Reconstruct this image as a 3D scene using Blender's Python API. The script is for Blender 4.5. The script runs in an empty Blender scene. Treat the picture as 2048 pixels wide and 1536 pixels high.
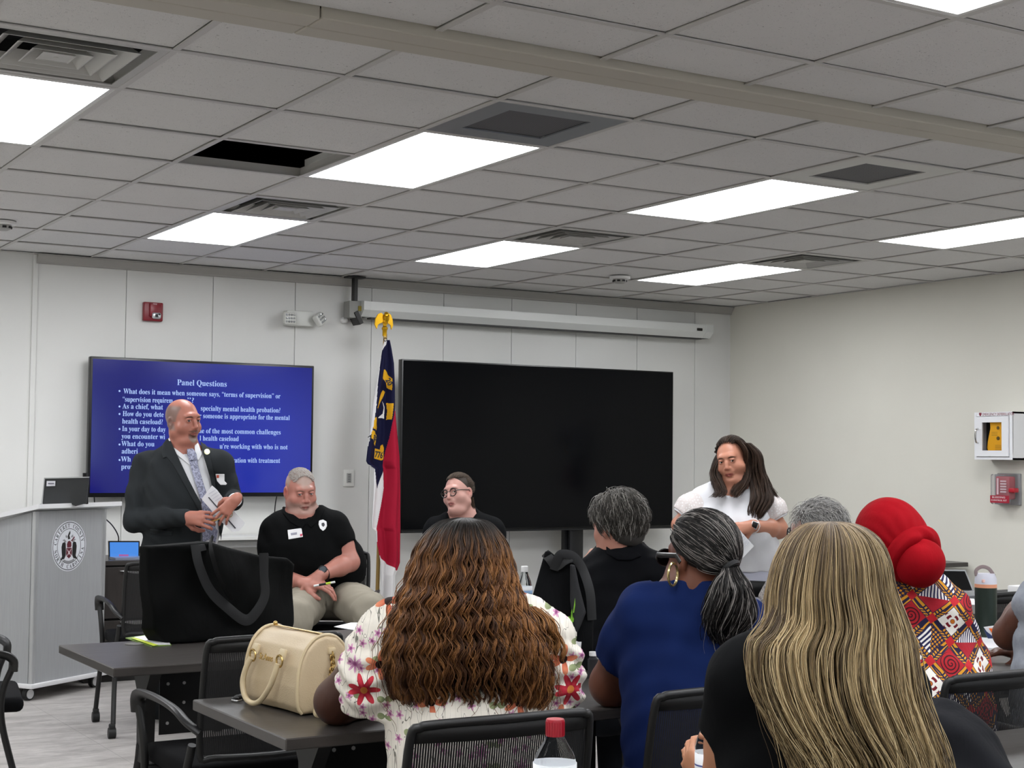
import bpy, bmesh, math, random
import numpy as np
from mathutils import Vector, Matrix
random.seed(7); RNG=np.random.default_rng(11)
sc=bpy.context.scene; C=sc.collection
PI=math.pi
# ---------------------------------------------------------------- camera model (metres; x right, y towards the front wall, z up)
TL=.6096; H=2.743; WY=3.53; WX=6.09; LX=-4.3; BY=-9.2
F_PX=3021.; YAW,PIT,ROL=.54296,.04902,.010576
CAM=np.array([-2.167,-6.547,1.434])
def _rot():
    cy,sy=math.cos(YAW),math.sin(YAW);cp,sp=math.cos(PIT),math.sin(PIT)
    f=np.array([sy*cp,cy*cp,sp]);r=np.array([cy,-sy,0.]);u=np.cross(r,f)
    c,s=math.cos(ROL),math.sin(ROL)
    return np.stack([c*r+s*u,-s*r+c*u,f])
RC=_rot()
CR,CU,CF=RC
def ray(u,v): return RC.T@np.array([(u-1024)/F_PX,-(v-768)/F_PX,1.])
def atz(u,v,z): d=ray(u,v); return CAM+d*((z-CAM[2])/d[2])
def aty(u,v,y): d=ray(u,v); return CAM+d*((y-CAM[1])/d[1])
def atx(u,v,x): d=ray(u,v); return CAM+d*((x-CAM[0])/d[0])
def atd(u,v,t): return CAM+ray(u,v)*t
cam=bpy.data.cameras.new('camera'); co=bpy.data.objects.new('camera',cam); C.objects.link(co)
cam.sensor_width=36; cam.lens=F_PX/2048*36; cam.clip_start=.05
M4=Matrix.Identity(4)
for i in range(3):
    M4[i][0]=RC[0][i];M4[i][1]=RC[1][i];M4[i][2]=-RC[2][i];M4[i][3]=CAM[i]
co.matrix_world=M4; sc.camera=co
vs=sc.view_settings; vs.view_transform='Standard'; vs.look='None'; vs.gamma=1; vs.use_curve_mapping=False; vs.exposure=0
# ---------------------------------------------------------------- colour + nodes
def lin(c):
    if isinstance(c,str): c=[int(c[i:i+2],16)/255 for i in (0,2,4)]
    return tuple((x/12.92 if x<=.04045 else ((x+.055)/1.055)**2.4) for x in c)
class N:
    """tiny expression wrapper over shader node sockets"""
    def __init__(s,t,sock): s.t=t; s.s=sock
    def _m(s,op,*a):
        n=s.t.nodes.new('ShaderNodeMath'); n.operation=op; s.t.links.new(s.s,n.inputs[0])
        for i,x in enumerate(a):
            if isinstance(x,N): s.t.links.new(x.s,n.inputs[i+1])
            else: n.inputs[i+1].default_value=x
        return N(s.t,n.outputs[0])
    def __add__(s,o): return s._m('ADD',o)
    __radd__=__add__
    def __mul__(s,o): return s._m('MULTIPLY',o)
    __rmul__=__mul__
    def __sub__(s,o): return s._m('SUBTRACT',o)
    def __rsub__(s,o): return (s*-1)+o
    def __truediv__(s,o): return s._m('DIVIDE',o)
    def abs(s): return s._m('ABSOLUTE')
    def sin(s): return s._m('SINE')
    def cos(s): return s._m('COSINE')
    def floor(s): return s._m('FLOOR')
    def frac(s): return s._m('FRACT')
    def sqrt(s): return s._m('SQRT')
    def mod(s,o): return s._m('FLOORED_MODULO',o)
    def atan2(s,o): return s._m('ARCTAN2',o)
    def lt(s,o): return s._m('LESS_THAN',o)
    def gt(s,o): return s._m('GREATER_THAN',o)
    def min(s,o): return s._m('MINIMUM',o)
    def max(s,o): return s._m('MAXIMUM',o)
    def step(s,a,b):  # smooth 0..1 from a to b
        n=s.t.nodes.new('ShaderNodeMapRange'); n.interpolation_type='SMOOTHSTEP'
        s.t.links.new(s.s,n.inputs[0]); n.inputs[1].default_value=a; n.inputs[2].default_value=b
        return N(s.t,n.outputs[0])
def pwr(a,b): return a._m('POWER',b)
class Mat:
    def __init__(s,name,col=(.5,.5,.5),rough=.6,metal=0,spec=.5,**kw):
        m=bpy.data.materials.new(name); m.use_nodes=True; s.m=m; s.t=m.node_tree
        s.b=s.t.nodes['Principled BSDF']; s.col(lin(col)) if not isinstance(col,N) else None
        s.b.inputs['Roughness'].default_value=rough; s.b.inputs['Metallic'].default_value=metal
        s.b.inputs['Specular IOR Level'].default_value=spec
        for k,v in kw.items(): s.b.inputs[k.replace('_',' ')].default_value=v
        m.diffuse_color=(*lin(col),1)
    def col(s,c):
        if hasattr(c,'s'): s.t.links.new(c.s,s.b.inputs['Base Color'])
        else: s.b.inputs['Base Color'].default_value=(*c,1)
    def obj(s,scale=1.,kind='Object'):
        n=s.t.nodes.new('ShaderNodeTexCoord'); return N(s.t,n.outputs[kind])
    def attr(s,name,out='Vector'):
        n=s.t.nodes.new('ShaderNodeAttribute'); n.attribute_name=name; return N(s.t,n.outputs[out])
    def xyz(s,v):
        n=s.t.nodes.new('ShaderNodeSeparateXYZ'); s.t.links.new(v.s,n.inputs[0]); return [N(s.t,n.outputs[i]) for i in range(3)]
    def vec(s,x,y,z=0.):
        n=s.t.nodes.new('ShaderNodeCombineXYZ')
        for i,a in enumerate((x,y,z)):
            if isinstance(a,N): s.t.links.new(a.s,n.inputs[i])
            else: n.inputs[i].default_value=a
        return N(s.t,n.outputs[0])
    def scale(s,v,k):
        n=s.t.nodes.new('ShaderNodeVectorMath'); n.operation='MULTIPLY'; s.t.links.new(v.s,n.inputs[0]); n.inputs[1].default_value=k if isinstance(k,tuple) else (k,k,k)
        return N(s.t,n.outputs[0])
    def noise(s,v,scale,detail=3,rough=.5,dist=0,out='Fac'):
        n=s.t.nodes.new('ShaderNodeTexNoise'); n.inputs['Scale'].default_value=scale; n.inputs['Detail'].default_value=detail
        n.inputs['Roughness'].default_value=rough; n.inputs['Distortion'].default_value=dist; s.t.links.new(v.s,n.inputs['Vector']); return N(s.t,n.outputs[out])
    def vor(s,v,scale,feature='F1',rnd=1.,dim='3D'):
        n=s.t.nodes.new('ShaderNodeTexVoronoi'); n.feature=feature; n.voronoi_dimensions=dim
        n.inputs['Scale'].default_value=scale; n.inputs['Randomness'].default_value=rnd; s.t.links.new(v.s,n.inputs['Vector'])
        return {o.name:N(s.t,o) for o in n.outputs}
    def mix(s,f,a,b):
        n=s.t.nodes.new('ShaderNodeMix'); n.data_type='RGBA'
        if isinstance(f,N): s.t.links.new(f.s,n.inputs[0])
        else: n.inputs[0].default_value=f
        for i,x in ((6,a),(7,b)):
            if isinstance(x,N): s.t.links.new(x.s,n.inputs[i])
            else: n.inputs[i].default_value=(*(lin(x) if isinstance(x,str) else x),1)
        return N(s.t,n.outputs[2])
    def ramp(s,f,stops,interp='LINEAR'):
        n=s.t.nodes.new('ShaderNodeValToRGB'); n.color_ramp.interpolation=interp; e=n.color_ramp.elements
        while len(e)<len(stops): e.new(.5)
        for i,(p,c) in enumerate(stops): e[i].position=p; e[i].color=(*(lin(c) if isinstance(c,str) else c),1)
        s.t.links.new(f.s,n.inputs[0]); return N(s.t,n.outputs[0])
    def bump(s,h,strength=.3,dist=.002):
        n=s.t.nodes.new('ShaderNodeBump'); n.inputs['Strength'].default_value=strength; n.inputs['Distance'].default_value=dist
        s.t.links.new(h.s,n.inputs['Height']); s.t.links.new(n.outputs[0],s.b.inputs['Normal']); return s
    def rough(s,r): s.t.links.new(r.s,s.b.inputs['Roughness'])
    def emit(s,c,k): 
        if hasattr(c,'s'): s.t.links.new(c.s,s.b.inputs['Emission Color'])
        else: s.b.inputs['Emission Color'].default_value=(*lin(c),1)
        s.b.inputs['Emission Strength'].default_value=k; return s
_mc={}
def P(name,col=None,rough=.6,metal=0,**kw):
    if name not in _mc: _mc[name]=Mat(name,col,rough,metal,**kw).m
    return _mc[name]
def fabric(name,col,rough=.9,bs=900,st=.25,var=.12,fold=0.):
    if name in _mc: return _mc[name]
    m=Mat(name,col,rough,spec=.1); v=m.obj(); n=m.noise(v,6,3); c=lin(col)
    m.col(m.mix(n,tuple(x*(1-var) for x in c),tuple(min(1,x*(1+var)) for x in c)))
    h=m.noise(v,bs,2)
    if fold: h=h*.3+m.noise(m.scale(v,(1,1,.45)),fold,4,.6,1.2)*6.
    m.bump(h,st,.0025 if fold else .0008); _mc[name]=m.m; return m.m
# ---------------------------------------------------------------- mesh helpers
def B(): return bmesh.new()
def box(bm,c,s,rot=None,bev=0,seg=2,mi=0):
    r=bmesh.ops.create_cube(bm,size=1); vs_=r['verts']
    M=Matrix.Translation(Vector(c))@(rot.to_4x4() if rot is not None else Matrix.Identity(4))@Matrix.Diagonal((*s,1))
    bmesh.ops.transform(bm,matrix=M,verts=vs_)
    fs={f for v in vs_ for f in v.link_faces}
    for f in fs: f.material_index=mi
    if bev:
        es={e for v in vs_ for e in v.link_edges}
        bmesh.ops.bevel(bm,geom=list(es),offset=bev,segments=seg,affect='EDGES',profile=.5)
    return bm
def frame_of(d,up=(0,0,1)):
    d=Vector(d).normalized(); up=Vector(up)
    if abs(d.dot(up))>.98: up=Vector((1,0,0)) if abs(d.x)<.9 else Vector((0,1,0))
    x=up.cross(d).normalized(); y=d.cross(x); return x,y,d
def tube(bm,pts,r,n=10,cap=True,flat=None,up=(0,0,1),closed=False):
    """sweep a circle (or an ellipse when flat=(a,b)) along pts"""
    pts=[Vector(p) for p in pts]; k=len(pts); rings=[]; x=None
    for i,p in enumerate(pts):
        if closed: d=(pts[(i+1)%k]-pts[i-1])
        else: d=(pts[min(i+1,k-1)]-pts[max(i-1,0)])
        d.normalize()
        if x is None: x,y,_=frame_of(d,up)
        else:
            x=(x-d*x.dot(d)).normalized()
        y=d.cross(x)
        rr=r[i] if hasattr(r,'__len__') else r
        a,b=(flat if flat else (1,1))
        rings.append([bm.verts.new(p+x*(math.cos(2*PI*j/n)*rr*a)+y*(math.sin(2*PI*j/n)*rr*b)) for j in range(n)])
    m=k if closed else k-1
    for i in range(m):
        A,Bq=rings[i],rings[(i+1)%k]
        for j in range(n): bm.faces.new((A[j],A[(j+1)%n],Bq[(j+1)%n],Bq[j]))
    if cap and not closed: bm.faces.new(rings[0][::-1]); bm.faces.new(rings[-1])
    return bm
def cyl(bm,a,b,r,r2=None,n=20): return tube(bm,[a,b],[r,r if r2 is None else r2],n)
def lathe(bm,prof,c=(0,0,0),n=28,axis='Z',cap=True):
    rings=[]
    for (r,h) in prof:
        ring=[]
        for j in range(n):
            a=2*PI*j/n; p=(r*math.cos(a),r*math.sin(a),h)
            if axis=='Y': p=(p[0],p[2],p[1])
            if axis=='X': p=(p[2],p[0],p[1])
            ring.append(bm.verts.new((p[0]+c[0],p[1]+c[1],p[2]+c[2])))
        rings.append(ring)
    for A,Bq in zip(rings,rings[1:]):
        for j in range(n): bm.faces.new((A[j],A[(j+1)%n],Bq[(j+1)%n],Bq[j]))
    if cap:
        for R_ in (rings[0][::-1],rings[-1]):
            bm.faces.new(R_)
    return bm
def prism(bm,poly,fn,t0,t1,mi=0):
    """extrude 2-D polygon; fn(a,b,t)->xyz"""
    A=[bm.verts.new(fn(a,b,t0)) for a,b in poly]; Bq=[bm.verts.new(fn(a,b,t1)) for a,b in poly]; n=len(poly)
    fs=[bm.faces.new(A[::-1]),bm.faces.new(Bq)]
    for j in range(n): fs.append(bm.faces.new((A[j],A[(j+1)%n],Bq[(j+1)%n],Bq[j])))
    for f in fs: f.material_index=mi
    return bm
def bez(pts,n=12):
    """catmull-rom through points"""
    P_=[np.array(p,float) for p in pts]; P_=[2*P_[0]-P_[1]]+P_+[2*P_[-1]-P_[-2]]; out=[]
    for i in range(1,len(P_)-2):
        a,b,c,d=P_[i-1:i+3]
        for k in range(n):
            t=k/n; out.append(.5*((2*b)+(-a+c)*t+(2*a-5*b+4*c-d)*t*t+(-a+3*b-3*c+d)*t**3))
    out.append(P_[-2]); return out
def _fin(name,me,mat,parent,smooth):
    o=bpy.data.objects.new(name,me); C.objects.link(o)
    for m in (mat if isinstance(mat,(list,tuple)) else [mat]): me.materials.append(m)
    if parent is not None:
        bpy.context.view_layer.update() if False else None
        M=wm(parent); me.transform(M.inverted()); o.parent=parent
    if smooth is not None:
        me.polygons.foreach_set('use_smooth',[True]*len(me.polygons))
        if smooth<179:
            try: me.set_sharp_from_angle(angle=math.radians(smooth))
            except Exception: pass
    return o
def wm(o):
    M=o.matrix_basis.copy()
    while o.parent is not None: o=o.parent; M=o.matrix_basis@M
    return M
def obj(name,bm,mat,parent=None,smooth=35,label=None):
    bmesh.ops.recalc_face_normals(bm,faces=bm.faces)
    me=bpy.data.meshes.new(name); bm.to_mesh(me); bm.free()
    o=_fin(name,me,mat,parent,smooth)
    if label: o['label']=label
    return o
def thing(name,label,cat,loc=(0,0,0),rz=0,group=None):
    o=bpy.data.objects.new(name,None); C.objects.link(o); o.location=[float(q) for q in loc]; o.rotation_euler=(0,0,rz); o.empty_display_size=.1
    o.matrix_basis=Matrix.Translation(Vector([float(q) for q in loc]))@Matrix.Rotation(rz,4,'Z')
    return tag(o,label,cat,group)
def tag(o,label,cat,group=None):
    o['label']=label; o['category']=cat
    if group: o['group']=group
    return o
def struct(o): o['kind']='structure'; return o
def copy_tree(o,parent=None):
    c=o.copy(); C.objects.link(c); c.parent=parent
    for ch in list(o.children): copy_tree(ch,c)
    return c
def place(proto,used,loc,rz,label,group=None):
    o=proto if not used else copy_tree(proto)
    o.matrix_basis=Matrix.Translation(Vector([float(q) for q in loc]))@Matrix.Rotation(rz,4,'Z'); o['label']=label
    if group: o['group']=group
    return o
def text(name,s,size,mat,parent,origin,right,up,align='LEFT',serif=False,ext=.0004,off=.0,spc=1.,width=None,scx=1.):
    if serif: s=''.join(chr(0x1D400+ord(c)-65) if 'A'<=c<='Z' else chr(0x1D41A+ord(c)-97) if 'a'<=c<='z' else chr(0x1D7CE+ord(c)-48) if '0'<=c<='9' else c for c in s)
    cu=bpy.data.curves.new(name,'FONT'); cu.body=s; cu.size=size; cu.align_x=align; cu.extrude=ext; cu.space_character=spc; cu.offset=off; cu.resolution_u=3
    o=bpy.data.objects.new(name,cu); C.objects.link(o); bpy.context.view_layer.update()
    me=bpy.data.meshes.new_from_object(o.evaluated_get(bpy.context.evaluated_depsgraph_get())); bpy.data.objects.remove(o); bpy.data.curves.remove(cu)
    x=Vector(right).normalized(); y=Vector(up).normalized(); z=x.cross(y)
    if width and len(me.vertices):
        xs=[v.co.x for v in me.vertices]; w=max(xs)-min(xs); scx=width/w if w else 1
        if align=='CENTER': pass
    M=Matrix.Identity(4)
    for i in range(3): M[i][0]=x[i]*scx;M[i][1]=y[i];M[i][2]=z[i];M[i][3]=origin[i]
    me.transform(M); me.materials.clear(); me.name=name
    return _fin(name,me,mat,parent,None)
def raw(name,V,F,mat,parent=None,smooth=179,attrs=None,quads=True):
    """fast mesh from numpy arrays"""
    me=bpy.data.meshes.new(name); k=F.shape[1]
    me.vertices.add(len(V)); me.vertices.foreach_set('co',np.ascontiguousarray(V,dtype=np.float32).ravel())
    me.loops.add(F.size); me.loops.foreach_set('vertex_index',np.ascontiguousarray(F,dtype=np.int32).ravel())
    me.polygons.add(len(F)); me.polygons.foreach_set('loop_start',np.arange(0,F.size,k,dtype=np.int32))
    try: me.polygons.foreach_set('loop_total',np.full(len(F),k,dtype=np.int32))
    except Exception: pass
    me.update(calc_edges=True)
    for n_,(typ,arr) in (attrs or {}).items():
        a=me.attributes.new(n_,typ,'POINT'); a.data.foreach_set('vector' if typ=='FLOAT_VECTOR' else 'color' if typ=='FLOAT_COLOR' else 'value',np.ascontiguousarray(arr,dtype=np.float32).ravel())
    return _fin(name,me,mat,parent,smooth)
LIGHT_K=14.; SCR_K=1.0; HQ=False
# ================================================================ ROOM
# materials
m=Mat('wall panel paint','D2D0CA',.75,spec=.25); v=m.obj(); m.col(m.mix(m.noise(v,3,4),'D4D4D1','DADAD7')); m.bump(m.noise(v,260,2),.15,.0006); WALL=m.m
m=Mat('wall plaster paint','CCC8BF',.8,spec=.2); v=m.obj(); m.col(m.mix(m.noise(v,2,4),'D6D4CA','DEDCD2')); m.bump(m.noise(v,180,2),.2,.0008); WALLR=m.m
m=Mat('ceiling tile mineral fibre','C9C6C4',.95,spec=.1); v=m.obj()
pit=m.vor(m.scale(v,(1,1,1)),150)['Distance']; spk=m.noise(v,135,2,.6,1.4)
mask=(spk.step(.34,.28))._m('MULTIPLY',1.)
m.col(m.mix(mask,m.mix(m.noise(v,2.,3),'D8D7D6','DEDDDC'),'8E8B8A')); m.bump(m.noise(v,240,3)*.6+spk.step(.28,.42)*1.0,.5,.003); TILE=m.m
GRID=P('grid enamel','C2C0BD',.5); 
m=Mat('vinyl floor','7C7876',.45,spec=.4); v=m.obj()
x,y,z=m.xyz(v)
n1=m.noise(m.scale(v,(1.,3.2,1)),3.2,6,.65,.6); n2=m.noise(m.scale(v,(2,9,1)),7,5,.7)
c=m.ramp((n1*.6+n2*.4),[(.3,'77736F'),(.46,'9A9693'),(.6,'B2AEAB'),(.75,'C6C2BF')])
seam=((x/.9).frac().lt(.004)).max((y/.46).frac().lt(.007))
m.col(m.mix(seam*.5,c,'6A6765')); m.rough(n2*.25+.32); FLOOR=m.m
DARK=P('plenum dark','050505',.95)
DARKTRIM=P('dark base moulding','1B1A19',.6)
WHITEP=P('white enamel','E4E4E2',.4); 
# floor
bm=B(); box(bm,((LX+WX)/2,(BY+WY)/2,-.05),(WX-LX,WY-BY,.1)); struct(obj('floor',bm,FLOOR,smooth=None))
# front wall: panels with grooved joints
seams=[LX]+[.25-.61*5+.61*i for i in range(0,5)]+[.25,.856,1.469,2.086,2.694,3.301,3.906,4.509,5.11,5.71,WX+.1]
seams=sorted(set(round(s,3) for s in seams if LX<=s<=WX+.1))
bm=B()
for a,b in zip(seams,seams[1:]): box(bm,((a+b)/2,WY+.05,H/2),(b-a-.004,.1,H),bev=.002,seg=1)
box(bm,((LX+WX)/2,WY+.06,H/2),(WX-LX+.2,.1,H)); struct(obj('wall_front',bm,WALL,smooth=None))
bm=B(); box(bm,(WX+.05,(BY+WY)/2,H/2),(.1,WY-BY+.2,H)); struct(obj('wall_right',bm,WALLR,smooth=None))
bm=B(); box(bm,(LX-.05,(BY+WY)/2,H/2),(.1,WY-BY+.2,H)); struct(obj('wall_left',bm,WALLR,smooth=None))
# rear wall with a tall daylight window (behind the photographer)
bm=B(); 
for a,b,c0,c1 in ((LX,2.9,0,H),(4.1,WX,0,H),(2.9,4.1,0,.9),(2.9,4.1,2.3,H)): box(bm,((a+b)/2,BY-.05,(c0+c1)/2),(b-a,.1,c1-c0))
struct(obj('wall_back',bm,WALLR,smooth=None))
bm=B()
for a,b,c0,c1 in ((2.9,2.95,.9,2.3),(4.05,4.1,.9,2.3),(2.95,4.05,.9,.95),(2.95,4.05,2.25,2.3),(2.95,4.05,1.58,1.62)): box(bm,((a+b)/2,BY-.03,(c0+c1)/2),(b-a,.06,c1-c0))
wn=struct(obj('window_1',bm,WHITEP,smooth=None))
g=Mat('window daylight glass','C8D8F0',.1); g.emit('BFD6FF',3.5); bm=B(); box(bm,(3.5,BY-.06,1.6),(1.1,.01,1.3)); obj('window_pane',bm,g.m,wn,smooth=None)
# small picture-rail like moulding under the ceiling on the front wall + joint cover strip on the left
bm=B(); a=.252
prism(bm,[(0,0),(.022,0),(.022,.012),(.05,.05),(.05,.062),(0,.062)],lambda p,q,t:(t,WY-p,H-.002-.062+q),a,WX); struct(obj('trim_1',bm,P('crown moulding paint','A4A29D',.6),smooth=None))
bm=B(); box(bm,(.248,WY-.006,1.37),(.034,.012,2.736),bev=.003); struct(obj('trim_2',bm,WALL,smooth=None))
bm=B(); box(bm,((LX+WX)/2,WY-.008,.05),(WX-LX,.016,.1),bev=.004); struct(obj('baseboard_front',bm,DARKTRIM,smooth=None))
bm=B(); box(bm,(WX-.008,(BY+WY)/2,.05),(.016,WY-BY,.1),bev=.004); struct(obj('baseboard_right',bm,DARKTRIM,smooth=None))
# ---------------------------------------------------------------- ceiling: lay-in tiles in a grid
holes=set()
def cells(i,j,n=1):
    for k in range(n): holes.add((i,j+k))
lights=[(-2,0),(1,0),(1,-4),(4,-4),(4,0),(7,0),(7,-4),(1,5),(4,5),(7,5),(-2,-4),(-5,-4),(-5,0),(-2,5),(-5,5),(1,9),(4,9),(7,9),(-2,9),(-5,9)]
for i,j in lights: cells(i,j,2)
supply=[(-2,2),(1,-2),(4,-2),(7,-2)]; ret=[(1,2),(4,2)]
for i,j in supply+ret: cells(i,j)
cells(0,0)
GY0,GY1=-2.29,-2.50
def RY(j): return -j*TL if j<=4 else -(j+.667)*TL
def TR(j): return (-(j+1)*TL,-j*TL) if j<4 else (-(j+1.667)*TL,-(j+.667)*TL)   # partition track
bmt=B(); bmg=B(); rnd=random.Random(3)
i0,i1=int(LX/TL)-1,10
def clipbox(x0,x1,y0,y1):
    x0=max(x0,LX);x1=min(x1,WX);y0=max(y0,BY);y1=min(y1,WY); return x0,x1,y0,y1
for i in range(i0,i1):
    for j in list(range(-6,15))+[99]:
        if (i,j) in holes: continue
        ya,yb=TR(j) if j!=99 else (-4.667*TL,GY1)
        if j<4: ya=max(ya,GY0)
        x0,x1,y0,y1=clipbox(i*TL,(i+1)*TL,ya,yb)
        if x1-x0<.02 or y1-y0<.02: continue
        segs=[(y0,y1)]
        for a,b in segs:
            if b-a<.03: continue
            dz=rnd.uniform(0,.004)
            t=rnd.uniform(-.0018,.0018)
            r=Matrix.Rotation(t,3,'X')
            box(bmt,((x0+x1)/2,(a+b)/2,H+.012+dz),(x1-x0-.020,b-a-.020,.016),rot=r,bev=.003,seg=1)
struct(obj('ceiling',bmt,TILE,smooth=None)); ceil=bpy.data.objects['ceiling']
# grid bars (24 mm tees) 
for i in range(i0,i1+1):
    x=i*TL
    if LX<x<WX:
        box(bmg,(x,(BY+GY1)/2,H+.001),(.024,GY1-BY,.004)); box(bmg,(x,(WY+GY0)/2,H+.001),(.024,WY-GY0,.004))
        box(bmg,(x,(BY+WY)/2,H+.022),(.004,WY-BY,.038))
for j in range(-6,16):
    y=-j*TL if j<4 else -(j+.667)*TL
    if BY<y<WY and not (GY1<y<GY0):
        xs=LX
        for li in sorted(i for i,lj in lights if lj+1==j)+[99]:
            xe=min(WX,li*TL+.012)
            if xe-xs>.03: box(bmg,((xs+xe)/2,y,H+.0005),(xe-xs,.024,.004)); box(bmg,((xs+xe)/2,y,H+.022),(xe-xs,.004,.038))
            xs=(li+1)*TL-.012
for x0,x1,y0,y1 in ((LX,WX,WY-.022,WY),(WX-.022,WX,BY,WY),(LX,LX+.022,BY,WY),(LX,WX,BY,BY+.022)): box(bmg,((x0+x1)/2,(y0+y1)/2,H),(x1-x0,y1-y0,.005))
struct(obj('trim_3',bmg,GRID,smooth=None))
# partition track crossing the ceiling
bm=B()
for (a,b,z0,z1) in ((GY1,GY1+.1,-.026,.02),(GY1+.112,GY0,-.022,.02)):
    for xa,xb in ((LX,-.395),(-.392,WX)): box(bm,((xa+xb)/2,(a+b)/2,H+(z0+z1)/2),(xb-xa,b-a,z1-z0),bev=.006,seg=2)
box(bm,((LX+WX)/2,(GY0+GY1)/2,H+.018),(WX-LX,.2,.02),mi=1)
struct(obj('trim_4',bm,[P('partition track enamel','B9B4A8',.55),P('track slot dark','1c1b1a',.8)],smooth=None))
# dark plenum above
bm=B(); box(bm,((LX+WX)/2,(BY+WY)/2,H+.75),(WX-LX+.4,WY-BY+.4,.02))
for s in (0,1):
    box(bm,((LX-.12,WX+.12)[s],(BY+WY)/2,H+.4),(.02,WY-BY+.4,.7)); box(bm,((LX+WX)/2,(BY-.12,WY+.18)[s],H+.4),(WX-LX+.4,.02,.7))
struct(obj('trim_5',bm,DARK,smooth=None))
bm=B()
for y,z in ((-.15,.16),(-.10,.16)): box(bm,(.4,y,H+z),(1.6,.02,.03))
cyl(bm,(.33,-.5,H+.05),(.16,-.2,H+.5),.012); cyl(bm,(.36,-.5,H+.05),(.19,-.2,H+.5),.006); box(bm,(.5,-.33,H+.28),(.1,.05,.03))
struct(obj('trim_6',bm,P('dark steel joist','2a2a2b',.6),smooth=None))
# lights
EM=Mat('lit acrylic diffuser','FFFFFF',.5); EM.emit('FAFCFF',LIGHT_K); EM=EM.m
FR=P('fixture frame enamel','DCDCDA',.4)
def rrect(x0,x1,y0,y1,r,n=5):
    out=[]
    for cx,cy,a0 in ((x1-r,y1-r,0),(x0+r,y1-r,90),(x0+r,y0+r,180),(x1-r,y0+r,270)):
        for k in range(n+1): a=math.radians(a0+90*k/n); out.append((cx+r*math.cos(a),cy+r*math.sin(a)))
    return out
Lnames={(-2,0):'lit ceiling panel at the far left, cut by the left edge of the photo',(1,0):'large lit ceiling panel right of the missing ceiling tile',(1,-4):'lit ceiling panel above the left wall screen',(4,-4):'lit ceiling panel above the projector screen housing',(4,0):'lit ceiling panel next to the white framed grille on the right',(7,0):'lit ceiling panel at the right edge above the white wall cabinet',(7,-4):'lit ceiling panel nearest the right corner of the front wall',(1,5):'lit ceiling panel cut by the top right edge of the photo'}
for (i,j) in lights:
    x0,x1=i*TL,(i+1)*TL; y1=-j*TL if j<4 else -(j+.667)*TL; y0=y1-2*TL
    t=thing('ceiling_light',Lnames.get((i,j),'recessed rectangular lit ceiling panel behind the camera'),'ceiling light',((x0+x1)/2,(y0+y1)/2,H),0,'recessed ceiling light panels')
    bm=B()
    for a,b,c_,d in ((x0+.012,x0+.03,y0+.012,y1-.012),(x1-.03,x1-.012,y0+.012,y1-.012),(x0+.03,x1-.03,y0+.012,y0+.03),(x0+.03,x1-.03,y1-.03,y1-.012)): box(bm,((a+b)/2,(c_+d)/2,H+.006),(b-a,d-c_,.012))
    box(bm,((x0+x1)/2,(y0+y1)/2,H+.05),(x1-x0-.03,y1-y0-.03,.06)); obj('frame',bm,FR,t,smooth=None)
    bm=B(); prism(bm,rrect(x0+.028,x1-.028,y0+.028,y1-.028,.03),lambda a,b,z:(a,b,z),H+.002,H+.008); obj('diffuser',bm,EM,t,smooth=None)
# supply diffusers
STEEL=P('diffuser enamel','B9B8B4',.45); 
def sq(bm,cx,cy,r0,r1,z0,z1,t=.004):
    """square cone louvre from half-size r0 at z0 to r1 at z1"""
    vs0=[[bm.verts.new((cx+sx*r,cy+sy*r,z)) for sx,sy in ((1,1),(-1,1),(-1,-1),(1,-1))] for r,z in ((r0,z0),(r1,z1),(r1+t,z1),(r0+t,z0))]
    for a,b in ((0,1),(1,2),(2,3),(3,0)):
        for k in range(4): bm.faces.new((vs0[a][k],vs0[a][(k+1)%4],vs0[b][(k+1)%4],vs0[b][k]))
Sn={(-2,2):'large square supply air diffuser at the upper left beside the cut off light',(1,-2):'square supply air diffuser beside the light above the left wall screen',(4,-2):'square supply air diffuser beside the light above the projector housing',(7,-2):'square supply air diffuser nearest the right front corner'}
for (i,j) in supply:
    cx,cy=(i+.5)*TL,-(j+.5)*TL
    t=thing('air_diffuser',Sn[(i,j)],'air vent',(cx,cy,H),0,'square supply air diffusers')
    bm=B(); sq(bm,cx,cy,.292,.262,H,H+.045); 
    for a,b,c_,d in ((-.293,-.262,-.293,.293),(.262,.293,-.293,.293),(-.262,.262,.262,.293),(-.262,.262,-.293,-.262)): box(bm,(cx+(a+b)/2,cy+(c_+d)/2,H+.002),(b-a,d-c_,.004))
    obj('frame',bm,STEEL,t,smooth=None)
    for r in (.215,.155,.095): 
        bm=B(); sq(bm,cx,cy,r,r-.05,H-.004,H+.04,.005); obj('louvre_ring',bm,STEEL,t,smooth=None)
    bm=B(); box(bm,(cx,cy,H+.004),(.1,.1,.006)); sq(bm,cx,cy,.05,.03,H,H+.03); cyl(bm,(cx,cy,H),(cx,cy,H+.12),.008); obj('centre_cone',bm,STEEL,t,smooth=None)
    bm=B(); box(bm,(cx,cy,H+.12),(.58,.58,.01)); 
    for sx,sy in ((1,0),(-1,0),(0,1),(0,-1)): box(bm,(cx+sx*.285,cy+sy*.285,H+.08),(.008 if sx else .57,.008 if sy else .57,.1))
    obj('duct_box',bm,P('duct inside','3a3b3b',.7),t,smooth=None)
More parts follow.
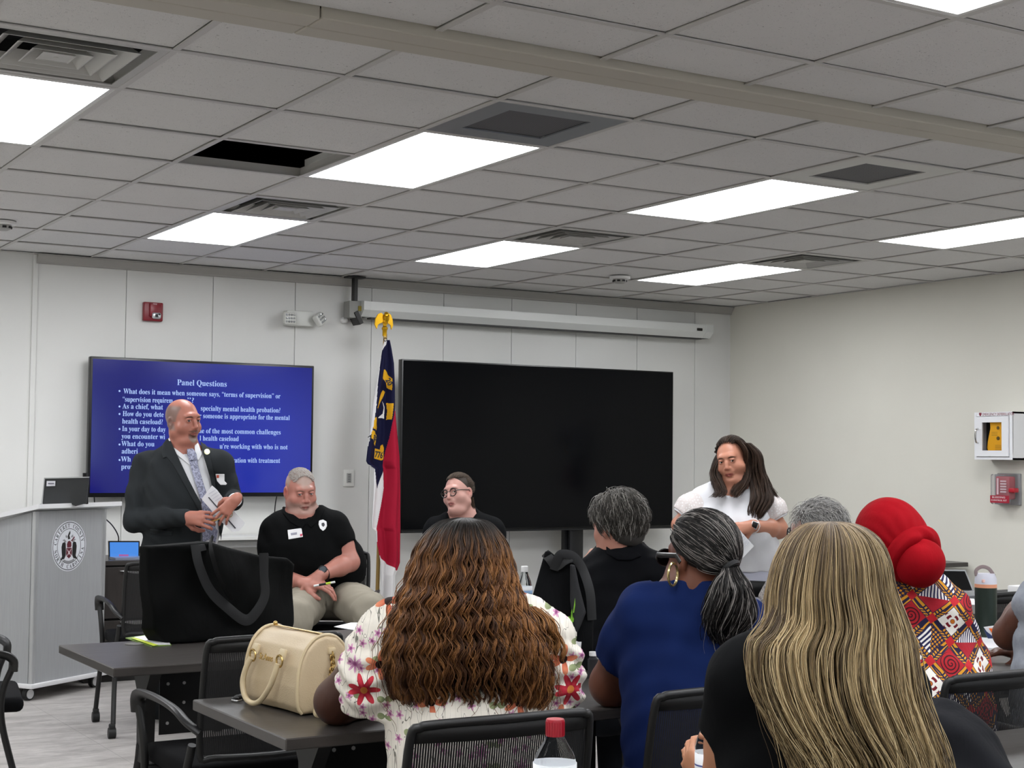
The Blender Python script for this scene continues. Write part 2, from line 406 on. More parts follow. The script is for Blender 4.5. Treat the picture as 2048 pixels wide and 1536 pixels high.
# return grilles
pm=Mat('perforated grille','3B3B3D',.6); v=pm.obj(); d_=pm.vor(pm.scale(v,(1,1,1)),95,rnd=0.)['Distance']; pm.col(pm.mix(d_.step(.3,.42),'111112','56565A')); 
for (i,j) in ret:
    cx,cy=(i+.5)*TL,-(j+.5)*TL
    t=thing('return_grille','square ceiling return grille in a grey frame beside the large lit panel' if i==1 else 'square ceiling return grille in a white frame at the upper right','air vent',(cx,cy,H),0,'ceiling return grilles')
    bm=B(); e=.295; q=.185
    for a,b,c_,d in ((-e,-q,-e,e),(q,e,-e,e),(-q,q,q,e),(-q,q,-e,-q)): box(bm,(cx+(a+b)/2,cy+(c_+d)/2,H+.004),(b-a,d-c_,.006))
    obj('frame',bm,P('grille frame grey','8C9094',.35,.4) if i==1 else P('grille frame white','C6C6C2',.45),t,smooth=None)
    bm=B(); box(bm,(cx,cy,H+.01),(2*q,2*q,.004)); obj('grille_screen',bm,pm.m,t,smooth=None)
# smoke detectors
for (x,y),lb in (((4.06,2.29),'white round smoke detector on the ceiling left of the far right light'),((-.25,2.24),'white round smoke detector at the left edge of the ceiling')):
    t=thing('smoke_detector',lb,'smoke detector',(x,y,H),0,'ceiling smoke detectors')
    bm=B(); lathe(bm,[(.0,H),(.075,H),(.075,H-.014),(.068,H-.02),(0.0,H-.02)],(x,y,0)); bmesh.ops.remove_doubles(bm,verts=bm.verts,dist=1e-5); obj('base',bm,WHITEP,t)
    bm=B(); lathe(bm,[(.0,H-.02),(.05,H-.02),(.046,H-.042),(.03,H-.05),(0,H-.05)],(x,y,0)); bmesh.ops.remove_doubles(bm,verts=bm.verts,dist=1e-5); obj('sensor_head',bm,P('detector grey','9b9a96',.5),t)
    bm=B()
    for k in range(8): a=k*PI/4; box(bm,(x+.046*math.cos(a),y+.046*math.sin(a),H-.033),(.012,.022,.012),rot=Matrix.Rotation(a,3,'Z'))
    obj('sensor_slots',bm,P('slot black','151515',.7),t,smooth=None)
# ================================================================ things on the walls
BLK=P('black plastic','070708',.35); BLKM=P('black matte','0A0A0B',.6)
X_=(1,0,0); Z_=(0,0,1)
# --- left wall screen
t=thing('wall_television','lit wall screen with a blue slide of panel questions behind the standing man','television',(1.39,3.42,1.16))
bm=B(); box(bm,(1.39,3.435,1.612),(1.60,.05,.93),bev=.006); box(bm,(1.39,3.475,1.6),(.9,.06,.5),bev=.01); obj('casing',bm,BLK,t)
bm=B(); box(bm,(1.39,3.51,1.6),(.5,.05,.4)); box(bm,(1.2,3.49,1.6),(.04,.06,.6)); box(bm,(1.58,3.49,1.6),(.04,.06,.6)); obj('wall_bracket',bm,BLKM,t,smooth=None)
m=Mat('lit blue slide','04061E',.12); v=m.obj(); x,y,z=m.xyz(v)
g=((x-.35)*(x-.35)+(z-.25)*(z-.25)).sqrt()
m.emit(m.mix(g.step(.15,1.1),'2230A0','12156C'),SCR_K); SLIDE=m.m
bm=B(); box(bm,(1.39,3.4085,1.618),(1.565,.004,.885)); obj('screen',bm,SLIDE,t,smooth=None)
st=Mat('lit slide lettering','000000',.5); st.emit('A9C4F8',SCR_K); st=st.m
TY=3.4055
def sl(s,u0,v0,u1,v1,size):
    a=aty(u0,v0,TY);b=aty(u1,v1,TY); w=b[0]-a[0]
    text('slide_line',s,size,st,t,(a[0],TY,a[2]),X_,Z_,serif=True,width=w,ext=.0003)
sl('Panel Questions',354,770,453,773,.056)
for a in (('What does it mean when someone says, “terms of supervision” or',247,787,561,797),('“supervision requirem',245,803,345,806),('”?',374,805,387,806),('As a chief, what',245,817,326,819),('specialty mental health probation?',401,821,560,825),('How do you dete',245,832,327,834),('r someone is appropriate for the mental',398,836,579,841),('health caseload?',244,847,325,849),('In your day to day',244,862,331,864),('me of the most common challenges',394,866,561,870),('you encounter wi',243,877,330,879),('l health caseload',399,881,477,884),('What do you',243,892,309,893),('u’re working with who is not',439,897,575,900),('adheri',243,907,275,908),('Wh',242,923,262,923),('boration with treatment',454,925,560,928),('prov',242,938,266,938)): sl(*a,.049)
for v_ in (782,813,828,858,889,920):
    p=aty(239,v_,TY); bm=B(); lathe(bm,[(.0,TY-.0005),(.0065,TY-.0005),(.0065,TY),(0,TY)],(p[0],0,p[2]),axis='Y',n=14); obj('bullet',bm,st,t,smooth=None)
# cables below the screen
CB=P('cable rubber','151515',.5)
def cable(name,lb,pts,r=.004,**k):
    bm=B(); tube(bm,bez(pts,10),r,8); o=obj(name,bm,CB); tag(o,lb,'cable',**k); return o
p0=aty(558,988,3.44);p1=aty(557,1120,3.48)
cable('power_cable','black cable hanging down the wall below the right half of the lit screen',[(p0[0],3.46,1.2),(p0[0]-.005,3.5,1.05),(p0[0],3.515,.8),(p0[0],3.515,.3)])
p=aty(188,996,3.45); q=aty(193,1020,3.49)
cable('power_cable','short black cable below the left end of the lit screen behind the laptop',[(p[0],3.46,1.2),(q[0],3.51,1.0),(q[0]+.02,3.518,.82),(q[0]+.02,3.518,.03)])
# --- big dark display on a stand
YB=3.2; a=aty(806,721,YB); b=aty(1345,740,YB); c=aty(797,1062,YB)
x0,x1=2.785,5.235; z0,z1=.885,2.142
t=thing('display_screen','huge switched off black display on a floor stand beside the flag','display',((x0+x1)/2,YB+.1,0))
bm=B(); box(bm,((x0+x1)/2,YB+.03,(z0+z1)/2),(x1-x0,.06,z1-z0),bev=.004); box(bm,((x0+x1)/2,YB+.08,1.4),(1.2,.06,.6),bev=.01); obj('casing',bm,BLK,t)
m=Mat('dark display glass','020306',.12,spec=.14); SCRB=m.m
bm=B(); box(bm,((x0+x1)/2,YB-.002,(z0+z1)/2+.008),(x1-x0-.02,.004,z1-z0-.035)); obj('screen',bm,SCRB,t,smooth=None)
bm=B(); box(bm,((x0+x1)/2,YB-.003,z0+.008),(x1-x0-.02,.006,.012)); obj('lower_bezel',bm,P('bezel strip','1d1e20',.3,.4),t,smooth=None)
cx=aty(1150,1085,YB+.1)[0]
bm=B(); box(bm,(cx,YB+.12,.75),(.125,.09,1.5),bev=.008); box(bm,(cx-.075,YB+.14,.75),(.02,.05,1.5)); obj('stand_column',bm,P('stand black','0d0e12',.4),t)
bm=B(); box(bm,(cx,YB+.1,.05),(.9,.08,.05),bev=.01); box(bm,(cx-.38,YB-.02,.05),(.07,.6,.05),bev=.01); box(bm,(cx+.38,YB-.02,.05),(.07,.6,.05),bev=.01); obj('stand_base',bm,BLKM,t)
for sx in (-.38,.38):
    for yy in (-.3,.22): bm=B(); cyl(bm,(cx+sx-.015,YB+yy,.027),(cx+sx+.015,YB+yy,.027),.027); obj('caster',bm,BLKM,t)
# --- projector screen housing
a=aty(728,605,3.36); b=aty(1425,650,3.36); xa,xb=a[0],b[0]-.01; zt=2.56
t=thing('projector_screen_housing','long white retracted projector screen case hung high above the dark display','projector screen',((xa+xb)/2,3.4,zt))
bm=B(); prof=[(3.345,zt),(3.49,zt+.012),(3.49,zt-.11),(3.395,zt-.11),(3.345,zt-.062)]
prism(bm,prof,lambda p,q,t_:(t_,p,q),xa,xb); obj('case',bm,P('housing enamel','D4D6D4',.35),t,smooth=None)
bm=B(); prism(bm,[(p+(.003 if p>3.4 else -.004),q) for p,q in prof],lambda p,q,t_:(t_,p,q),xb-.07,xb+.008); obj('end_cap',bm,P('housing cap','CFD1CF',.35),t,smooth=None); bm=B(); prism(bm,[(p+(.003 if p>3.4 else -.004),q) for p,q in prof],lambda p,q,t_:(t_,p,q),xa-.008,xa+.05); obj('end_cap',bm,P('housing cap','CFD1CF',.35),t,smooth=None)
bm=B(); box(bm,((xa+xb)/2,3.43,zt-.115),(xb-xa-.15,.07,.012),bev=.003); obj('bottom_bar',bm,P('housing bar dark','2e2e2e',.5),t,smooth=None)
p=aty(1399,659,3.345); bm=B(); box(bm,(p[0],3.341,p[2]),(.055,.004,.022),bev=.004); obj('badge',bm,P('badge black','14120f',.5),t,smooth=None)
bm=B(); box(bm,(xb+.0,3.5,zt-.05),(.03,.05,.1)); obj('wall_mount',bm,P('housing grey','8c8c88',.5),t,smooth=None); bm=B(); box(bm,(xa-.05,3.44,zt-.06),(.1,.1,.12)); obj('motor_block',bm,P('housing grey','8c8c88',.5),t,smooth=None)
p=aty(719,617,3.39); bm=B(); box(bm,(p[0],3.385,p[2]),(.024,.006,.035)); obj('warning_sticker',bm,P('sticker olive','8a7a20',.6),t,smooth=None)
xk=aty(709,600,3.42)[0]; bm=B(); box(bm,(xk,3.42,(H+2.5)/2),(.03,.05,H-2.5),bev=.004); box(bm,(xk+.02,3.44,2.44),(.035,.12,.1),rot=Matrix.Rotation(-.5,3,'Y'),bev=.004); box(bm,(xk,3.42,H-.008),(.14,.08,.012)); box(bm,(xk,3.48,2.5),(.03,.1,.03)); obj('hanging_bracket',bm,P('bracket black','1a1918',.45),t,smooth=None)
# sensor on a cord left of the bracket
p=aty(691,640,3.49); t=thing('pull_sensor','small white round sensor on a short cord left of the projector case bracket','sensor',(p[0],3.5,p[2]))
bm=B(); lathe(bm,[(0,3.53),(.024,3.53),(.024,3.50),(.016,3.488),(0,3.486)],(p[0],0,p[2]),axis='Y'); obj('body',bm,WHITEP,t)
q=aty(706,620,3.49); bm=B(); tube(bm,bez([(p[0],3.5,p[2]+.02),(p[0]+.02,3.48,p[2]+.05),(q[0],3.46,q[2])],8),.004,8); obj('cord',bm,CB,t)
# --- fire alarm strobe
a=aty(289,603,3.48);b=aty(327,643,3.48); cx,cz=(a[0]+b[0])/2,(a[2]+b[2])/2; w,h=b[0]-a[0],a[2]-b[2]
RED=P('alarm red','7E1020',.35)
t=thing('fire_alarm','red wall fire alarm strobe above the lit screen','fire alarm',(cx,3.5,cz))
bm=B(); box(bm,(cx,3.51,cz),(w,.04,h),bev=.008,seg=3); box(bm,(cx+.01,3.485,cz+.01),(w*.6,.03,h*.72),bev=.008); obj('housing',bm,RED,t)
bm=B(); box(bm,(cx+.015,3.472,cz-.028),(.062,.03,.042),bev=.012,seg=3); obj('strobe_lens',bm,P('strobe lens','D8DCE0',.08,.6),t)
bm=B(); box(bm,(cx+.012,3.468,cz-.03),(.02,.03,.02)); box(bm,(cx+.03,3.462,cz-.02),(.012,.02,.012)); obj('strobe_reflector',bm,P('reflector dark','303030',.2,.8),t)
text('label_text','FIRE',.016,P('alarm lettering','d8b8bc',.5),t,(cx-.012,3.469,cz+.045),X_,Z_)
# --- emergency light
a=aty(574,620,3.46);b=aty(627,653,3.46); cx,cz=(a[0]+b[0])/2,(a[2]+b[2])/2
t=thing('emergency_light','white emergency light with two square lamp heads left of the projector case','emergency light',(cx,3.5,cz))
EW=P('emergency enamel','D3D4CF',.4)
bm=B(); box(bm,(cx,3.495,cz),(b[0]-a[0],.07,a[2]-b[2]),bev=.006); obj('body',bm,EW,t)
led=Mat('led lens grid','B9BBBB',.15,.5); v=led.obj(); led.bump(led.vor(v,60)['Distance'],1,.01)
for k,(u,v_,ro,yw) in enumerate(((579,637,0,.1),(639,639,-.6,.55))):
    p=aty(u,v_,3.42); R_=Matrix.Rotation(ro,3,'Y')@Matrix.Rotation(yw if k else -yw,3,'Z')
    bm=B(); box(bm,(p[0],3.42,p[2]),(.088,.05,.088),rot=R_,bev=.014,seg=3); hd=obj('lamp_head',bm,EW,t)
    bm=B()
    for i in range(4):
        for j in range(3): 
            o_=R_@Vector((-.027+.018*i,-.027,-.024+.024*j)); lathe(bm,[(0,-.006),(.0085,0),(.0085,.002),(0,.002)],(p[0]+o_.x,3.42+o_.y,p[2]+o_.z),axis='Y',n=8)
    obj('led_lens',bm,led.m,hd)
# --- wall plate
a=aty(687,939,3.52);b=aty(708,973,3.52); cx,cz=(a[0]+b[0])/2,(a[2]+b[2])/2
t=thing('wall_plate','white switch plate on the wall between the lit screen and the flag','switch plate',(cx,3.53,cz))
bm=B(); box(bm,(cx,3.524,cz),(b[0]-a[0],.012,a[2]-b[2]),bev=.004); obj('plate',bm,P('plate white','E2E2DE',.4),t)
bm=B(); box(bm,(cx,3.516,cz),(.036,.006,.07)); obj('insert',bm,P('plate insert grey','a9a9a6',.5),t)
bm=B()
for k in range(4): box(bm,(cx,3.512,cz-.024+.016*k),(.018,.004,.007))
obj('button',bm,P('plate slot','77777a',.5),t)
# --- grey shelf unit by the wall between standing and seated men
a=aty(470,1073,3.2);b=aty(560,1073,3.2)
t=thing('side_counter','pale grey wall counter behind the two men at the lit screen','counter',((a[0]+b[0])/2,3.3,0))
za=a[2]; zb=aty(470,1092,3.2)[2]; xl,xr=a[0]-.25,b[0]+.35
bm=B(); box(bm,((xl+xr)/2,3.34,za-.012),(xr-xl,.34,.024),bev=.003); obj('counter_top',bm,P('counter pale','CFCFCC',.4),t,smooth=None)
bm=B(); box(bm,((xl+xr)/2,3.36,(za+zb)/2-.012),(xr-xl-.02,.31,za-zb),bev=.002); obj('drawer_band',bm,P('counter grey','8E8E8C',.5),t,smooth=None)
for xx in (xl+.03,xr-.03): bm=B(); box(bm,(xx,3.36,zb/2),(.04,.3,zb)); obj('leg',bm,P('counter pale','CFCFCC',.4),t,smooth=None)
# --- cabinet with defibrillator on the right wall
XF=5.93; yl=atx(1949,870,XF)[1]; yr=atx(2025,870,XF)[1]; zt=atx(1949,825,XF)[2]; zb=atx(1949,919,XF)[2]
t=thing('defibrillator_cabinet','white wall cabinet with a glazed door and a yellow defibrillator inside','cabinet',(WX,(yl+yr)/2,(zt+zb)/2))
cyy,czz=(yl+yr)/2,(zt+zb)/2; wY,hZ=yl-yr,zt-zb
bm=B()
for c_,s_ in (((WX-.006,cyy,czz),(.012,wY,hZ)),((WX-.08,yl-.006,czz),(.16,.012,hZ)),((WX-.08,yr+.006,czz),(.16,.012,hZ)),((WX-.08,cyy,zt-.006),(.16,wY,.012)),((WX-.08,cyy,zb+.006),(.16,wY,.012))): box(bm,c_,s_)
obj('body',bm,P('cabinet white','E8E9EC',.35),t,smooth=None)
dw,dt_,db=.055,.058,.048
y1_,y0_=yl-.02,yr+.028; z1_,z0_=zt-.03,zb+.022
bm=B()
for (a,b,c_,d) in ((y0_,y0_+dw,z0_,z1_),(y1_-dw,y1_,z0_,z1_),(y0_+dw,y1_-dw,z1_-.04,z1_),(y0_+dw,y1_-dw,z0_,z0_+.04)): box(bm,(XF-.005,(a+b)/2,(c_+d)/2),(.012,b-a,d-c_))
for (a,b,c_,d) in ((yr,y0_-.003,zb,zt),(y1_+.003,yl,zb,zt),(y0_,y1_,z1_+.003,zt),(y0_,y1_,zb,z0_-.003)): box(bm,(XF+.004,(a+b)/2,(c_+d)/2),(.01,b-a,d-c_))
dr=obj('door',bm,P('cabinet white','E8E9EC',.35),t,smooth=None)
gl=P('clear glazing','FFFFFF',.02,0,Transmission_Weight=1.,IOR=1.1); bm=B(); box(bm,(XF-.002,(y0_+y1_)/2,(z0_+z1_)/2),(.003,y1_-y0_-2*dw,z1_-z0_-.08)); obj('glass',bm,gl,dr,smooth=None)
bm=B(); tube(bm,bez([(XF-.012,y1_-.022,czz+.05),(XF-.035,y1_-.022,czz+.035),(XF-.035,y1_-.022,czz-.035),(XF-.012,y1_-.022,czz-.05)],6),.006,10); obj('handle',bm,P('chrome','c8c8c8',.15,1.),dr)
t2=text('label_text','♥ EMERGENCY DEFIBRILLATOR',.026,P('label maroon','7c2536',.5),t,(XF-.0015,y1_-.02,zt-.024),(0,-1,0),Z_,width=.30)
bm=B(); box(bm,(XF+.11,cyy,czz),(.05,wY-.06,hZ-.06)); obj('liner',bm,P('liner dark','2b2b2c',.7),t,smooth=None)
t=thing('defibrillator','yellow portable defibrillator inside the glazed white wall cabinet','defibrillator',(XF+.06,cyy,zb+.03))
yc=cyy-.015; zc=zb+.045
pr=[(.075,0),(.09,.03),(.085,.08),(.06,.13),(.05,.17),(.055,.215),(.07,.225),(-.095,.225),(-.095,0)]
bm=B(); prism(bm,[(yc+a,zc+b) for a,b in pr],lambda a,b,t_:(t_,a,b),XF+.02,XF+.075); bmesh.ops.bevel(bm,geom=list(bm.edges),offset=.006,segments=2,affect='EDGES'); obj('body',bm,P('defib yellow','E8A80C',.4),t)
for dz,r in ((.17,.012),(.1,.013)): bm=B(); lathe(bm,[(0,XF+.018),(r,XF+.018),(r,XF+.022),(0,XF+.022)],(0,yc-.01,zc+dz),axis='X',n=16); obj('button',bm,P('defib button','6a5210',.5),t)
bm=B()
for k in range(3): box(bm,(XF+.019,yc+.02,zc+.12+.01*k),(.002,.05,.003))
for k in range(5): box(bm,(XF+.019,yc-.01,zc+.02+.008*k),(.002,.05,.003))
obj('printed_lines',bm,P('defib print','a87c10',.5),t,smooth=None)
# --- bleeding control kit box
XK=5.98; yl=atx(1979,975,XK)[1]; yr=atx(2018,975,XK)[1]; zt=atx(1979,948,XK)[2]; zb=atx(1979,1008,XK)[2]; cyy,czz=(yl+yr)/2,(zt+zb)/2; wY,hZ=yl-yr,zt-zb
t=thing('emergency_kit_box','small clear wall box holding a red emergency kit below the white wall cabinet','wall box',(WX,cyy,czz))
bm=B(); box(bm,(WX-.01,cyy,czz),(.02,wY+.03,hZ+.01),bev=.005); obj('back_plate',bm,P('kit grey','8f9092',.4),t)
bm=B(); box(bm,(XK+.05,cyy,czz),(.09,wY,hZ),bev=.012,seg=3); obj('cover',bm,P('kit clear cover','F4F4F6',.08,0,Transmission_Weight=.9,IOR=1.12),t)
bm=B(); box(bm,(XK+.05,cyy-.01,czz+.01),(.06,wY-.05,hZ-.05),bev=.01); obj('kit_pouch',bm,P('kit red','A01830',.5),t)
bm=B(); box(bm,(XK+.004,cyy,zb+.035),(.004,wY-.006,.05)); obj('label',bm,P('kit red','A01830',.5),t,smooth=None)
text('label_text','BLEEDING',.017,P('kit white','ece4e4',.5),t,(XK+.001,yl-.02,zb+.042),(0,-1,0),Z_,width=wY*.66)
text('label_text','CONTROL KIT',.016,P('kit white','ece4e4',.5),t,(XK+.001,yl-.012,zb+.022),(0,-1,0),Z_,width=wY*.8)
bm=B()
for k in range(5): box(bm,(XK+.012,cyy-.025,czz+.055-.018*k),(.003,.05,.01))
box(bm,(XK+.012,cyy+.022,czz+.02),(.003,.016,.11)); obj('pouch_print',bm,P('kit pink','e2b8c0',.5),t,smooth=None)
bm=B(); box(bm,(XK+.03,yr-.012,czz-.005),(.05,.05,.03),bev=.006); obj('seal_tag',bm,P('kit seal','B01428',.4),t)
# --- flag
YF=3.08
GOLD=P('flag gold','D0A020',.3,.85)
t=thing('flag','draped blue red and white flag on a pole with gold eagle top','flag',aty(760,1250,YF)*np.array([1,1,0]))
pt=aty(773,668,YF); pb=aty(758,1200,YF); pbx=pb[0]-(pb[2])*(pt[0]-pb[0])/(pt[2]-pb[2])
bm=B(); cyl(bm,(pbx,YF+.03,.06),(pt[0],YF+.02,pt[2]),.014,n=16); obj('pole',bm,P('brass pole','B0925a',.3,.7),t)
bm=B(); lathe(bm,[(0,0),(.15,0),(.15,.02),(.05,.05),(.025,.12),(0,.12)],(pbx,YF+.03,0)); bmesh.ops.remove_doubles(bm,verts=bm.verts,dist=1e-5); obj('pole_base',bm,P('brass base','A0824a',.3,.8),t)
e=aty(772,655,YF); ex,ez=e[0],e[2]
bm=B(); lathe(bm,[(.0,-.06),(.016,-.06),(.016,-.02),(.022,-.01),(.022,.0),(.012,.01),(.014,.03),(.026,.035),(.0,.05)],(ex,YF+.02,ez)); bmesh.ops.remove_doubles(bm,verts=bm.verts,dist=1e-5)
tube(bm,bez([(ex,YF+.02,ez+.03),(ex+.004,YF+.01,ez+.06),(ex,YF,ez+.09),(ex-.004,YF-.015,ez+.10)],5),[.02]*5+[.024]*5+[.016]*4+[.008]*2,10)
for s in (-1,1):
    prism(bm,[(s*.005,.085),(s*.03,.105),(s*.05,.095),(s*.068,.06),(s*.072,.02),(s*.058,-.01),(s*.05,.02),(s*.035,.03),(s*.015,.035)],lambda a,b,t_:(ex+a,YF+.01+t_+abs(a)*.3,ez+b),0,.012)
for dx in (-.012,.012): cyl(bm,(ex+dx,YF+.015,ez+.05),(ex+dx,YF+.015,ez+.02),.006,n=8)
obj('eagle_finial',bm,GOLD,t)
Lp=[(679,768),(700,762),(740,755),(775,749),(810,742),(852,737),(890,730),(922,725.5),(930,730),(937,741),(975,740),(1010,738),(1040,736.5),(1056,737),(1062,744),(1087,747),(1110,752),(1130,756),(1160,757),(1205,756)]
Rp=[(679,775),(700,779),(727,783),(770,785),(810,785.5),(827,786.5),(870,791),(914,796),(977,798),(1060,798),(1125,797),(1139,792),(1150,788),(1205,787)]
def ip(L,v): return np.interp(v,[a for a,b in L],[b for a,b in L])
def inpoly(x,y,poly):
    c=False; n=len(poly)
    for i in range(n):
        x1,y1=poly[i];x2,y2=poly[i-1]
        if (y1>y)!=(y2>y) and x<(x2-x1)*(y-y1)/(y2-y1)+x1: c=not c
    return c
navy=[(772,680),(776,680),(783,727),(785.5,812),(782,822),(775,877),(765,935),(765,943),(752,977),(744,964),(742,937),(724,924),(727,905),(740,852),(752,768),(762,702)]
redp=[(781,822),(790,822),(802,900),(802,1130),(790,1141),(752,1110),(746,1087),(759,1018),(767,977),(765,935),(775,877)]
def gp(*q): return [(700+a/4.66,610+b/4.66) for a,b in q]
golds=[gp((305,600),(320,605),(372,690),(368,800),(340,770),(325,720),(295,680)),gp((300,795),(320,810),(300,860),(245,975),(218,960),(262,860)),gp((335,915),(372,920),(362,1066),(335,1070),(340,990)),gp((205,1045),(245,1140),(235,1170),(180,1150),(162,1110)),gp((160,1155),(240,1210),(238,1250),(228,1312),(148,1220)),gp((225,1335),(272,1350),(280,1310),(305,1300),(318,1330),(312,1440),(290,1450),(222,1430)),]
whs=[gp((292,895),(322,950),(320,1058),(258,1052),(300,1010),(312,960))]
nr,nc=560,84; V=[];vpx=np.linspace(679.5,1204,nr)
for i,v_ in enumerate(vpx):
    l,r=ip(Lp,v_),ip(Rp,v_)
    for j in range(nc):
        s=j/(nc-1); u=l+(r-l)*s; p=aty(u,v_,YF)
        am=.006+.03*min(1,(v_-679)/150); dep=am*.8*math.sin(s*8+ v_*.004+.6)+am*.35*math.sin(s*17+1+v_*.01)-.02
        V.append((p[0],YF+dep,p[2]))
V=np.array(V); Fc=[];mi=[]
for i in range(nr-1):
    for j in range(nc-1):
        k=i*nc+j; Fc.append((k,k+1,k+nc+1,k+nc)); v_=(vpx[i]+vpx[i+1])/2; s=(j+.5)/(nc-1); l,r=ip(Lp,v_),ip(Rp,v_); u=l+(r-l)*s
        c_=0
        if inpoly(u,v_,navy): c_=1
        if inpoly(u,v_,redp): c_=2
        if any(inpoly(u,v_,g_) for g_ in golds) and c_==1: c_=3
        if any(inpoly(u,v_,g_) for g_ in whs) and c_==1: c_=0
        mi.append(c_)
fm=[fabric('flag white','D4D2D2',.8),fabric('flag navy','12132F',.7),fabric('flag red','9A1830',.7),fabric('flag gold cloth','C8961E',.7)]
o=raw('flag_cloth',V,np.array(Fc),fm,t); o.data.polygons.foreach_set('material_index',mi)
so=o.modifiers.new('thickness','SOLIDIFY'); so.thickness=.004
fl=P('flag lettering','0e0e14',.7)
def ftx(s,u,v_,size,ang,w):
    p=aty(u,v_,YF-.062); a=math.radians(ang); text('flag_lettering',s,size,fl,t,(p[0],YF-.062,p[2]),(math.cos(a),0,math.sin(a)),(-math.sin(a),0,math.cos(a)),width=w,ext=.0005,off=.002)
ftx('APR',736,874,.07,-44,.066); ftx('776',749,914,.06,-8,.062); ftx('20',771,760,.055,-60,.05)
bm=B(); p=aty(770.5,679,YF-.03); tube(bm,[(p[0]+.012*math.cos(a_),YF-.03,p[2]+.012*math.sin(a_)) for a_ in np.linspace(0,2*PI,16)[:-1]],.003,6,closed=True); obj('grommet',bm,P('grommet dark','4a463c',.3,.8),t)
# ================================================================ TABLES, CHAIRS, PODIUM, BAGS
m=Mat('dark wood laminate','3A3735',.33,spec=.45); v=m.obj(); n=m.noise(m.scale(v,(1.2,14,14)),3.2,6,.6,.4); m.col(m.mix(n,'2E2B2A','4A4643')); m.rough(n*.12+.26); LAM=m.m
BP_=P('powder coat black','060607',.5)
pf=Mat('perforated panel','0C0C0D',.5); PFM=pf.m
def tbl(L=1.52,W=.68):
    t=thing('training_table','dark laminate training table','table',(0,0,0),0,'training tables')
    bm=B(); box(bm,(0,0,.725),(L,W,.030),bev=.003,seg=1); obj('tabletop',bm,LAM,t,smooth=None)
    bm=B()
    for s in (-1,1):
        lathe(bm,[(.0,.7402),(.036,.7402),(.036,.7425),(.028,.7425),(.0,.7412)],(s*(L/2-.25),W/2-.1,0)); 
    obj('grommet',bm,P('grommet grey','55534f',.5),t)
    for s in (-1,1):
        x=s*(L/2-.22)
        bm=B(); prism(bm,[(-.12,.705),(.12,.705),(.045,.60),(.035,.36),(-.035,.36),(-.045,.60)],lambda a,b,c:(c,a,b),x-.02,x+.02)
        for q in (-1,1): tube(bm,bez([(x,q*.02,.42),(x,q*.05,.33),(x,q*.17,.16),(x,q*.265,.075)],6),.022,10,flat=(1.2,.8))
        obj('leg',bm,BP_,t,smooth=50)
        for q in (-1,1): bm=B(); cyl(bm,(x-.022,q*.268,.03),(x+.022,q*.268,.03),.03,n=18); box(bm,(x,q*.268,.06),(.03,.04,.03),bev=.006); obj('caster',bm,BLKM,t)
    bm=B(); x0=-(L/2-.40); box(bm,(0,.10,.56),(L-.60,.003,.26))
    obj('modesty_panel',bm,PFM,t,smooth=None)
    bm=B()
    for i in range(3):
        for s in (-1,1): 
            for k in range(2): lathe(bm,[(0,.096),(.006,.096),(.006,.0985),(0,.0985)],(s*(L/2-.33-k*.06),0,.47+.07*i),axis='Y',n=8)
    obj('panel_rivets',bm,P('rivet bright','c9c9c9',.4),t,smooth=None)
    return t
proto=tbl(); used=False
rows=[(-1.32,[(.045,'dark training table at the left holding the big black tote'),(1.60,'dark training table in front of the man in the black shirt'),(3.16,'dark training table behind the tall green tumbler with papers on it'),(4.72,'dark training table in the background at the right edge under the white box')]),
(-2.72,[(.06,'dark training table carrying the cream handbag'),(1.62,'dark training table in front of the woman in royal blue'),(3.18,'dark training table under the green tumbler at the right')]),
(-4.15,[(-.90,'dark training table under the red capped bottle'),(.66,'dark training table at the bottom right corner with a cable grommet')]),(.10,[(3.2,'dark training table at the front beside the woman in white'),(1.2,'dark training table in the front row before the seated panel')][:1])]
for y,ls in rows:
    for x,lb in ls: place(proto,used,(x,y,0),0,lb); used=True
p=atz(1928,1124,.74); place(proto,used,(p[0]-.76,p[1]+.30,0),0,'dark training table against the right wall beyond the head wrap')
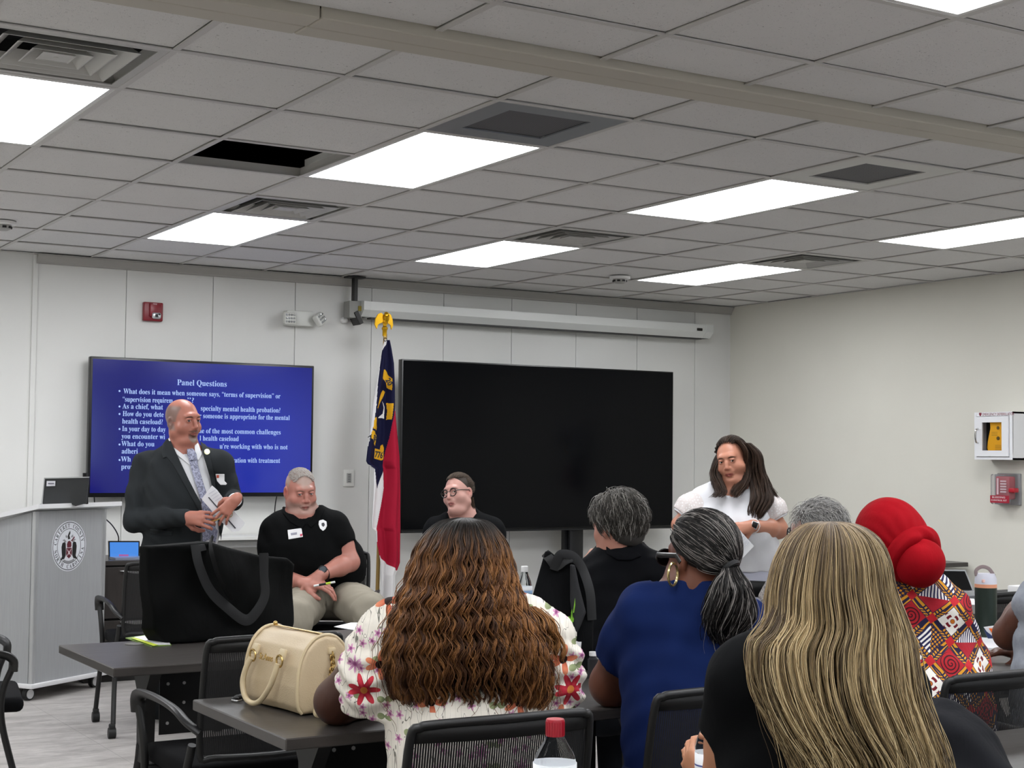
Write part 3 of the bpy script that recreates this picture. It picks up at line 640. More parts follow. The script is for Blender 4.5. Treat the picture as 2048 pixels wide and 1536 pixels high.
# ---- chairs
mm=Mat('black chair mesh','08080A',.7); v=mm.obj(); x,y,z=mm.xyz(v); a=(x*1150).sin().gt(-.92); mm.t.links.new(a.s,mm.b.inputs['Alpha']); MESHM=mm.m
def chair():
    t=thing('mesh_chair','black mesh nesting chair','chair',(0,0,0),0,'black mesh nesting chairs')
    bm=B(); box(bm,(0,.02,.465),(.48,.46,.06),bev=.025,seg=3); obj('seat',bm,fabric('seat fabric black','101012',.85),t,smooth=60)
    def bk(u,w): # u across, w 0..1 up
        z=.53+.35*w; y=-.235-.055*w-.035*(1-(u/.215)**2)*.8; return (u,y,z)
    bm=B(); ring=[(.215,0),(.222,.5),(.218,.93),(.20,.985),(.17,1.0),(0,1.01),(-.17,1.0),(-.20,.985),(-.218,.93),(-.222,.5),(-.215,0),(-.17,-.03),(0,-.04),(.17,-.03)]
    pts=[np.array(bk(*q)) for q in ring]; pp=[]
    for i in range(len(pts)):
        a,b,c,d=pts[i-1],pts[i],pts[(i+1)%len(pts)],pts[(i+2)%len(pts)]
        for k in range(4): q=k/4; pp.append(.5*((2*b)+(-a+c)*q+(2*a-5*b+4*c-d)*q*q+(-a+3*b-3*c+d)*q**3))
    tube(bm,pp,.010,8,closed=True,flat=(1.,1.)); obj('backrest_frame',bm,BP_,t,smooth=60)
    bm=B(); nx,nz=13,8; g=[[bm.verts.new(bk(-.212+.424*i/(nx-1),.0+.985*j/(nz-1))) for i in range(nx)] for j in range(nz)]
    for j in range(nz-1):
        for i in range(nx-1): bm.faces.new((g[j][i],g[j][i+1],g[j+1][i+1],g[j+1][i]))
    bf=obj('backrest_mesh',bm,MESHM,t,smooth=179)
    bm=B(); g=[[bm.verts.new((bk(-.212+.424*i/(nx-1),w)[0],bk(-.212+.424*i/(nx-1),w)[1]-.003,bk(0,w)[2])) for i in range(nx)] for w in (.89,.99)]
    for i in range(nx-1): bm.faces.new((g[0][i],g[0][i+1],g[1][i+1],g[1][i]))
    o=obj('top_band',bm,P('chair band','050506',.6),t,smooth=179); o.modifiers.new('s','SOLIDIFY').thickness=.006
    for s in (-1,1):
        bm=B(); tube(bm,bez([(s*.222,-.245,.60),(s*.255,-.225,.63),(s*.27,-.16,.66),(s*.275,-.02,.672),(s*.275,.14,.668),(s*.272,.20,.645),(s*.268,.205,.60)],6),.017,10,flat=(1.5,.7)); obj('armrest',bm,P('arm plastic','0A0A0B',.42),t,smooth=60)
        bm=B(); tube(bm,bez([(s*.268,.205,.62),(s*.262,.17,.52),(s*.255,.17,.40),(s*.262,.22,.20),(s*.268,.25,.07)],6),.013,10); obj('front_leg',bm,BP_,t,smooth=60)
        bm=B(); tube(bm,bez([(s*.235,-.22,.56),(s*.24,-.18,.44),(s*.25,-.20,.25),(s*.262,-.26,.07)],6),.013,10); obj('rear_leg',bm,BP_,t,smooth=60)
        for y in (.25,-.26): bm=B(); cyl(bm,(s*.267-.018,y,.027),(s*.267+.018,y,.027),.027,n=16); box(bm,(s*.267,y,.058),(.03,.035,.03),bev=.006); obj('caster',bm,BLKM,t)
    bm=B(); box(bm,(0,.16,.425),(.50,.03,.02),bev=.005); box(bm,(0,-.17,.43),(.48,.03,.02),bev=.005); obj('seat_frame',bm,BP_,t)
    return t
cp=chair(); cu_=False
def putc(u,v,zt,rz,lb,dy=0):
    global cu_
    c=atz(u,v,zt); R_=Matrix.Rotation(rz,3,'Z'); o=R_@Vector((0,-.29,0)); place(cp,cu_,(c[0]-o.x,c[1]-o.y+dy,0),rz,lb); cu_=True
putc(1008,1431,.885,-.03,'black mesh chair of the auburn haired woman, nearest the camera centre')
putc(1452,1372,.885,.05,'black mesh chair of the woman in the royal blue top')
putc(552,1270,.885,0,'empty black mesh chair behind the cream handbag')
putc(1275,1209,.885,-.05,'black chair of the man in the black shirt')
putc(2010,1343,.885,.0,'black mesh chair at the right edge before the print dress')
putc(2046,1184,.885,.0,'black chair at the right edge behind the green tumbler')
place(cp,True,(*atz(1632,1420,0)[:2],0),0,'black chair of the grey haired woman with glasses')
bl=atd(1690,1500,2.52); place(cp,True,(bl[0]-.0,bl[1]+.02,0),-.1,'black chair under the blonde woman, mostly below the frame')
pm_=atd(655,1185,8.4); place(cp,True,(pm_[0],pm_[1]+.02,0),PI-.5,'black chair under the seated man in the polo')
gm=atd(935,1205,9.4); place(cp,True,(gm[0],gm[1]+.02,0),PI-.45,'black chair under the seated woman with glasses')
fr=atd(340,1112,7.75); ang=-.12; o=Matrix.Rotation(ang,3,'Z')@Vector((0,-.29,0)); place(cp,True,(fr[0]-o.x,fr[1]-o.y,0),ang,'empty black armchair between the podium and the big tote')
lf=atz(38,1276,.66); place(cp,True,(lf[0]-.30,lf[1]-.24,0),-1.75,'black chair cut off by the left edge of the photo')
# ---- podium
PA=np.array([.02,2.413,0]); PBv=np.array([.534,2.768,0]); dX=nrm_=(PBv-PA)/np.linalg.norm(PBv-PA); PW=np.linalg.norm(PBv-PA); dY=np.array([-dX[1],dX[0],0]); DP=.62
def pd(s,t_,z): return tuple(PA+dX*s+dY*t_+np.array([0,0,z]))
t=thing('podium','pale grey rolling podium with a round county seal at the left','podium',pd(PW/2,DP/2,0),0)
gm_=Mat('podium grey laminate','9A9C9E',.38,spec=.5); v=gm_.obj(); gm_.col(gm_.mix(gm_.noise(gm_.scale(v,(1,1,.05)),120,2),'939597','A3A5A7')); GLAM=gm_.m
ALU=P('podium aluminium','B9BBBD',.3,.55); PWH=P('podium edge white','DADADC',.35)
def pbox(nm,s0,s1,t0,t1,z0,z1,mat,bev=.003,**k):
    bm=B(); R_=Matrix([[dX[0],dY[0],0],[dX[1],dY[1],0],[0,0,1]]); box(bm,pd((s0+s1)/2,(t0+t1)/2,(z0+z1)/2),(s1-s0,t1-t0,z1-z0),rot=R_,bev=bev); return obj(nm,bm,mat,t,smooth=40,**k)
zA=1.125; zB=.985; RDIR=dX
pbox('base_plate',-.02,PW+.03,-.02,DP,.075,.10,PWH)
pbox('front_panel',.03,PW-.03,.004,.02,.10,zA-.03,GLAM,0); 
bm=B(); prism(bm,[(.03,.10),(DP-.02,.10),(DP-.02,zB-.03),(.03,zA-.035)],lambda a,b,c:pd(c,a,b),.0,.018); obj('side_panel',bm,GLAM,t,smooth=None)
bm=B(); prism(bm,[(.03,.10),(DP-.02,.10),(DP-.02,zB-.03),(.03,zA-.035)],lambda a,b,c:pd(c,a,b),PW-.018,PW); obj('side_panel',bm,GLAM,t,smooth=None)
for s,tt,zz in ((.012,.012,zA-.03),(PW-.012,.012,zA-.03),(.012,DP-.02,zB-.02),(PW-.012,DP-.02,zB-.02)): bm=B(); cyl(bm,pd(s,tt,.08),pd(s,tt,zz),.019,n=16); obj('corner_post',bm,ALU,t,smooth=60)
bm=B(); prism(bm,[(-.05,zA-.012),(-.05,zA+.014),(DP+.03,zB+.012),(DP+.03,zB-.014)],lambda a,b,c:pd(c,a,b),-.035,PW+.085); obj('worktop',bm,PWH,t,smooth=None)
for s,tt in ((.03,.05),(PW-.02,.05),(.03,DP-.06),(PW-.02,DP-.06)):
    a=pd(s,tt,.037); bm=B(); ax=np.array([.55,-.83,0]); lo=np.array(a)-ax*.014; hi=np.array(a)+ax*.014; cyl(bm,lo,hi,.037,n=24); c=obj('caster',bm,BLKM,t); bm=B(); cyl(bm,hi-ax*.001,hi+ax*.004,.027,n=24); obj('caster_cap',bm,P('caster cap grey','c9c9cb',.4),c); bm=B(); box(bm,(a[0],a[1],.072),(.03,.03,.02)); obj('caster_stem',bm,BLKM,c)
# seal on the front panel
fn_=-dY; d_=ray(138,1092); tt=np.dot(PA+fn_*-.004-CAM,fn_)/np.dot(d_,fn_); SC=CAM+d_*tt; 
def sp(a,b,o=.0): return tuple(SC+dX*a+np.array([0,0,b])+fn_*o)
def disc(r0,r1,o0,o1,mat,nm,par,n=64):
    bm=B(); 
    if r0<=0: prism(bm,[(r1*math.cos(a),r1*math.sin(a)) for a in np.linspace(0,2*PI,n+1)[:-1]],lambda a,b,c:sp(a,b,c),o0,o1)
    else:
        V_=[[bm.verts.new(sp(r*math.cos(a),r*math.sin(a),o)) for a in np.linspace(0,2*PI,n+1)[:-1]] for r,o in ((r0,o0),(r0,o1),(r1,o1),(r1,o0))]
        for k in range(4):
            for j in range(n): bm.faces.new((V_[k][j],V_[k][(j+1)%n],V_[(k+1)%4][(j+1)%n],V_[(k+1)%4][j]))
    return obj(nm,bm,mat,par,smooth=None)
SEAL=disc(0,.150,0,.001,P('seal white','D9DCE2',.5),'seal',t); INK=P('seal ink','1E2026',.5)
disc(.1395,.1435,.001,.0016,INK,'seal_ring',SEAL); disc(.1015,.1045,.001,.0016,INK,'seal_ring',SEAL)
def arc_text(s,a0,a1,r,size,flip):
    for ch,a in zip(s,np.linspace(a0,a1,len(s))):
        if ch==' ': continue
        a=math.radians(a); ra=np.array([math.cos(a),math.sin(a)]); up=-ra if flip else ra; rt=np.array([up[1],-up[0]]); c=ra*r-up*size*.34
        text('seal_letter',ch,size,INK,SEAL,sp(c[0],c[1],.0012),tuple(dX*rt[0]+np.array([0,0,rt[1]])),tuple(dX*up[0]+np.array([0,0,up[1]])),align='CENTER',serif=True,ext=.0002,scx=.8)
arc_text('CARTERET COUNTY',171,15,.122,.034,False); arc_text('NORTH CAROLINA',194,350,.122,.034,True)
def crest(nm,poly,mat,o=.0016): bm=B(); prism(bm,[(a*.00142,b*.00142) for a,b in poly],lambda a,b,c:sp(a,b,c),.001,o); return obj(nm,bm,mat,SEAL,smooth=None)
BKI=P('crest black','0b0a0c',.5); MAR=P('crest maroon','5A1024',.5); GRI=P('crest grey','8f9094',.5)
for q in (1,-1): crest('whale',[(q*a,b) for a,b in ((-22,12),(-30,18),(-42,14),(-47,-2),(-45,-25),(-42,-42),(-48,-50),(-56,-58),(-46,-56),(-38,-54),(-28,-52),(-20,-38),(-20,-15))],BKI)
crest('shield',[(-17,-8),(17,-8),(18,-32),(12,-44),(0,-52),(-12,-44),(-18,-32)],MAR); crest('helmet',[(-12,-6),(-14,8),(-8,20),(4,22),(13,14),(14,0),(10,-6)],MAR,.0018)
crest('shield_cross',[(-15,-10),(0,-24),(15,-10),(4,-28),(15,-44),(0,-32),(-15,-44),(-4,-28)],P('crest pale','d8c8cc',.5),.002)
crest('plume',[(-8,28),(-10,44),(-2,58),(4,64),(6,54),(0,44),(6,30)],BKI); crest('axe',[(10,22),(20,30),(30,40),(34,34),(26,28),(18,18)],MAR); crest('scroll',[(-36,-62),(-20,-70),(0,-72),(20,-70),(36,-62),(32,-54),(16,-60),(0,-62),(-16,-60),(-32,-54)],GRI)
for q in (-1,1): crest('mantling',[(q*18,20),(q*30,30),(q*42,26),(q*34,22),(q*24,14)],GRI); crest('mantling',[(q*10,40),(q*22,48),(q*24,38),(q*14,34)],GRI)
# laptop on the podium
t=thing('laptop','open black laptop on top of the podium, lid towards the room','laptop',pd(.12,.12,zA))
c=[atd(u,v,8.98) for u,v in ((89,957),(178,955),(172,1007),(83,1012))]; n=nrm_=np.cross(c[1]-c[0],c[3]-c[0]); n=n/np.linalg.norm(n)
def slab(nm,c,n,th,mat,par,smooth=None):
    bm=B(); A=[bm.verts.new(q) for q in c];Bq=[bm.verts.new(np.array(q)+n*th) for q in c]; bm.faces.new(A);bm.faces.new(Bq[::-1])
    for i in range(len(c)): bm.faces.new((A[i],A[(i+1)%len(c)],Bq[(i+1)%len(c)],Bq[i]))
    return obj(nm,bm,mat,par,smooth=smooth)
slab('lid',c,n if n@CF>0 else -n,.012,P('laptop dark','2B2D2F',.4,.2),t)
cl=[atd(u,v,8.975) for u,v in ((88,956),(90,956),(84.5,1012),(82,1012))]; slab('lid_edge',cl,CF,.012,P('laptop silver','b4b6b8',.3,.7),t); cl=[atd(u,v,8.975) for u,v in ((88,955.5),(178,953.5),(178,955.5),(89,957.5))]; slab('lid_edge',cl,CF,.012,P('laptop silver','b4b6b8',.3,.7),t)
cl=[atd(u,v,8.97) for u,v in ((93.5,962),(110.5,962),(110,972),(93,972.5))]; st_=slab('sticker',cl,CF,.003,P('sticker white','C9C9CF',.5),t); cl=[atd(u,v,8.965) for u,v in ((96,966),(108,966),(108,968),(96,968))]; slab('sticker_print',cl,CF,.002,P('sticker ink','5a5a66',.5),st_)
b0=[np.array(c[3]),np.array(c[2]),np.array(c[2])+dY*.22-np.array([0,0,.05]),np.array(c[3])+dY*.22-np.array([0,0,.05])]; slab('keyboard_base',b0,np.array([0,0,1.]),.014,P('laptop dark','2B2D2F',.4,.2),t)
tp=thing('pen_holder','small black desk items beside the laptop on the podium','pen holder',atd(172,950,9.05)); bm=B(); 
for u in (168,173): a=atd(u,946,9.05);b=atd(u+1,1008,9.05); cyl(bm,a,b,.008,n=8)
obj('sticks',bm,BLKM,tp)
# ---- cabinet with drawers below the lit screen
FY=2.95; xl,xr=.475,1.12
t=thing('drawer_cabinet','low dark wood drawer cabinet against the wall right of the podium','cabinet',((xl+xr)/2,3.2,0))
bm=B(); box(bm,((xl+xr)/2,(FY+3.5)/2,.745),(xr-xl+.02,3.5-FY+.01,.03),bev=.003); obj('top',bm,LAM,t,smooth=None)
bm=B(); box(bm,((xl+xr)/2,(FY+3.5)/2+.01,.365),(xr-xl,3.5-FY-.02,.73)); obj('carcass',bm,P('cabinet dark','1c1a19',.5),t,smooth=None)
wd=Mat('cabinet wood','2B2624',.45); v=wd.obj(); wd.col(wd.mix(wd.noise(wd.scale(v,(9,9,1)),3,5,.6,.5),'211D1B','3A3431'))
for z0,z1,vh in ((.40,.72,1142),(.05,.385,1244)):
    bm=B(); box(bm,((xl+xr)/2,FY-.004,(z0+z1)/2),(xr-xl-.01,.018,z1-z0),bev=.002); d=obj('drawer',bm,wd.m,t,smooth=None)
    a=aty(240,vh,FY-.02); bm=B(); prism(bm,[(0,0),(.06,.006),(.15,.004),(.24,.0),(.19,-.018),(.09,-.018),(.04,-.008)],lambda p,q,c:(a[0]+p,c,a[2]+q),FY-.03,FY-.013); obj('handle',bm,P('handle bright','E4E4E6',.3,.2),d,smooth=None)
# small lit laptop on the cabinet
t=thing('small_laptop','small lit laptop with a blue screen on the dark cabinet','laptop',(.72,3.15,.76)); YS=3.12
c=[aty(u,v,YS) for u,v in ((217,1082),(279.5,1082),(279,1119),(218,1120))]; slab('lid',c,np.array([0,1.,0]),.012,BLK,t)
c=[aty(u,v,YS-.002) for u,v in ((219.5,1084.5),(277,1084.5),(276.5,1116.5),(220,1117))]; ms=Mat('small screen lit','02060E',.2); ms.emit('4E8FE8',SCR_K*.95); sc_=slab('screen',c,np.array([0,-1.,0]),.001,ms.m,t)
c=[aty(u,v,YS-.004) for u,v in ((238,1109),(257,1109),(257,1112),(238,1112))]; mt=Mat('screen pink text','100008',.2); mt.emit('C060A0',SCR_K*.8); slab('screen_text',c,np.array([0,-1.,0]),.0005,mt.m,sc_)
c0=aty(218,1120,YS);c1=aty(279,1119,YS); slab('keyboard_base',[np.array([c0[0],YS-.14,.761]),np.array([c1[0],YS-.14,.761]),np.array([c1[0],YS+.012,.761]),np.array([c0[0],YS+.012,.761])],np.array([0,0,1.]),.014,P('laptop pale','9AA2B8',.3,.3),t)
cable('laptop_cable','thin black cable curving down from the podium to the small lit laptop',[tuple(aty(u,v,y_)) for u,v,y_ in ((205,1033,2.9),(222,1048,3.0),(232,1062,3.1),(237,1074,3.14),(237,1084,3.15),(238,1110,3.15))],.004)
# ---- generic 2-D outline bags
def poly2(pg):
    pg=A3(pg)
    def fn(q):
        d=np.full(len(q),1e18); ins=np.zeros(len(q),bool)
        for i in range(len(pg)):
            a,b=pg[i],pg[i-1]; e=b-a; w=q-a; t_=np.clip(w@e/(e@e),0,1); x=w-t_[:,None]*e; d=np.minimum(d,(x*x).sum(1)); c1=(a[1]>q[:,1])!=(b[1]>q[:,1]); xi=(b[0]-a[0])*(q[:,1]-a[1])/((b[1]-a[1]) if b[1]!=a[1] else 1e-9)+a[0]; ins^=c1&(q[:,0]<xi)
        return np.where(ins,-1,1)*np.sqrt(d)
    return fn
def strap(bm,pts,w=.04,th=.004,up=(0,0,1),n=8): return tube(bm,bez(pts,n),1.,8,flat=(w/2,th/2),up=up)
def furniture_bags():
    # big black tote
    a=atz(345,1290,.74); b=atz(604,1262,.74); dx=nrm(b-a); dn=np.array([dx[1],-dx[0],0.])  # dn towards camera
    W_=np.linalg.norm(b-a); BT=fabric('tote black polypropylene','090A0A',.8,500,.3,.25,fold=6)
    t=thing('tote_bag','huge slumped black tote bag standing on the left table','bag',a*.5+b*.5)
    def loc(u,v,off=0):  # pixel -> point on the bag front plane
        d=ray(u,v); q=(a+dn*off-CAM)@dn/(d@dn); return CAM+d*q
    px=[(318,1094),(352,1092),(392,1088),(428,1084),(462,1093),(500,1103),(545,1113),(590,1117),(608,1130),(606,1165),(602,1210),(599,1250),(592,1268),(560,1282),(470,1294),(372,1297),(345,1290),(324,1262),(319,1200)]
    to2=lambda P:np.stack([(P-a)@dx,P[:,2]],1)
    pg=to2(np.array([loc(u,v) for u,v in px])); pg[:,1]=np.maximum(pg[:,1],.742); pf_=poly2(pg); cz=.90
    def ev(P):
        q=to2(P); d2=pf_(q); y=(P-a)@dn; s_=q[:,0]/W_; hh=np.clip((q[:,1]-.74)/.36,0,1)
        th=.085*(1-.62*hh)*np.clip(1-np.abs(s_-.5)**3*3,.45,1); cen=-.085+.01*np.sin(s_*5); fo=.010*np.sin(s_*9+q[:,1]*16+1.)*(.3+hh)+.006*np.sin(s_*17-q[:,1]*26)
        dy=np.abs(y-cen-fo)-th; d=np.maximum(d2+.012,dy); r=.012; return np.where((d2+.012>-.02)&(dy>-.02),np.sqrt(np.maximum(d2+.012,0)**2+np.maximum(dy,0)**2)+np.minimum(d,0)-r,d-r)
    lo=np.minimum(a,b)-.12; hi=np.maximum(a,b)+.12; lo[2]=.73;hi[2]=1.15; V,F=sdf_mesh(ev,lo,hi,.006); raw('body',relax(V,F,1),F,BT,t)
    SM=P('tote strap webbing','101113',.75)
    for pts in ([(390,1089,0),(398,1130,.02),(420,1180,.03),(455,1215,.035),(490,1240,.04),(512,1225,.04),(530,1190,.03),(528,1150,.02),(528,1106,.015)],[(424,1084,-.03),(418,1062,-.02) if 0 else (420,1082,-.02),(424,1110,.02),(440,1160,.03),(462,1200,.035)]):
        bm=B(); strap(bm,[loc(u,v,.012+o) for u,v,o in pts],.042,.004,up=tuple(dn)); obj('strap',bm,SM,t,smooth=60)
    bm=B(); c=[loc(u,v,.014) for u,v in ((518,1107),(536,1108),(535,1190),(519,1190))]; slab('strap_patch',c,dn,.004,SM,t); 
    c=[loc(u,v,.010) for u,v in ((389,1090),(408,1088),(412,1100),(394,1104))]; slab('strap_patch',c,dn,.004,P('tote strap light','2A2B2D',.6),t)
    # cream handbag
    CB_=Mat('cream faux leather','C2AE8E',.45,spec=.4); v=CB_.obj(); CB_.col(CB_.mix(CB_.noise(v,10,4),'B8A382','D0BEA0')); CB_.bump(CB_.vor(v,260)['Distance'],.25,.0015); CM=CB_.m; TRM=P('cream leather trim','CDBB98',.4); GD=P('gold hardware','C2A468',.25,.9)
    c0=atz(500,1393,.742); y0,y1=-2.775,-2.475; xc=-.485
    t=thing('handbag','cream faux leather bowling handbag with gold chain on the table corner','handbag',(xc,(y0+y1)/2,.74))
    prof=[(a*.9,b) for a,b in [(-.078,.0),(-.092,.02),(-.095,.07),(-.088,.125),(-.068,.170),(-.036,.198),(0,.206),(.036,.198),(.068,.170),(.088,.125),(.095,.07),(.092,.02),(.078,0)]]
    pfn=poly2(prof); rz=.12; cx,cy=math.cos(rz),math.sin(rz); O=np.array([xc,(y0+y1)/2,.744]); bx=np.array([cx,cy,0]); by=np.array([-cy,cx,0.]); HLn=(y1-y0)/2
    def ev2(P):
        q=P-O; l=np.stack([q@bx,q[:,2]],1); yy=q@by; d2=pfn(l)+.010; dy=np.abs(yy)-HLn+.010-.006*np.clip(1-(l[:,0]/.08)**2,0,1); m_=np.maximum(d2,dy); return np.where(m_>0,np.sqrt(np.maximum(d2,0)**2+np.maximum(dy,0)**2),m_)-.010+.0012*np.sin(l[:,0]*50+yy*23)
    lo=O-[.17,.25,.01];hi=O+[.17,.25,.24]; V,F=sdf_mesh(ev2,lo,hi,.004); raw('body',relax(V,F,1),F,CM,t)
    g=lambda x,y,z:O+bx*x+by*y+np.array([0,0,z])
    for ye in (-HLn+.004,HLn-.004): bm=B(); tube(bm,bez([g(x*1.0,ye,z+.002) for x,z in prof],3),.0045,8); obj('piping',bm,TRM,t)
    bm=B(); tube(bm,[g(0,-HLn+.02,.209),g(0,HLn-.02,.209)],.004,6,flat=(1.6,.6)); obj('zipper',bm,GD,t)
    bm=B(); bmesh.ops.create_icosphere(bm,subdivisions=2,radius=.007); bmesh.ops.translate(bm,vec=Vector(g(0,HLn-.02,.214)),verts=bm.verts); obj('zip_pull',bm,GD,t)
    for k,ys in enumerate((.085,-.065)):
        bm=B(); box(bm,g(-.086,ys,.152),(.010,.03,.03),rot=Matrix.Rotation(rz,3,'Z')@Matrix.Rotation(.35,3,'Y'),bev=.003); obj('handle_tab',bm,TRM,t)
        bm=B(); c=g(-.095,ys,.135); tube(bm,[c+by*.016*math.cos(a_)+np.array([0,0,1.])*.016*math.sin(a_) for a_ in np.linspace(0,2*PI,17)[:-1]],.0028,6,closed=True); obj('ring',bm,GD,t)
    bm=B(); pts=[g(-.100,.085,.128),g(-.108,.098,.100),g(-.114,.105,.06),g(-.116,.085,.022),g(-.116,.045,.010),g(-.116,.0,.022),g(-.112,-.04,.06),g(-.106,-.06,.10),g(-.100,-.065,.128)]; tube(bm,bez(pts,8),.0078,10); obj('handle',bm,TRM,t,smooth=60)
    text('logo_script','St.Anns',.026,GD,t,g(-.0925,.055,.128),tuple(-by),tuple(nrm(np.array([.22*bx[0],.22*bx[1],1.]))),ext=.001,width=.075)
    # chain and shoulder strap on the near end
    ye=-HLn-.010; pc=[g(.012,ye,.155),g(.013,ye-.004,.13),g(.007,ye-.006,.105),g(.010,ye-.006,.085)]; cp_=bez(pc,3)
    for i,q in enumerate(cp_): bm=B(); ax1=bx if i%2 else by; tube(bm,[q+ax1*.0065*math.cos(a_)+np.array([0,0,1.])*.009*math.sin(a_) for a_ in np.linspace(0,2*PI,11)[:-1]],.0022,5,closed=True); obj('chain_link',bm,GD,t)
    bm=B(); box(bm,g(.013,ye+.004,.165),(.022,.012,.018),rot=Matrix.Rotation(rz,3,'Z'),bev=.003); obj('handle_tab',bm,TRM,t)
    bm=B(); strap(bm,[g(.002,ye-.006,.082),g(-.022,ye-.012,.050),g(-.045,ye-.022,.022),g(-.048,ye-.034,.006),g(-.005,ye-.048,.004),g(.055,ye-.048,.004),(g(.10,ye-.03,.004))],.02,.005,up=(0,0,1)); obj('shoulder_strap',bm,TRM,t,smooth=60)
    # keys / black lanyard on the table
    t=thing('keys','small dark bunch of keys at the corner of the handbag table','keys',atz(485,1396,.742)); 
    for u,v,r in ((470,1397,.010),(478,1394,.013),(487,1392,.014),(494,1389,.013)): bm=B(); bmesh.ops.create_icosphere(bm,subdivisions=2,radius=r); bmesh.ops.scale(bm,vec=(1.2,1,.55),verts=bm.verts); bmesh.ops.translate(bm,vec=Vector(atz(u,v,.741+r*.55)),verts=bm.verts); obj('key_fob',bm,BLKM,t)
    bm=B(); tube(bm,bez([atz(464,1400,.745),atz(474,1402,.745),atz(484,1400,.746)],4),.003,6); obj('key_ring',bm,P('steel key','a8a8a8',.3,.9),t)
    # centre tote with green print
    t=thing('tote_bag','upright black tote bag with green writing beside the woman in royal blue','bag',atz(1128,1345,.74))
    D=4.95; TM=fabric('tote centre black','111214',.8,500,.3,.25,fold=7)
    def bagpart(nm,px,d0,th,mat,bul=.0,h=.005,par=t):
        pf=poly_px(px)
        def ev(P):
            z=(P-CAM)@CF; e=pf(P)+.006; dz=np.abs(z-d0-bul*np.sin(P[:,2]*24+P[:,0]*15))-th/2+.006; m_=np.maximum(e,dz); return np.where(m_>0,np.sqrt(np.maximum(e,0)**2+np.maximum(dz,0)**2),m_)-.006
        c=[atd(u,v,t_) for u,v in px for t_ in (d0-th,d0+th)]; V,F=sdf_mesh(ev,np.min(c,0)-.02,np.max(c,0)+.02,h); return raw(nm,relax(V,F,1),F,mat,par)
    bagpart('body',[(1064,1195),(1090,1103),(1098,1101),(1112,1112),(1140,1125),(1163,1120),(1180,1165),(1187,1230),(1185,1343),(1070,1343),(1064,1250)],D+.07,.13,TM,.006)
    bagpart('gusset',[(1140,1128),(1150,1130),(1158,1170),(1172,1225),(1160,1255),(1150,1275),(1140,1200)],D-.02,.03,P('tote gusset grey','202124',.8),.004)
    for pts in ([(1108,1140,D),(1118,1112,D-.02),(1132,1108,D-.02),(1150,1116,D-.01),(1166,1140,D),(1180,1185,D-.01),(1184,1240,D)],[(1090,1106,D+.02),(1100,1118,D),(1112,1132,D),(1128,1122,D-.01),(1142,1114,D-.01)]): bm=B(); strap(bm,[atd(*q) for q in pts],.030,.004,up=tuple(-CF)); obj('strap',bm,P('strap dark grey','27282a',.7),t,smooth=60)
    GN=P('print lime','86C23A',.5); GN2=P('print green dim','3E6B34',.5)
    for px in ([(1129,1250),(1138,1232),(1143,1242),(1140,1246)],[(1139,1248),(1147,1244),(1148,1238),(1142,1226),(1144,1218)],[(1146,1225),(1150,1196),(1150.5,1210),(1148,1226)]): slab('green_ribbon',[atd(u,v,D-.045) for u,v in px],CF,.003,GN,t)
    for s_,u,v,w_ in (('AN',1134,1274,.016),('NC',1134,1296,.020),('HE',1130,1302,.02),('2',1132,1318,.012)): a_=atd(u,v,D-.012); text('printed_word',s_,.018,GN2,t,tuple(a_),tuple(CR),(0,0,1),width=w_)
    bagpart('blue_lining',[(1143,1133),(1147,1133),(1151,1165),(1149,1196),(1141,1196),(1140,1170)],D-.012,.02,P('lining slate blue','2F4058',.7),0)
    # white folded napkin by the tote
    t=thing('folded_napkin','white folded paper standing on the table beside the centre tote','paper',atd(1152,1345,4.8))
    D2=4.78; PW_=P('tissue white','D2D2D4',.8)
    def pp(nm,px,dd,th=.004): return slab(nm,[atd(u,v,D2+d_) for (u,v),d_ in zip(px,dd)],CF,th,PW_,t)
    pp('paper_fold',[(1141,1284),(1163,1284),(1160,1318),(1154,1346),(1138,1346),(1140,1318)],[0,.03,.03,.02,0,-.01]); pp('paper_fold',[(1143,1274),(1147,1280),(1162,1286),(1160,1316),(1141,1316)],[.02,.02,.035,.04,.03]); pp('paper_fold',[(1136,1344),(1158,1343),(1166,1347),(1150,1351),(1134,1350)],[.01,.0,.01,-.02,-.02])
    # papers and folder
    def flat(nm,lb,cat,px,z,mat,th=.002,grp=None):
        c=[atz(u,v,z) for u,v in px]; o=slab(nm,c,np.array([0,0,1.]),th,mat,None); tag(o,lb,cat,grp); return o
    W1=P('paper white','E2E2E6',.6)
    flat('folder','green and white folder lying on the left table by the big tote','folder',[(251,1277),(302,1270),(330,1269),(343,1291),(304,1294)],.7405,P('folder green','6E8A3A',.5),.003); flat('booklet','white sheet with lime edge on the folder of the left table','booklet',[(268,1275),(302,1270.5),(328,1269),(341,1289.5),(312,1290)],.7440,W1,.002); flat('booklet','lime strip sheet on the folder of the left table','booklet',[(262,1276.5),(270,1275.2),(316,1290),(307,1292)],.7462,P('lime sheet','B8C83C',.5),.001)
    flat('paper_sheet','white sheet on the table left of the floral blouse','paper',[(668,1254),(702,1246),(724,1246),(716,1262)],.7405,W1)
    flat('writing_pad','thick white writing pad on the table by the green tumbler','notepad',[(1938,1276),(1990,1280),(2012,1296),(1985,1303),(1945,1300)],.7405,W1,.012)
    flat('paper_sheet','white printed sheets on the background table left of the green tumbler','paper',[(1908,1196),(1948,1198),(1952,1210),(1918,1209)],.7405,W1); flat('paper_sheet','white sheet right of the green tumbler in the background','paper',[(1990,1182),(2004,1182),(2002,1196),(1988,1196)],.7405,W1)
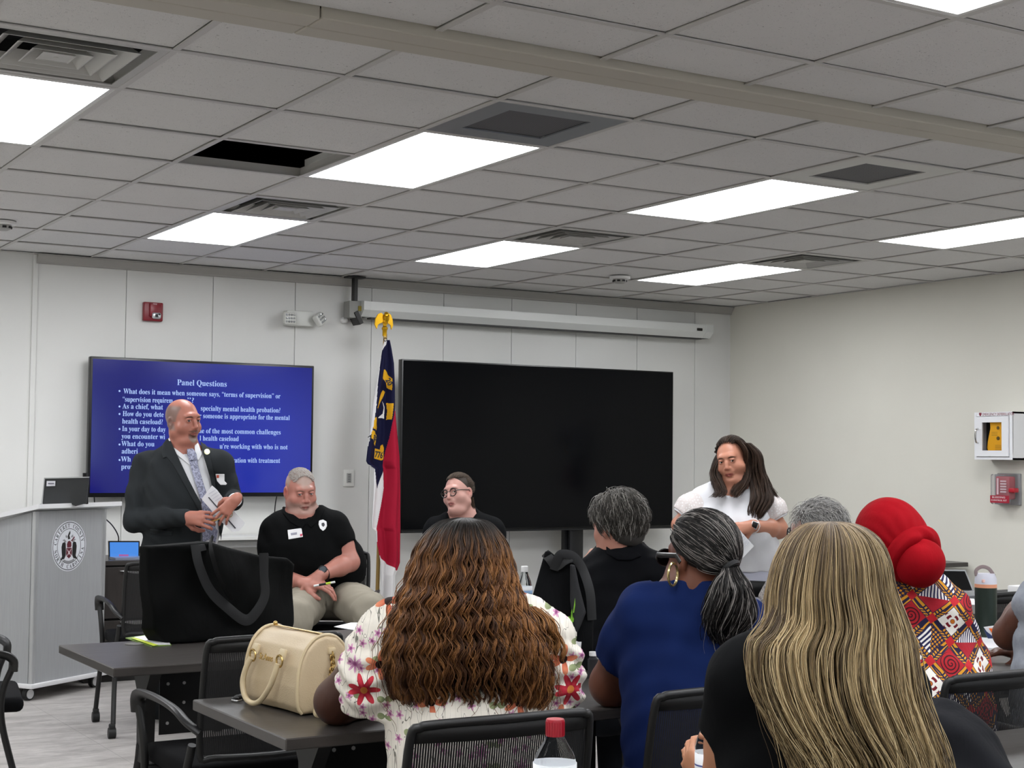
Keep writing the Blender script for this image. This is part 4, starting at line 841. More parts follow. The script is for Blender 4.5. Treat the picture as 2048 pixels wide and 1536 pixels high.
    # snack packet
    t=thing('snack_packet','orange and white snack packet leaning by the green tumbler','packet',atz(1984,1276,.75)); d=5.75; slab('packet_side',[atd(u,v,d) for u,v in ((1969,1255),(1992,1252),(1996,1274),(1984,1277))],CF,.012,P('packet white','D8D8DC',.4),t); slab('packet_print',[atd(u,v,d-.003) for u,v in ((1978,1257),(1992,1257),(1995,1272),(1988,1272))],CF,.003,P('packet orange','D8601C',.4),t); slab('packet_band',[atd(u,v,d-.002) for u,v in ((1968,1259),(1980,1268),(1990,1277),(1976,1277))],CF,.003,P('packet navy','22305a',.4),t)
    # folded black tote on the front table by the woman in white
    t=thing('folded_bag','folded black bag with lime print on the front table beside the woman in white','bag',atz(1525,1180,.76)); 
    z=S(); c=atz(1522,1178,.79); z.box(c,(.20,.15,.028),np.stack([CR*[1,1,0]/np.linalg.norm(CR[:2]),nrm([CF[0],CF[1],0]),[0,0,1.]],1),.02); sculpt('body',z,.007,fabric('tote black polypropylene','0F1011',.8),t,wr=lambda P:.006*np.sin(P[:,0]*35+P[:,1]*20))
    for px in ([(1478,1152),(1488,1155),(1486,1158),(1477,1155)],[(1480,1159),(1490,1161),(1492,1163.5),(1484,1163)]): slab('lime_print',[atz(u,v+2,.824) for u,v in px],np.array([0,0,1.]),.002,P('print lime','86C23A',.5),t)
    t=thing('laptop','open laptop with a dark screen in the background right of the red head wrap','laptop',atz(1915,1190,.74)); d=7.9
    slab('lid',[atd(u,v,d_) for u,v,d_ in ((1862,1139,d+.05),(1931,1140,d+.05),(1948,1182,d),(1862,1183,d))],CF,.008,P('laptop rim grey','9a9c9e',.35,.5),t); slab('screen',[atd(u,v,d_-.004) for u,v,d_ in ((1864,1141.5,d+.05),(1929.5,1142.5,d+.05),(1944.5,1180,d),(1864,1181,d))],CF,.003,P('laptop dark glass','08090C',.15),t)
    slab('keyboard_base',[atz(u,v,.742) for u,v in ((1880,1184),(1948,1183),(1951,1196),(1900,1197))],np.array([0,0,1.]),.012,P('laptop grey','84878A',.4,.3),t)
    # black bag on the floor left of the auburn hair
    q=atd(788,1215,8.6); t=thing('black_backpack','black bag on the floor between the flag and the auburn hair','bag',q*[1,1,0]); z=S(); z.chain([q*[1,1,0]+[0,0,.12],q*[1,1,0]+[0,0,.35],q],[.13,.11,.05],.05); z.ell(atd(773,1214,8.55),(.05,.05,.03),k=.03); z.plane((0,0,.004),(0,0,-1)); sculpt('body',z,.006,BLKM,t)
    # dark bag at the lower right
    t=thing('shoulder_bag','slumped black bag beside the blonde hair at the bottom right','bag',atd(1890,1520,3.1)*[1,1,0]); z=S(); z.chain([atd(1865,1462,3.25),atd(1895,1520,3.2),atd(1930,1600,3.15)],[.07,.10,.13],.05); z.ell(atd(1860,1560,3.2),(.12,.1,.14)); sculpt('body',z,.008,fabric('bag matte black','15161A',.8,400,.3,.3,fold=8),t,wr=lambda P:.006*np.sin(P[:,0]*50+P[:,2]*30))
def bottles():
    PET=P('clear bottle plastic','F6FAFC',.03,0,Transmission_Weight=1.,IOR=1.045); WAT=P('bottle water','F2F6F8',.0,0,Transmission_Weight=1.,IOR=1.33)
    def bottle(lb,base,h,r,cap,lab,ribs=True,fill=.75,capr=.0145,tall=False):
        t=thing('water_bottle',lb,'bottle',base,0); bx_,by_,bz=base; k=h/.21
        prof=[(0,.002),(r*.8,.0),(r,.01*k),(r*.97,.05*k),(r,.09*k),(r,.135*k),(r*.85,.155*k),(r*.55,.175*k),(.014,.188*k),(.0135,.200*k),(.0,.2*k)]
        if tall: prof=[(0,.002),(r*.8,0),(r,.01*k),(r,.158*k),(r*.86,.170*k),(r*.55,.183*k),(.014,.190*k),(.0135,.2*k),(0,.2*k)]
        bm=B(); lathe(bm,prof,base,n=36,cap=False); bmesh.ops.remove_doubles(bm,verts=bm.verts,dist=1e-5); obj('bottle_body',bm,PET,t,smooth=50)
        bm=B(); zf=fill*.17*k; pw=[(0,.004)]+[(a*.94,b) for a,b in prof[1:] if b<zf and a>0]; ra=np.interp(zf,[b for a,b in prof[1:-1]],[a for a,b in prof[1:-1]])*.94; pw+=[(ra,zf),(0,zf)]; lathe(bm,pw,base,n=30,cap=False); bmesh.ops.remove_doubles(bm,verts=bm.verts,dist=1e-5); obj('water',bm,WAT,t,smooth=50)
        bm=B(); lathe(bm,[(0,.190*k),(capr,.190*k),(capr,.2085*k),(capr*.92,.21*k),(0,.21*k)],base,n=24,cap=False); bmesh.ops.remove_doubles(bm,verts=bm.verts,dist=1e-5); obj('cap',bm,cap,t,smooth=40)
        if ribs:
            bm=B(); 
            for j in range(20): a=j*PI/10; box(bm,(bx_+capr*math.cos(a),by_+capr*math.sin(a),bz+.199*k),(.001,.0015,.016*k),rot=Matrix.Rotation(a,3,'Z'))
            obj('cap_ridges',bm,cap,t,smooth=None)
        for j,(z0,z1,mt) in enumerate(lab):
            bm=B(); lathe(bm,[(r*1.01,z0*k*.21),(r*1.015,z1*k*.21)],base,n=36,cap=False); o=obj('label',bm,mt,t,smooth=60); o.modifiers.new('s','SOLIDIFY').thickness=.0006
        return t
    WC=P('bottle cap white','E6E6E6',.4); RCp=P('bottle cap red','9C1226',.35); LW=P('label pale','E4E6EA',.5); LB=P('label blue','3E6AA8',.5); LN=P('label navy','2A3A7A',.5); LL=P('label light blue','8FB4DC',.5)
    b=atz(1048,1252,.7405); h=1.434+(917-1133)*float((b-CAM)@CF)/F_PX-.74
    bottle('clear water bottle with white cap left of the centre tote',tuple(b),h,.033,WC,[(.50,.66,LW),(.52,.60,LL)],fill=.6)
    d=2.4; q=atd(1110,1500,d); b=np.array([q[0],q[1],.7405]); z1=atd(1110,1438,d)[2]; bottle('clear bottle with a red cap at the bottom centre nearest the camera',tuple(b),z1-.7405,.0345,RCp,[(.30,.755,LW)],fill=.5,capr=.0150,tall=True)
    d=2.93; q=atd(1424,1500,d); b=np.array([q[0],q[1],.7405]); z1=atd(1420,1416,d)[2]; bottle('clear water bottle with blue label held by the blonde woman',tuple(b),z1-.7405,.033,WC,[(.30,.60,LW),(.33,.38,LN),(.46,.50,LN)],fill=.4)
    q=atz(1186,1356,.7405); z1=atd(1183,1304,float((q-CAM)@CF))[2]; t=thing('sanitizer_bottle','tiny bottle with white cap between the centre tote and the blue sleeve','bottle',q); bm=B(); lathe(bm,[(0,0),(.018,0),(.018,.06),(.008,.07),(.008,.078),(0,.078)],q); bmesh.ops.remove_doubles(bm,verts=bm.verts,dist=1e-5); obj('bottle_body',bm,P('bottle dark','26262a',.3),t); bm=B(); lathe(bm,[(0,.07),(.013,.07),(.013,z1-.74),(0,z1-.74)],q); bmesh.ops.remove_doubles(bm,verts=bm.verts,dist=1e-5); obj('cap',bm,WC,t)
    # tumbler
    q=atz(1972,1279,.7405); D=float((q-CAM)@CF); z1=atd(1972,1131,D)[2]; hh=z1-.74; r=21.5*D/F_PX
    t=thing('tumbler','tall dark green tumbler with white flip lid on the right table','tumbler',q); zb=hh*.70
    def lz(nm,prof,mat,**k): bm=B(); lathe(bm,prof,q,n=36); bmesh.ops.remove_doubles(bm,verts=bm.verts,dist=1e-5); return obj(nm,bm,mat,t,**k)
    lz('cup',[(0,0),(r*.93,0),(r*.96,.01),(r,zb*.9),(r,zb),(0,zb)],P('tumbler green','1E2B24',.4,.1)); lz('ring',[(0,zb),(r*1.01,zb),(r*1.01,zb+.014),(0,zb+.014)],P('tumbler coral','E09A78',.4)); 
    lz('lid',[(0,zb+.014),(r*1.0,zb+.014),(r*.98,zb+.035),(r*.80,zb+.055),(0,zb+.055)],P('tumbler lid white','CFD0DC',.4))
    bm=B(); c=np.array(q)+[0,0,zb+.045]; tube(bm,bez([c-CR*r*.85,c-CR*r*.88+[0,0,.022],c-CR*r*.35+[0,0,.036],c+CR*r*.3+[0,0,.028],c+CR*r*.80+[0,0,.0]],6),.0045,8,flat=(1.6,.8),up=tuple(CF)); obj('carry_loop',bm,P('tumbler loop grey','8a7a7a',.4),t)
    bm=B(); box(bm,np.array(q)-CF*r*.9-CR*r*.5+[0,0,zb+.030],(.012,.008,.012),bev=.002); obj('push_button',bm,P('tumbler pink','E0B8B0',.4),t)
    # far right small things
    t=thing('foam_box','white box at the right edge on the background table','box',atz(2046,1178,.75)); p=atz(2052,1187,.77); bm=B(); box(bm,(p[0],p[1],.775),(.14,.12,.07),bev=.006); obj('box_body',bm,WC,t)
    t=thing('black_case','flat black case in the background behind the green tumbler','case',atz(2012,1182,.75)); p=atz(2018,1191,.75); bm=B(); box(bm,(p[0],p[1],.758),(.30,.12,.035),bev=.008); obj('case_body',bm,BLKM,t)
# ================================================================ sculpting kit: signed distance fields -> one continuous mesh
def A3(p): return np.asarray(p,float)
def nrm(v): v=A3(v); return v/np.linalg.norm(v)
class S:
    def __init__(s): s.l=[]
    def add(s,fn,c,r,k=.02,op='u'): s.l.append((op,k,fn,A3(c),r)); return s
    def cone(s,a,b,ra,rb,k=.02,op='u',sq=None):
        a,b=A3(a),A3(b); ba=b-a; L=max(ba@ba,1e-9)
        if sq is not None: n,f=nrm(sq[0]),1/sq[1]-1
        def fn(P):
            q=P-a
            if sq is not None: q=q+np.outer((q-np.outer(np.clip(q@ba/L,0,1),ba))@n,n)*f
            t=np.clip(q@ba/L,0,1); return np.linalg.norm(q-t[:,None]*ba,axis=1)-(ra+(rb-ra)*t)
        return s.add(fn,(a+b)/2,np.sqrt(L)/2+max(ra,rb)*(1 if sq is None else max(1,sq[1])),k,op)
    def ell(s,c,rad,R=None,k=.02,op='u'):
        c=A3(c);rad=A3(rad); R=np.eye(3) if R is None else R
        def fn(P):
            q=(P-c)@R; k0=np.linalg.norm(q/rad,axis=1)+1e-9; k1=np.linalg.norm(q/rad**2,axis=1)+1e-9; return k0*(k0-1)/k1
        return s.add(fn,c,rad.max(),k,op)
    def box(s,c,b,R=None,r=.005,k=.01,op='u'):
        c=A3(c);b=A3(b)-r; R=np.eye(3) if R is None else R
        def fn(P):
            q=np.abs((P-c)@R)-b; return np.linalg.norm(np.maximum(q,0),axis=1)+np.minimum(q.max(1),0)-r
        return s.add(fn,c,np.linalg.norm(b)+r,k,op)
    def plane(s,c,n,k=.004):   # keep the side opposite to n
        c=A3(c);n=nrm(n); s.l.append(('i',k,lambda P:(P-c)@n,c,1e3)); return s
    def chain(s,pts,rs,k=.02,**kw):
        for a,b,ra,rb in zip(pts,pts[1:],rs,rs[1:]): s.cone(a,b,ra,rb,k,**kw)
        return s
    def ev(s,P,mg=.07):
        d=np.full(len(P),1.)
        for op,k,fn,c,r in s.l:
            if r<100:
                q=P-c; m=np.nonzero((q*q).sum(1)<(r+mg)**2)[0]
                if not len(m): continue
            else: m=slice(None)
            a=d[m]; b=fn(P[m])
            if op=='u':
                h=np.clip(.5+.5*(b-a)/k,0,1); d[m]=b*(1-h)+a*h-k*h*(1-h)
            else:
                if op=='s': b=-b
                h=np.clip(.5-.5*(b-a)/k,0,1); d[m]=b*(1-h)+a*h+k*h*(1-h)
        return d
    def bounds(s):
        lo=np.full(3,1e9);hi=-lo
        for op,k,fn,c,r in s.l:
            if op=='u' and r<100: lo=np.minimum(lo,c-r);hi=np.maximum(hi,c+r)
        return lo,hi
def poly_px(poly):
    """distance (m) to a polygon drawn in the photo's pixel frame, as a cutting outline"""
    pg=A3(poly)
    def fn(P):
        c=(P-CAM)@RC.T; z=c[:,2]; u=1024+F_PX*c[:,0]/z; v=768-F_PX*c[:,1]/z; q=np.stack([u,v],1)
        d=np.full(len(P),1e18); inside=np.zeros(len(P),bool)
        for i in range(len(pg)):
            a,b=pg[i],pg[i-1]; e=b-a; w=q-a; t=np.clip(w@e/(e@e),0,1); x=w-t[:,None]*e; d=np.minimum(d,(x*x).sum(1))
            c1=(a[1]>q[:,1])!=(b[1]>q[:,1]); xi=(b[0]-a[0])*(q[:,1]-a[1])/((b[1]-a[1]) if b[1]!=a[1] else 1e-9)+a[0]; inside^=c1&(q[:,0]<xi)
        return np.where(inside,-1,1)*np.sqrt(d)*z/F_PX
    return fn
def sdf_mesh(ev,lo,hi,h):
    lo=lo-3*h; n8=8*h; nb=np.ceil((hi+3*h-lo)/n8).astype(int)
    g=np.stack(np.meshgrid(*[np.arange(n) for n in nb],indexing='ij'),-1).reshape(-1,3)
    cen=lo+(g+.5)*n8; d=np.concatenate([ev(cen[i:i+200000]) for i in range(0,len(cen),200000)])
    g=g[np.abs(d)<n8*.87+.012]
    loc=np.stack(np.meshgrid(*[np.arange(9)]*3,indexing='ij'),-1).reshape(-1,3)
    VK=[];VP=[];EQ=[]; W=(nb*8+2).astype(np.int64)
    key=lambda c:((c[...,0]+1)*W[1]+(c[...,1]+1))*W[2]+(c[...,2]+1)
    cc=np.array([[i,j,k] for i in (0,1) for j in (0,1) for k in (0,1)]); ed=[(a,b) for a in range(8) for b in range(a+1,8) if np.abs(cc[a]-cc[b]).sum()==1]
    for s0 in range(0,len(g),600):
        gb=g[s0:s0+600]; gi=gb[:,None,:]*8+loc[None]
        v=ev((lo+gi.reshape(-1,3)*h)).reshape(-1,9,9,9); sg=v<0
        cs=np.stack([sg[:,c[0]:c[0]+8,c[1]:c[1]+8,c[2]:c[2]+8] for c in cc],-1); act=np.argwhere(cs.any(-1)&~cs.all(-1))
        if not len(act): continue
        vals=np.stack([v[act[:,0],act[:,1]+c[0],act[:,2]+c[1],act[:,3]+c[2]] for c in cc],1)
        pos=np.zeros((len(act),3));cnt=np.zeros(len(act))
        for a,b in ed:
            va,vb=vals[:,a],vals[:,b]; m=(va<0)!=(vb<0); t=np.where(m,va/np.where(m,va-vb,1),0)
            pos+=m[:,None]*(cc[a]+t[:,None]*(cc[b]-cc[a])); cnt+=m
        cell=gb[act[:,0]]*8+act[:,1:]; VK.append(key(cell)); VP.append(lo+(cell+pos/cnt[:,None])*h)
        for ax in range(3):
            sl=[slice(0,8)]*3; s2=list(sl); s2[ax]=slice(1,9)
            A=sg[(slice(None),*sl)];Bq=sg[(slice(None),*s2)]; e=np.argwhere(A!=Bq)
            if not len(e): continue
            base=gb[e[:,0]]*8+e[:,1:]; b1,b2=(ax+1)%3,(ax+2)%3; flip=A[tuple(e.T)]
            q=[]
            for o1,o2 in ((-1,-1),(0,-1),(0,0),(-1,0)):
                c_=base.copy(); c_[:,b1]+=o1; c_[:,b2]+=o2; q.append(key(c_))
            q=np.stack(q,1); q[~flip]=q[~flip][:,::-1]; EQ.append(q)
    VK=np.concatenate(VK);VP=np.concatenate(VP);EQ=np.concatenate(EQ)
    o=np.argsort(VK); VK=VK[o];VP=VP[o]; idx=np.searchsorted(VK,EQ); idx=np.clip(idx,0,len(VK)-1); ok=(VK[idx]==EQ).all(1)
    return VP,idx[ok]
def big(V,F):
    par=list(range(len(V)))
    def fd(i):
        while par[i]!=i: par[i]=par[par[i]]; i=par[i]
        return i
    for f in F.tolist():
        a=fd(f[0])
        for q in f[1:]:
            b=fd(q)
            if b!=a: par[b]=a
    r=np.array([fd(i) for i in range(len(V))]); k=np.bincount(r).argmax(); keep=r==k; ix=np.cumsum(keep)-1; return V[keep],ix[F[keep[F[:,0]]]]
def relax(V,F,it=1,w=.5):
    for _ in range(it):
        acc=np.zeros_like(V);cnt=np.zeros(len(V))
        for a in range(4):
            b=(a+1)%4
            for x,y in ((a,b),(b,a)): np.add.at(acc,F[:,x],V[F[:,y]]); np.add.at(cnt,F[:,x],1)
        V=V+w*(acc/np.maximum(cnt,1)[:,None]-V)
    return V
def sculpt(name,s,h,mat,parent,hc=None,it=1,wr=None,ev=None,lohi=None,label=None,one=False):
    e=ev or s.ev
    if wr:
        e0=e; e=lambda P:e0(P)-wr(P)
    lo,hi=lohi or s.bounds(); V,F=sdf_mesh(e,lo,hi,h)
    if one or ev: V,F=big(V,F)
    if it: V=relax(V,F,it)
    at={}
    if hc is not None: c,R=hc; at['hc']=('FLOAT_VECTOR',(V-c)@R)
    o=raw(name,V,F,mat,parent,attrs=at)
    if label: o['label']=label
    return o
def folds(fr,amp=.004,f=(9,14,23),seed=0,dirn=(0,0,1)):
    """cloth folds: a few warped sine waves, running roughly along dirn"""
    r=np.random.default_rng(seed); ph=r.uniform(0,6,9); d=nrm(dirn); t=nrm(np.cross(d,fr)); u=np.cross(t,d)
    def fn(P):
        a=P@t;b=P@d;c=P@u
        return amp*(np.sin(f[0]*6*a+3*np.sin(5*b+ph[0])+ph[1])*.5+.35*np.sin(f[1]*6*a*.7+f[0]*4*b+2*np.sin(8*a+ph[2])+ph[3])+.3*np.sin(f[2]*3*c+f[1]*5*b+2*np.sin(11*a+ph[4])+ph[5]))
    return fn
# ---------------------------------------------------------------- bodies
def hframe(phi,pitch=0,roll=0):
    """head/torso axes: phi=0 faces the camera, + turns towards image right, 180 shows the back. columns: own right, forward, up"""
    f0=nrm([CF[0],CF[1],0]);r0=np.array([f0[1],-f0[0],0.]); p=math.radians(phi)
    f=-math.cos(p)*f0+math.sin(p)*r0; u=np.array([0,0,1.]); x=np.cross(f,u)
    M=np.stack([x,f,u],1); a=math.radians(pitch); b=math.radians(roll)
    Rx=np.array([[1,0,0],[0,math.cos(a),-math.sin(a)],[0,math.sin(a),math.cos(a)]]); Ry=np.array([[math.cos(b),0,math.sin(b)],[0,1,0],[-math.sin(b),0,math.cos(b)]])
    return M@Rx@Ry
def head(s,c,R,sc_=1.,jaw=1.,fat=0.,nose=1.,ears=True,face=True,smile=0.,lids=.0046):
    g=lambda x,y,z: c+R@(np.array([x,y,z])*sc_)
    e=lambda x,y,z,a,b,d,k=.012,op='u': s.ell(g(x,y,z),(a*sc_,b*sc_,d*sc_),R,k,op)
    e(0,-.014,.034,.076,.095,.086,.01)
    e(0,.022,-.022,.062+fat*.6,.070,.088,.03)
    for q in (-1,1):
        e(q*(.044+fat),.006,-.058,.024*jaw+fat*.4,.034,.030,.03)
        e(q*(.040+fat*.6),.052,-.030,.024+fat*.5,.026,.026,.025)
        if ears:
            e(q*.079,-.008,-.004,.0075,.019,.033,.006); e(q*.080,-.014,-.002,.010,.016,.030,.004); e(q*.0875,.000,.001,.008,.011,.020,.003,'s'); e(q*.077,.0,-.030,.006,.009,.010,.005)
    e(0,.074,-.094,.022*jaw,.018,.019,.03)
    if fat: e(0,.035,-.105,.05+fat,.045,.022+fat,.03)
    if face:
        s.cone(g(-.036,.078,.030),g(.036,.078,.030),.011*sc_,.011*sc_,.02); s.cone(g(-.018,.086,.034),g(.018,.086,.034),.010*sc_,.010*sc_,.02)
        for q in (-1,1):
            e(q*.0315,.101,.009,.019,.018,.0125,.012,'s')
            e(q*.0315,.0775,.008,.0150,.0150,.0148,.004)
            # eye opening
            e(q*.0315,.0935,.0075,.0125,.0085,lids,.0015,'s')
            e(q*.0315,.0885,.016,.014,.008,.0038,.005)
        s.chain([g(0,.086,.022),g(0,.098,.0),g(0,.107*nose,-.026)],[.0085*sc_,.0090*sc_,.0115*sc_],.010)
        for q in (-1,1): e(q*.0125,.0955,-.031,.0085,.0105,.0080,.007); e(q*.0065,.1045,-.0385,.0035,.005,.0032,.003,'s')
        e(0,.085,-.048,.026,.016,.014,.015)
        s.chain([g(-.024,.0835,-.0615-smile),g(-.008,.0960,-.0565),g(0,.0955,-.0580),g(.008,.0960,-.0565),g(.024,.0835,-.0615-smile)],[.0035*sc_,.0052*sc_,.0050*sc_,.0052*sc_,.0035*sc_],.005)
        s.chain([g(-.021,.0835,-.0645-smile),g(0,.0945,-.0705),g(.021,.0835,-.0645-smile)],[.0035*sc_,.0064*sc_,.0035*sc_],.005)
        s.cone(g(-.021,.0985,-.0632-smile*.5),g(0,.1045,-.0635),.0020,.0022,.003,'s'); s.cone(g(.021,.0985,-.0632-smile*.5),g(0,.1045,-.0635),.0020,.0022,.003,'s')
        e(0,.094,-.083,.018,.008,.0045,.01,'s')
def eyes(c,R,parent,sc_=1.,look=(0,0),iris='4a3626'):
    m=Mat('eye '+iris,'E6E0DA',.12); v=m.attr('ec'); x,y,z=m.xyz(v); r=(x*x+z*z).sqrt()
    m.col(m.mix(r.step(.0060,.0068),m.mix(r.step(.0027,.0031),'050505',iris),'DDD6CF'))
    for q in (-1,1):
        bm=B(); bmesh.ops.create_uvsphere(bm,u_segments=20,v_segments=14,radius=.0136*sc_)
        L=Matrix.Rotation(math.radians(look[0]),3,'Z')@Matrix.Rotation(math.radians(look[1]),3,'X'); Rm=Matrix([[*R[i]] for i in range(3)])
        vs_=np.array([v_.co for v_ in bm.verts]); 
        bmesh.ops.transform(bm,matrix=(Rm@L).to_4x4(),verts=bm.verts); bmesh.ops.translate(bm,vec=Vector(c+R@(np.array([q*.0315,.0775,.008])*sc_)),verts=bm.verts)
        bmesh.ops.recalc_face_normals(bm,faces=bm.faces); me=bpy.data.meshes.new('eye'); bm.to_mesh(me); bm.free()
        a=me.attributes.new('ec','FLOAT_VECTOR','POINT'); a.data.foreach_set('vector',vs_.astype(np.float32).ravel()); 
        # keep only front hemisphere coordinate (iris on +y)
        v2=vs_.copy(); v2[vs_[:,1]<0,0]=.05; a.data.foreach_set('vector',v2.astype(np.float32).ravel())
        _fin('eye',me,m.m,parent,179)
def hand(s,w,d,pn,side,curl=(.35,.4,.45,.5),thumb=(.5,.3),sc_=1.,spread=.2,k=.006,fl=1.):
    """w wrist, d finger direction, pn palm normal (palm side), side=+1 when the thumb lies towards d x pn"""
    w=A3(w); d=nrm(d); pn=A3(pn); pn=nrm(pn-d*(pn@d)); t=np.cross(d,pn)*side
    g=lambda a,b,c: w+(d*a+t*b+pn*c)*sc_
    s.cone(g(-.02,0,0),g(.03,.004,0),.026*sc_,.030*sc_,.02,sq=(pn,.72))
    s.cone(g(.03,.014,0),g(.078,.024,-.002),.021*sc_,.015*sc_,.012,sq=(pn,.8)); s.cone(g(.03,-.010,0),g(.076,-.022,-.001),.022*sc_,.014*sc_,.012,sq=(pn,.8)); s.cone(g(.03,.002,0),g(.082,.002,-.003),.022*sc_,.016*sc_,.012,sq=(pn,.8))
    fb=[(.085,.031,.0084,(.040,.024,.020)),(.090,.0105,.0086,(.045,.028,.021)),(.086,-.0105,.0083,(.041,.026,.020)),(.078,-.030,.0075,(.032,.020,.018))]
    for i,(a,b,r,ls) in enumerate(fb):
        p=g(a-.012,b,0); ang=0; sp=(1.5-i)*spread*.6; dd=nrm(d+t*math.tan(sp)); pts=[p,g(a,b,0)]; c=curl[i]
        for j,L in enumerate(ls):
            ang+=c*(.9,1.15,.75)[j]*1.2; v=dd*math.cos(ang)+pn*math.sin(ang); pts.append(pts[-1]+v*L*sc_*fl)
        s.chain(pts,[r*1.1*sc_,r*1.08*sc_,r*sc_,r*.93*sc_,r*.8*sc_],min(k,.0025))
    a0=g(.012,.024,.006); v1=nrm(d*.75+t*.75+pn*(.25+thumb[0]*.6)); v2=nrm(d*(.95)+t*(.35-thumb[1]*.5)+pn*(.3+thumb[0]*.7)); v3=nrm(d+t*(.1-thumb[1])+pn*(.3+thumb[0]*.6))
    p1=a0+v1*.036*sc_; p2=p1+v2*.030*sc_; p3=p2+v3*.024*sc_
    s.chain([a0,p1,p2,p3],[.017*sc_,.0125*sc_,.0105*sc_,.0085*sc_],.008)
def skin(name,base,lip='9a5a52',brow=None,beard=None,scalp=None,blush=None,rough=.5,freck=.06,sss=.0,extra=None,edge=None):
    m=Mat(name,base,rough,spec=.35); v=m.attr('hc'); x,y,z=m.xyz(v); ob=m.obj(); n=m.noise(ob,9,3); n2=m.noise(ob,260,2)
    b=lin(base); c=m.mix(n,tuple(q*(1-freck) for q in b),tuple(min(1,q*(1+freck)) for q in b))
    inh=((x*x+y*y+z*z).sqrt()).lt(.19); ax=x.abs()
    if blush:
        for (cx,cy,cz,r) in ((.042,.06,-.028,.03),(0,.105,-.03,.018),(.079,-.005,0,.03)):
            q=(((ax-cx)*(ax-cx)+(y-cy)*(y-cy)+(z-cz)*(z-cz)).sqrt()).step(r,r*.3); c=m.mix(q*inh*.55,c,blush)
    if lip:
        zl=z+.0635; q=((ax/.024)*(ax/.024)+(zl/.0105)*(zl/.0105)).sqrt().step(1.08,.85)*y.gt(.07); c=m.mix(q*inh,c,lip)
    q=((ax/.020)*(ax/.020)+((z+.0634)/.0016)*((z+.0634)/.0016)).sqrt().step(1.1,.8)*y.gt(.07); c=m.mix(q*inh*.85,c,'2a1210')
    if brow:
        zb=z-.0285+(ax-.030)*(ax-.030)*12; q=(((ax-.032)/.020)*((ax-.032)/.020)+(zb/.0042)*(zb/.0042)).sqrt().step(1.15,.75)*y.gt(.05); q=q*(m.noise(m.scale(v,(1,1,1)),220,1)*.5+.6).min(1.); c=m.mix(q*inh,c,brow)
        # lash line
        zz=z-.0105+((ax-.0315)*(ax-.0315))*14.; q=(((ax-.0315)/.0150)*((ax-.0315)/.0150)+(zz/.0018)*(zz/.0018)).sqrt().step(1.1,.75)*y.gt(.07); c=m.mix(q*inh*.8,c,'1c1210')
    if beard: 
        for (msk,colr,amt) in beard(m,x,y,z,ax,n2,inh): c=m.mix(msk*amt,c,colr)
    if scalp:
        f,colr,amt=scalp(m,x,y,z,ax),None,None; c=m.mix(f[0]*inh*f[2],c,f[1])
    m.col(c); m.bump(m.noise(ob,700,2)+m.noise(ob,90,2)*.6,.2,.0007); 
    if sss: m.b.inputs['Subsurface Weight'].default_value=sss; m.b.inputs['Subsurface Radius'].default_value=(.01,.004,.002); m.b.inputs['Subsurface Scale'].default_value=.6
    return m.m
# ---------------------------------------------------------------- hair
def hair_mat(name,rough=.48,spec=.28):
    if name in _mc: return _mc[name]
    m=Mat(name,'808080',rough,spec=spec); m.col(m.attr('col','Color')); _mc[name]=m.m; return m.m
def strands(name,paths,rad,cols,mat,parent,sides=3,hc=None):
    """paths (n,k,3) rad (n,k) cols (n,k,3) -> thin tubes in one mesh"""
    n,k,_=paths.shape; T=np.gradient(paths,axis=1); T/=np.linalg.norm(T,axis=2,keepdims=True)+1e-9
    up=np.broadcast_to(-CF,T.shape); X=np.cross(T,up); X/=np.linalg.norm(X,axis=2,keepdims=True)+1e-9; Y=np.cross(T,X)
    V=[]
    for j in range(sides):
        a=2*PI*j/sides+.5; V.append(paths+(X*math.cos(a)+Y*math.sin(a)*.7)*rad[...,None])
    V=np.stack(V,2); I=np.arange(n*k*sides).reshape(n,k,sides); F=[]
    for j in range(sides):
        a=I[:,:-1,j];b=I[:,:-1,(j+1)%sides];c=I[:,1:,(j+1)%sides];d=I[:,1:,j]; F.append(np.stack([a,b,c,d],-1).reshape(-1,4))
    col=np.repeat(cols[:,:,None,:],sides,2); col=np.concatenate([col,np.ones(col.shape[:-1]+(1,))],-1)
    return raw(name,V.reshape(-1,3),np.concatenate(F),mat,parent,attrs={'col':('FLOAT_COLOR',col.reshape(-1,4))})
def smooth1(x,keys,vals):
    """monotone-ish smooth interpolation of columns"""
    keys=A3(keys);vals=A3(vals); i=np.clip(np.searchsorted(keys,x)-1,0,len(keys)-2); t=(x-keys[i])/(keys[i+1]-keys[i]); g=np.gradient(vals,keys,axis=0)
    h=(keys[i+1]-keys[i]); t=t[...,None];h=h[...,None]; t2=t*t;t3=t2*t
    return (2*t3-3*t2+1)*vals[i]+(t3-2*t2+t)*h*g[i]+(-2*t3+3*t2)*vals[i+1]+(t3-t2)*h*g[i+1]
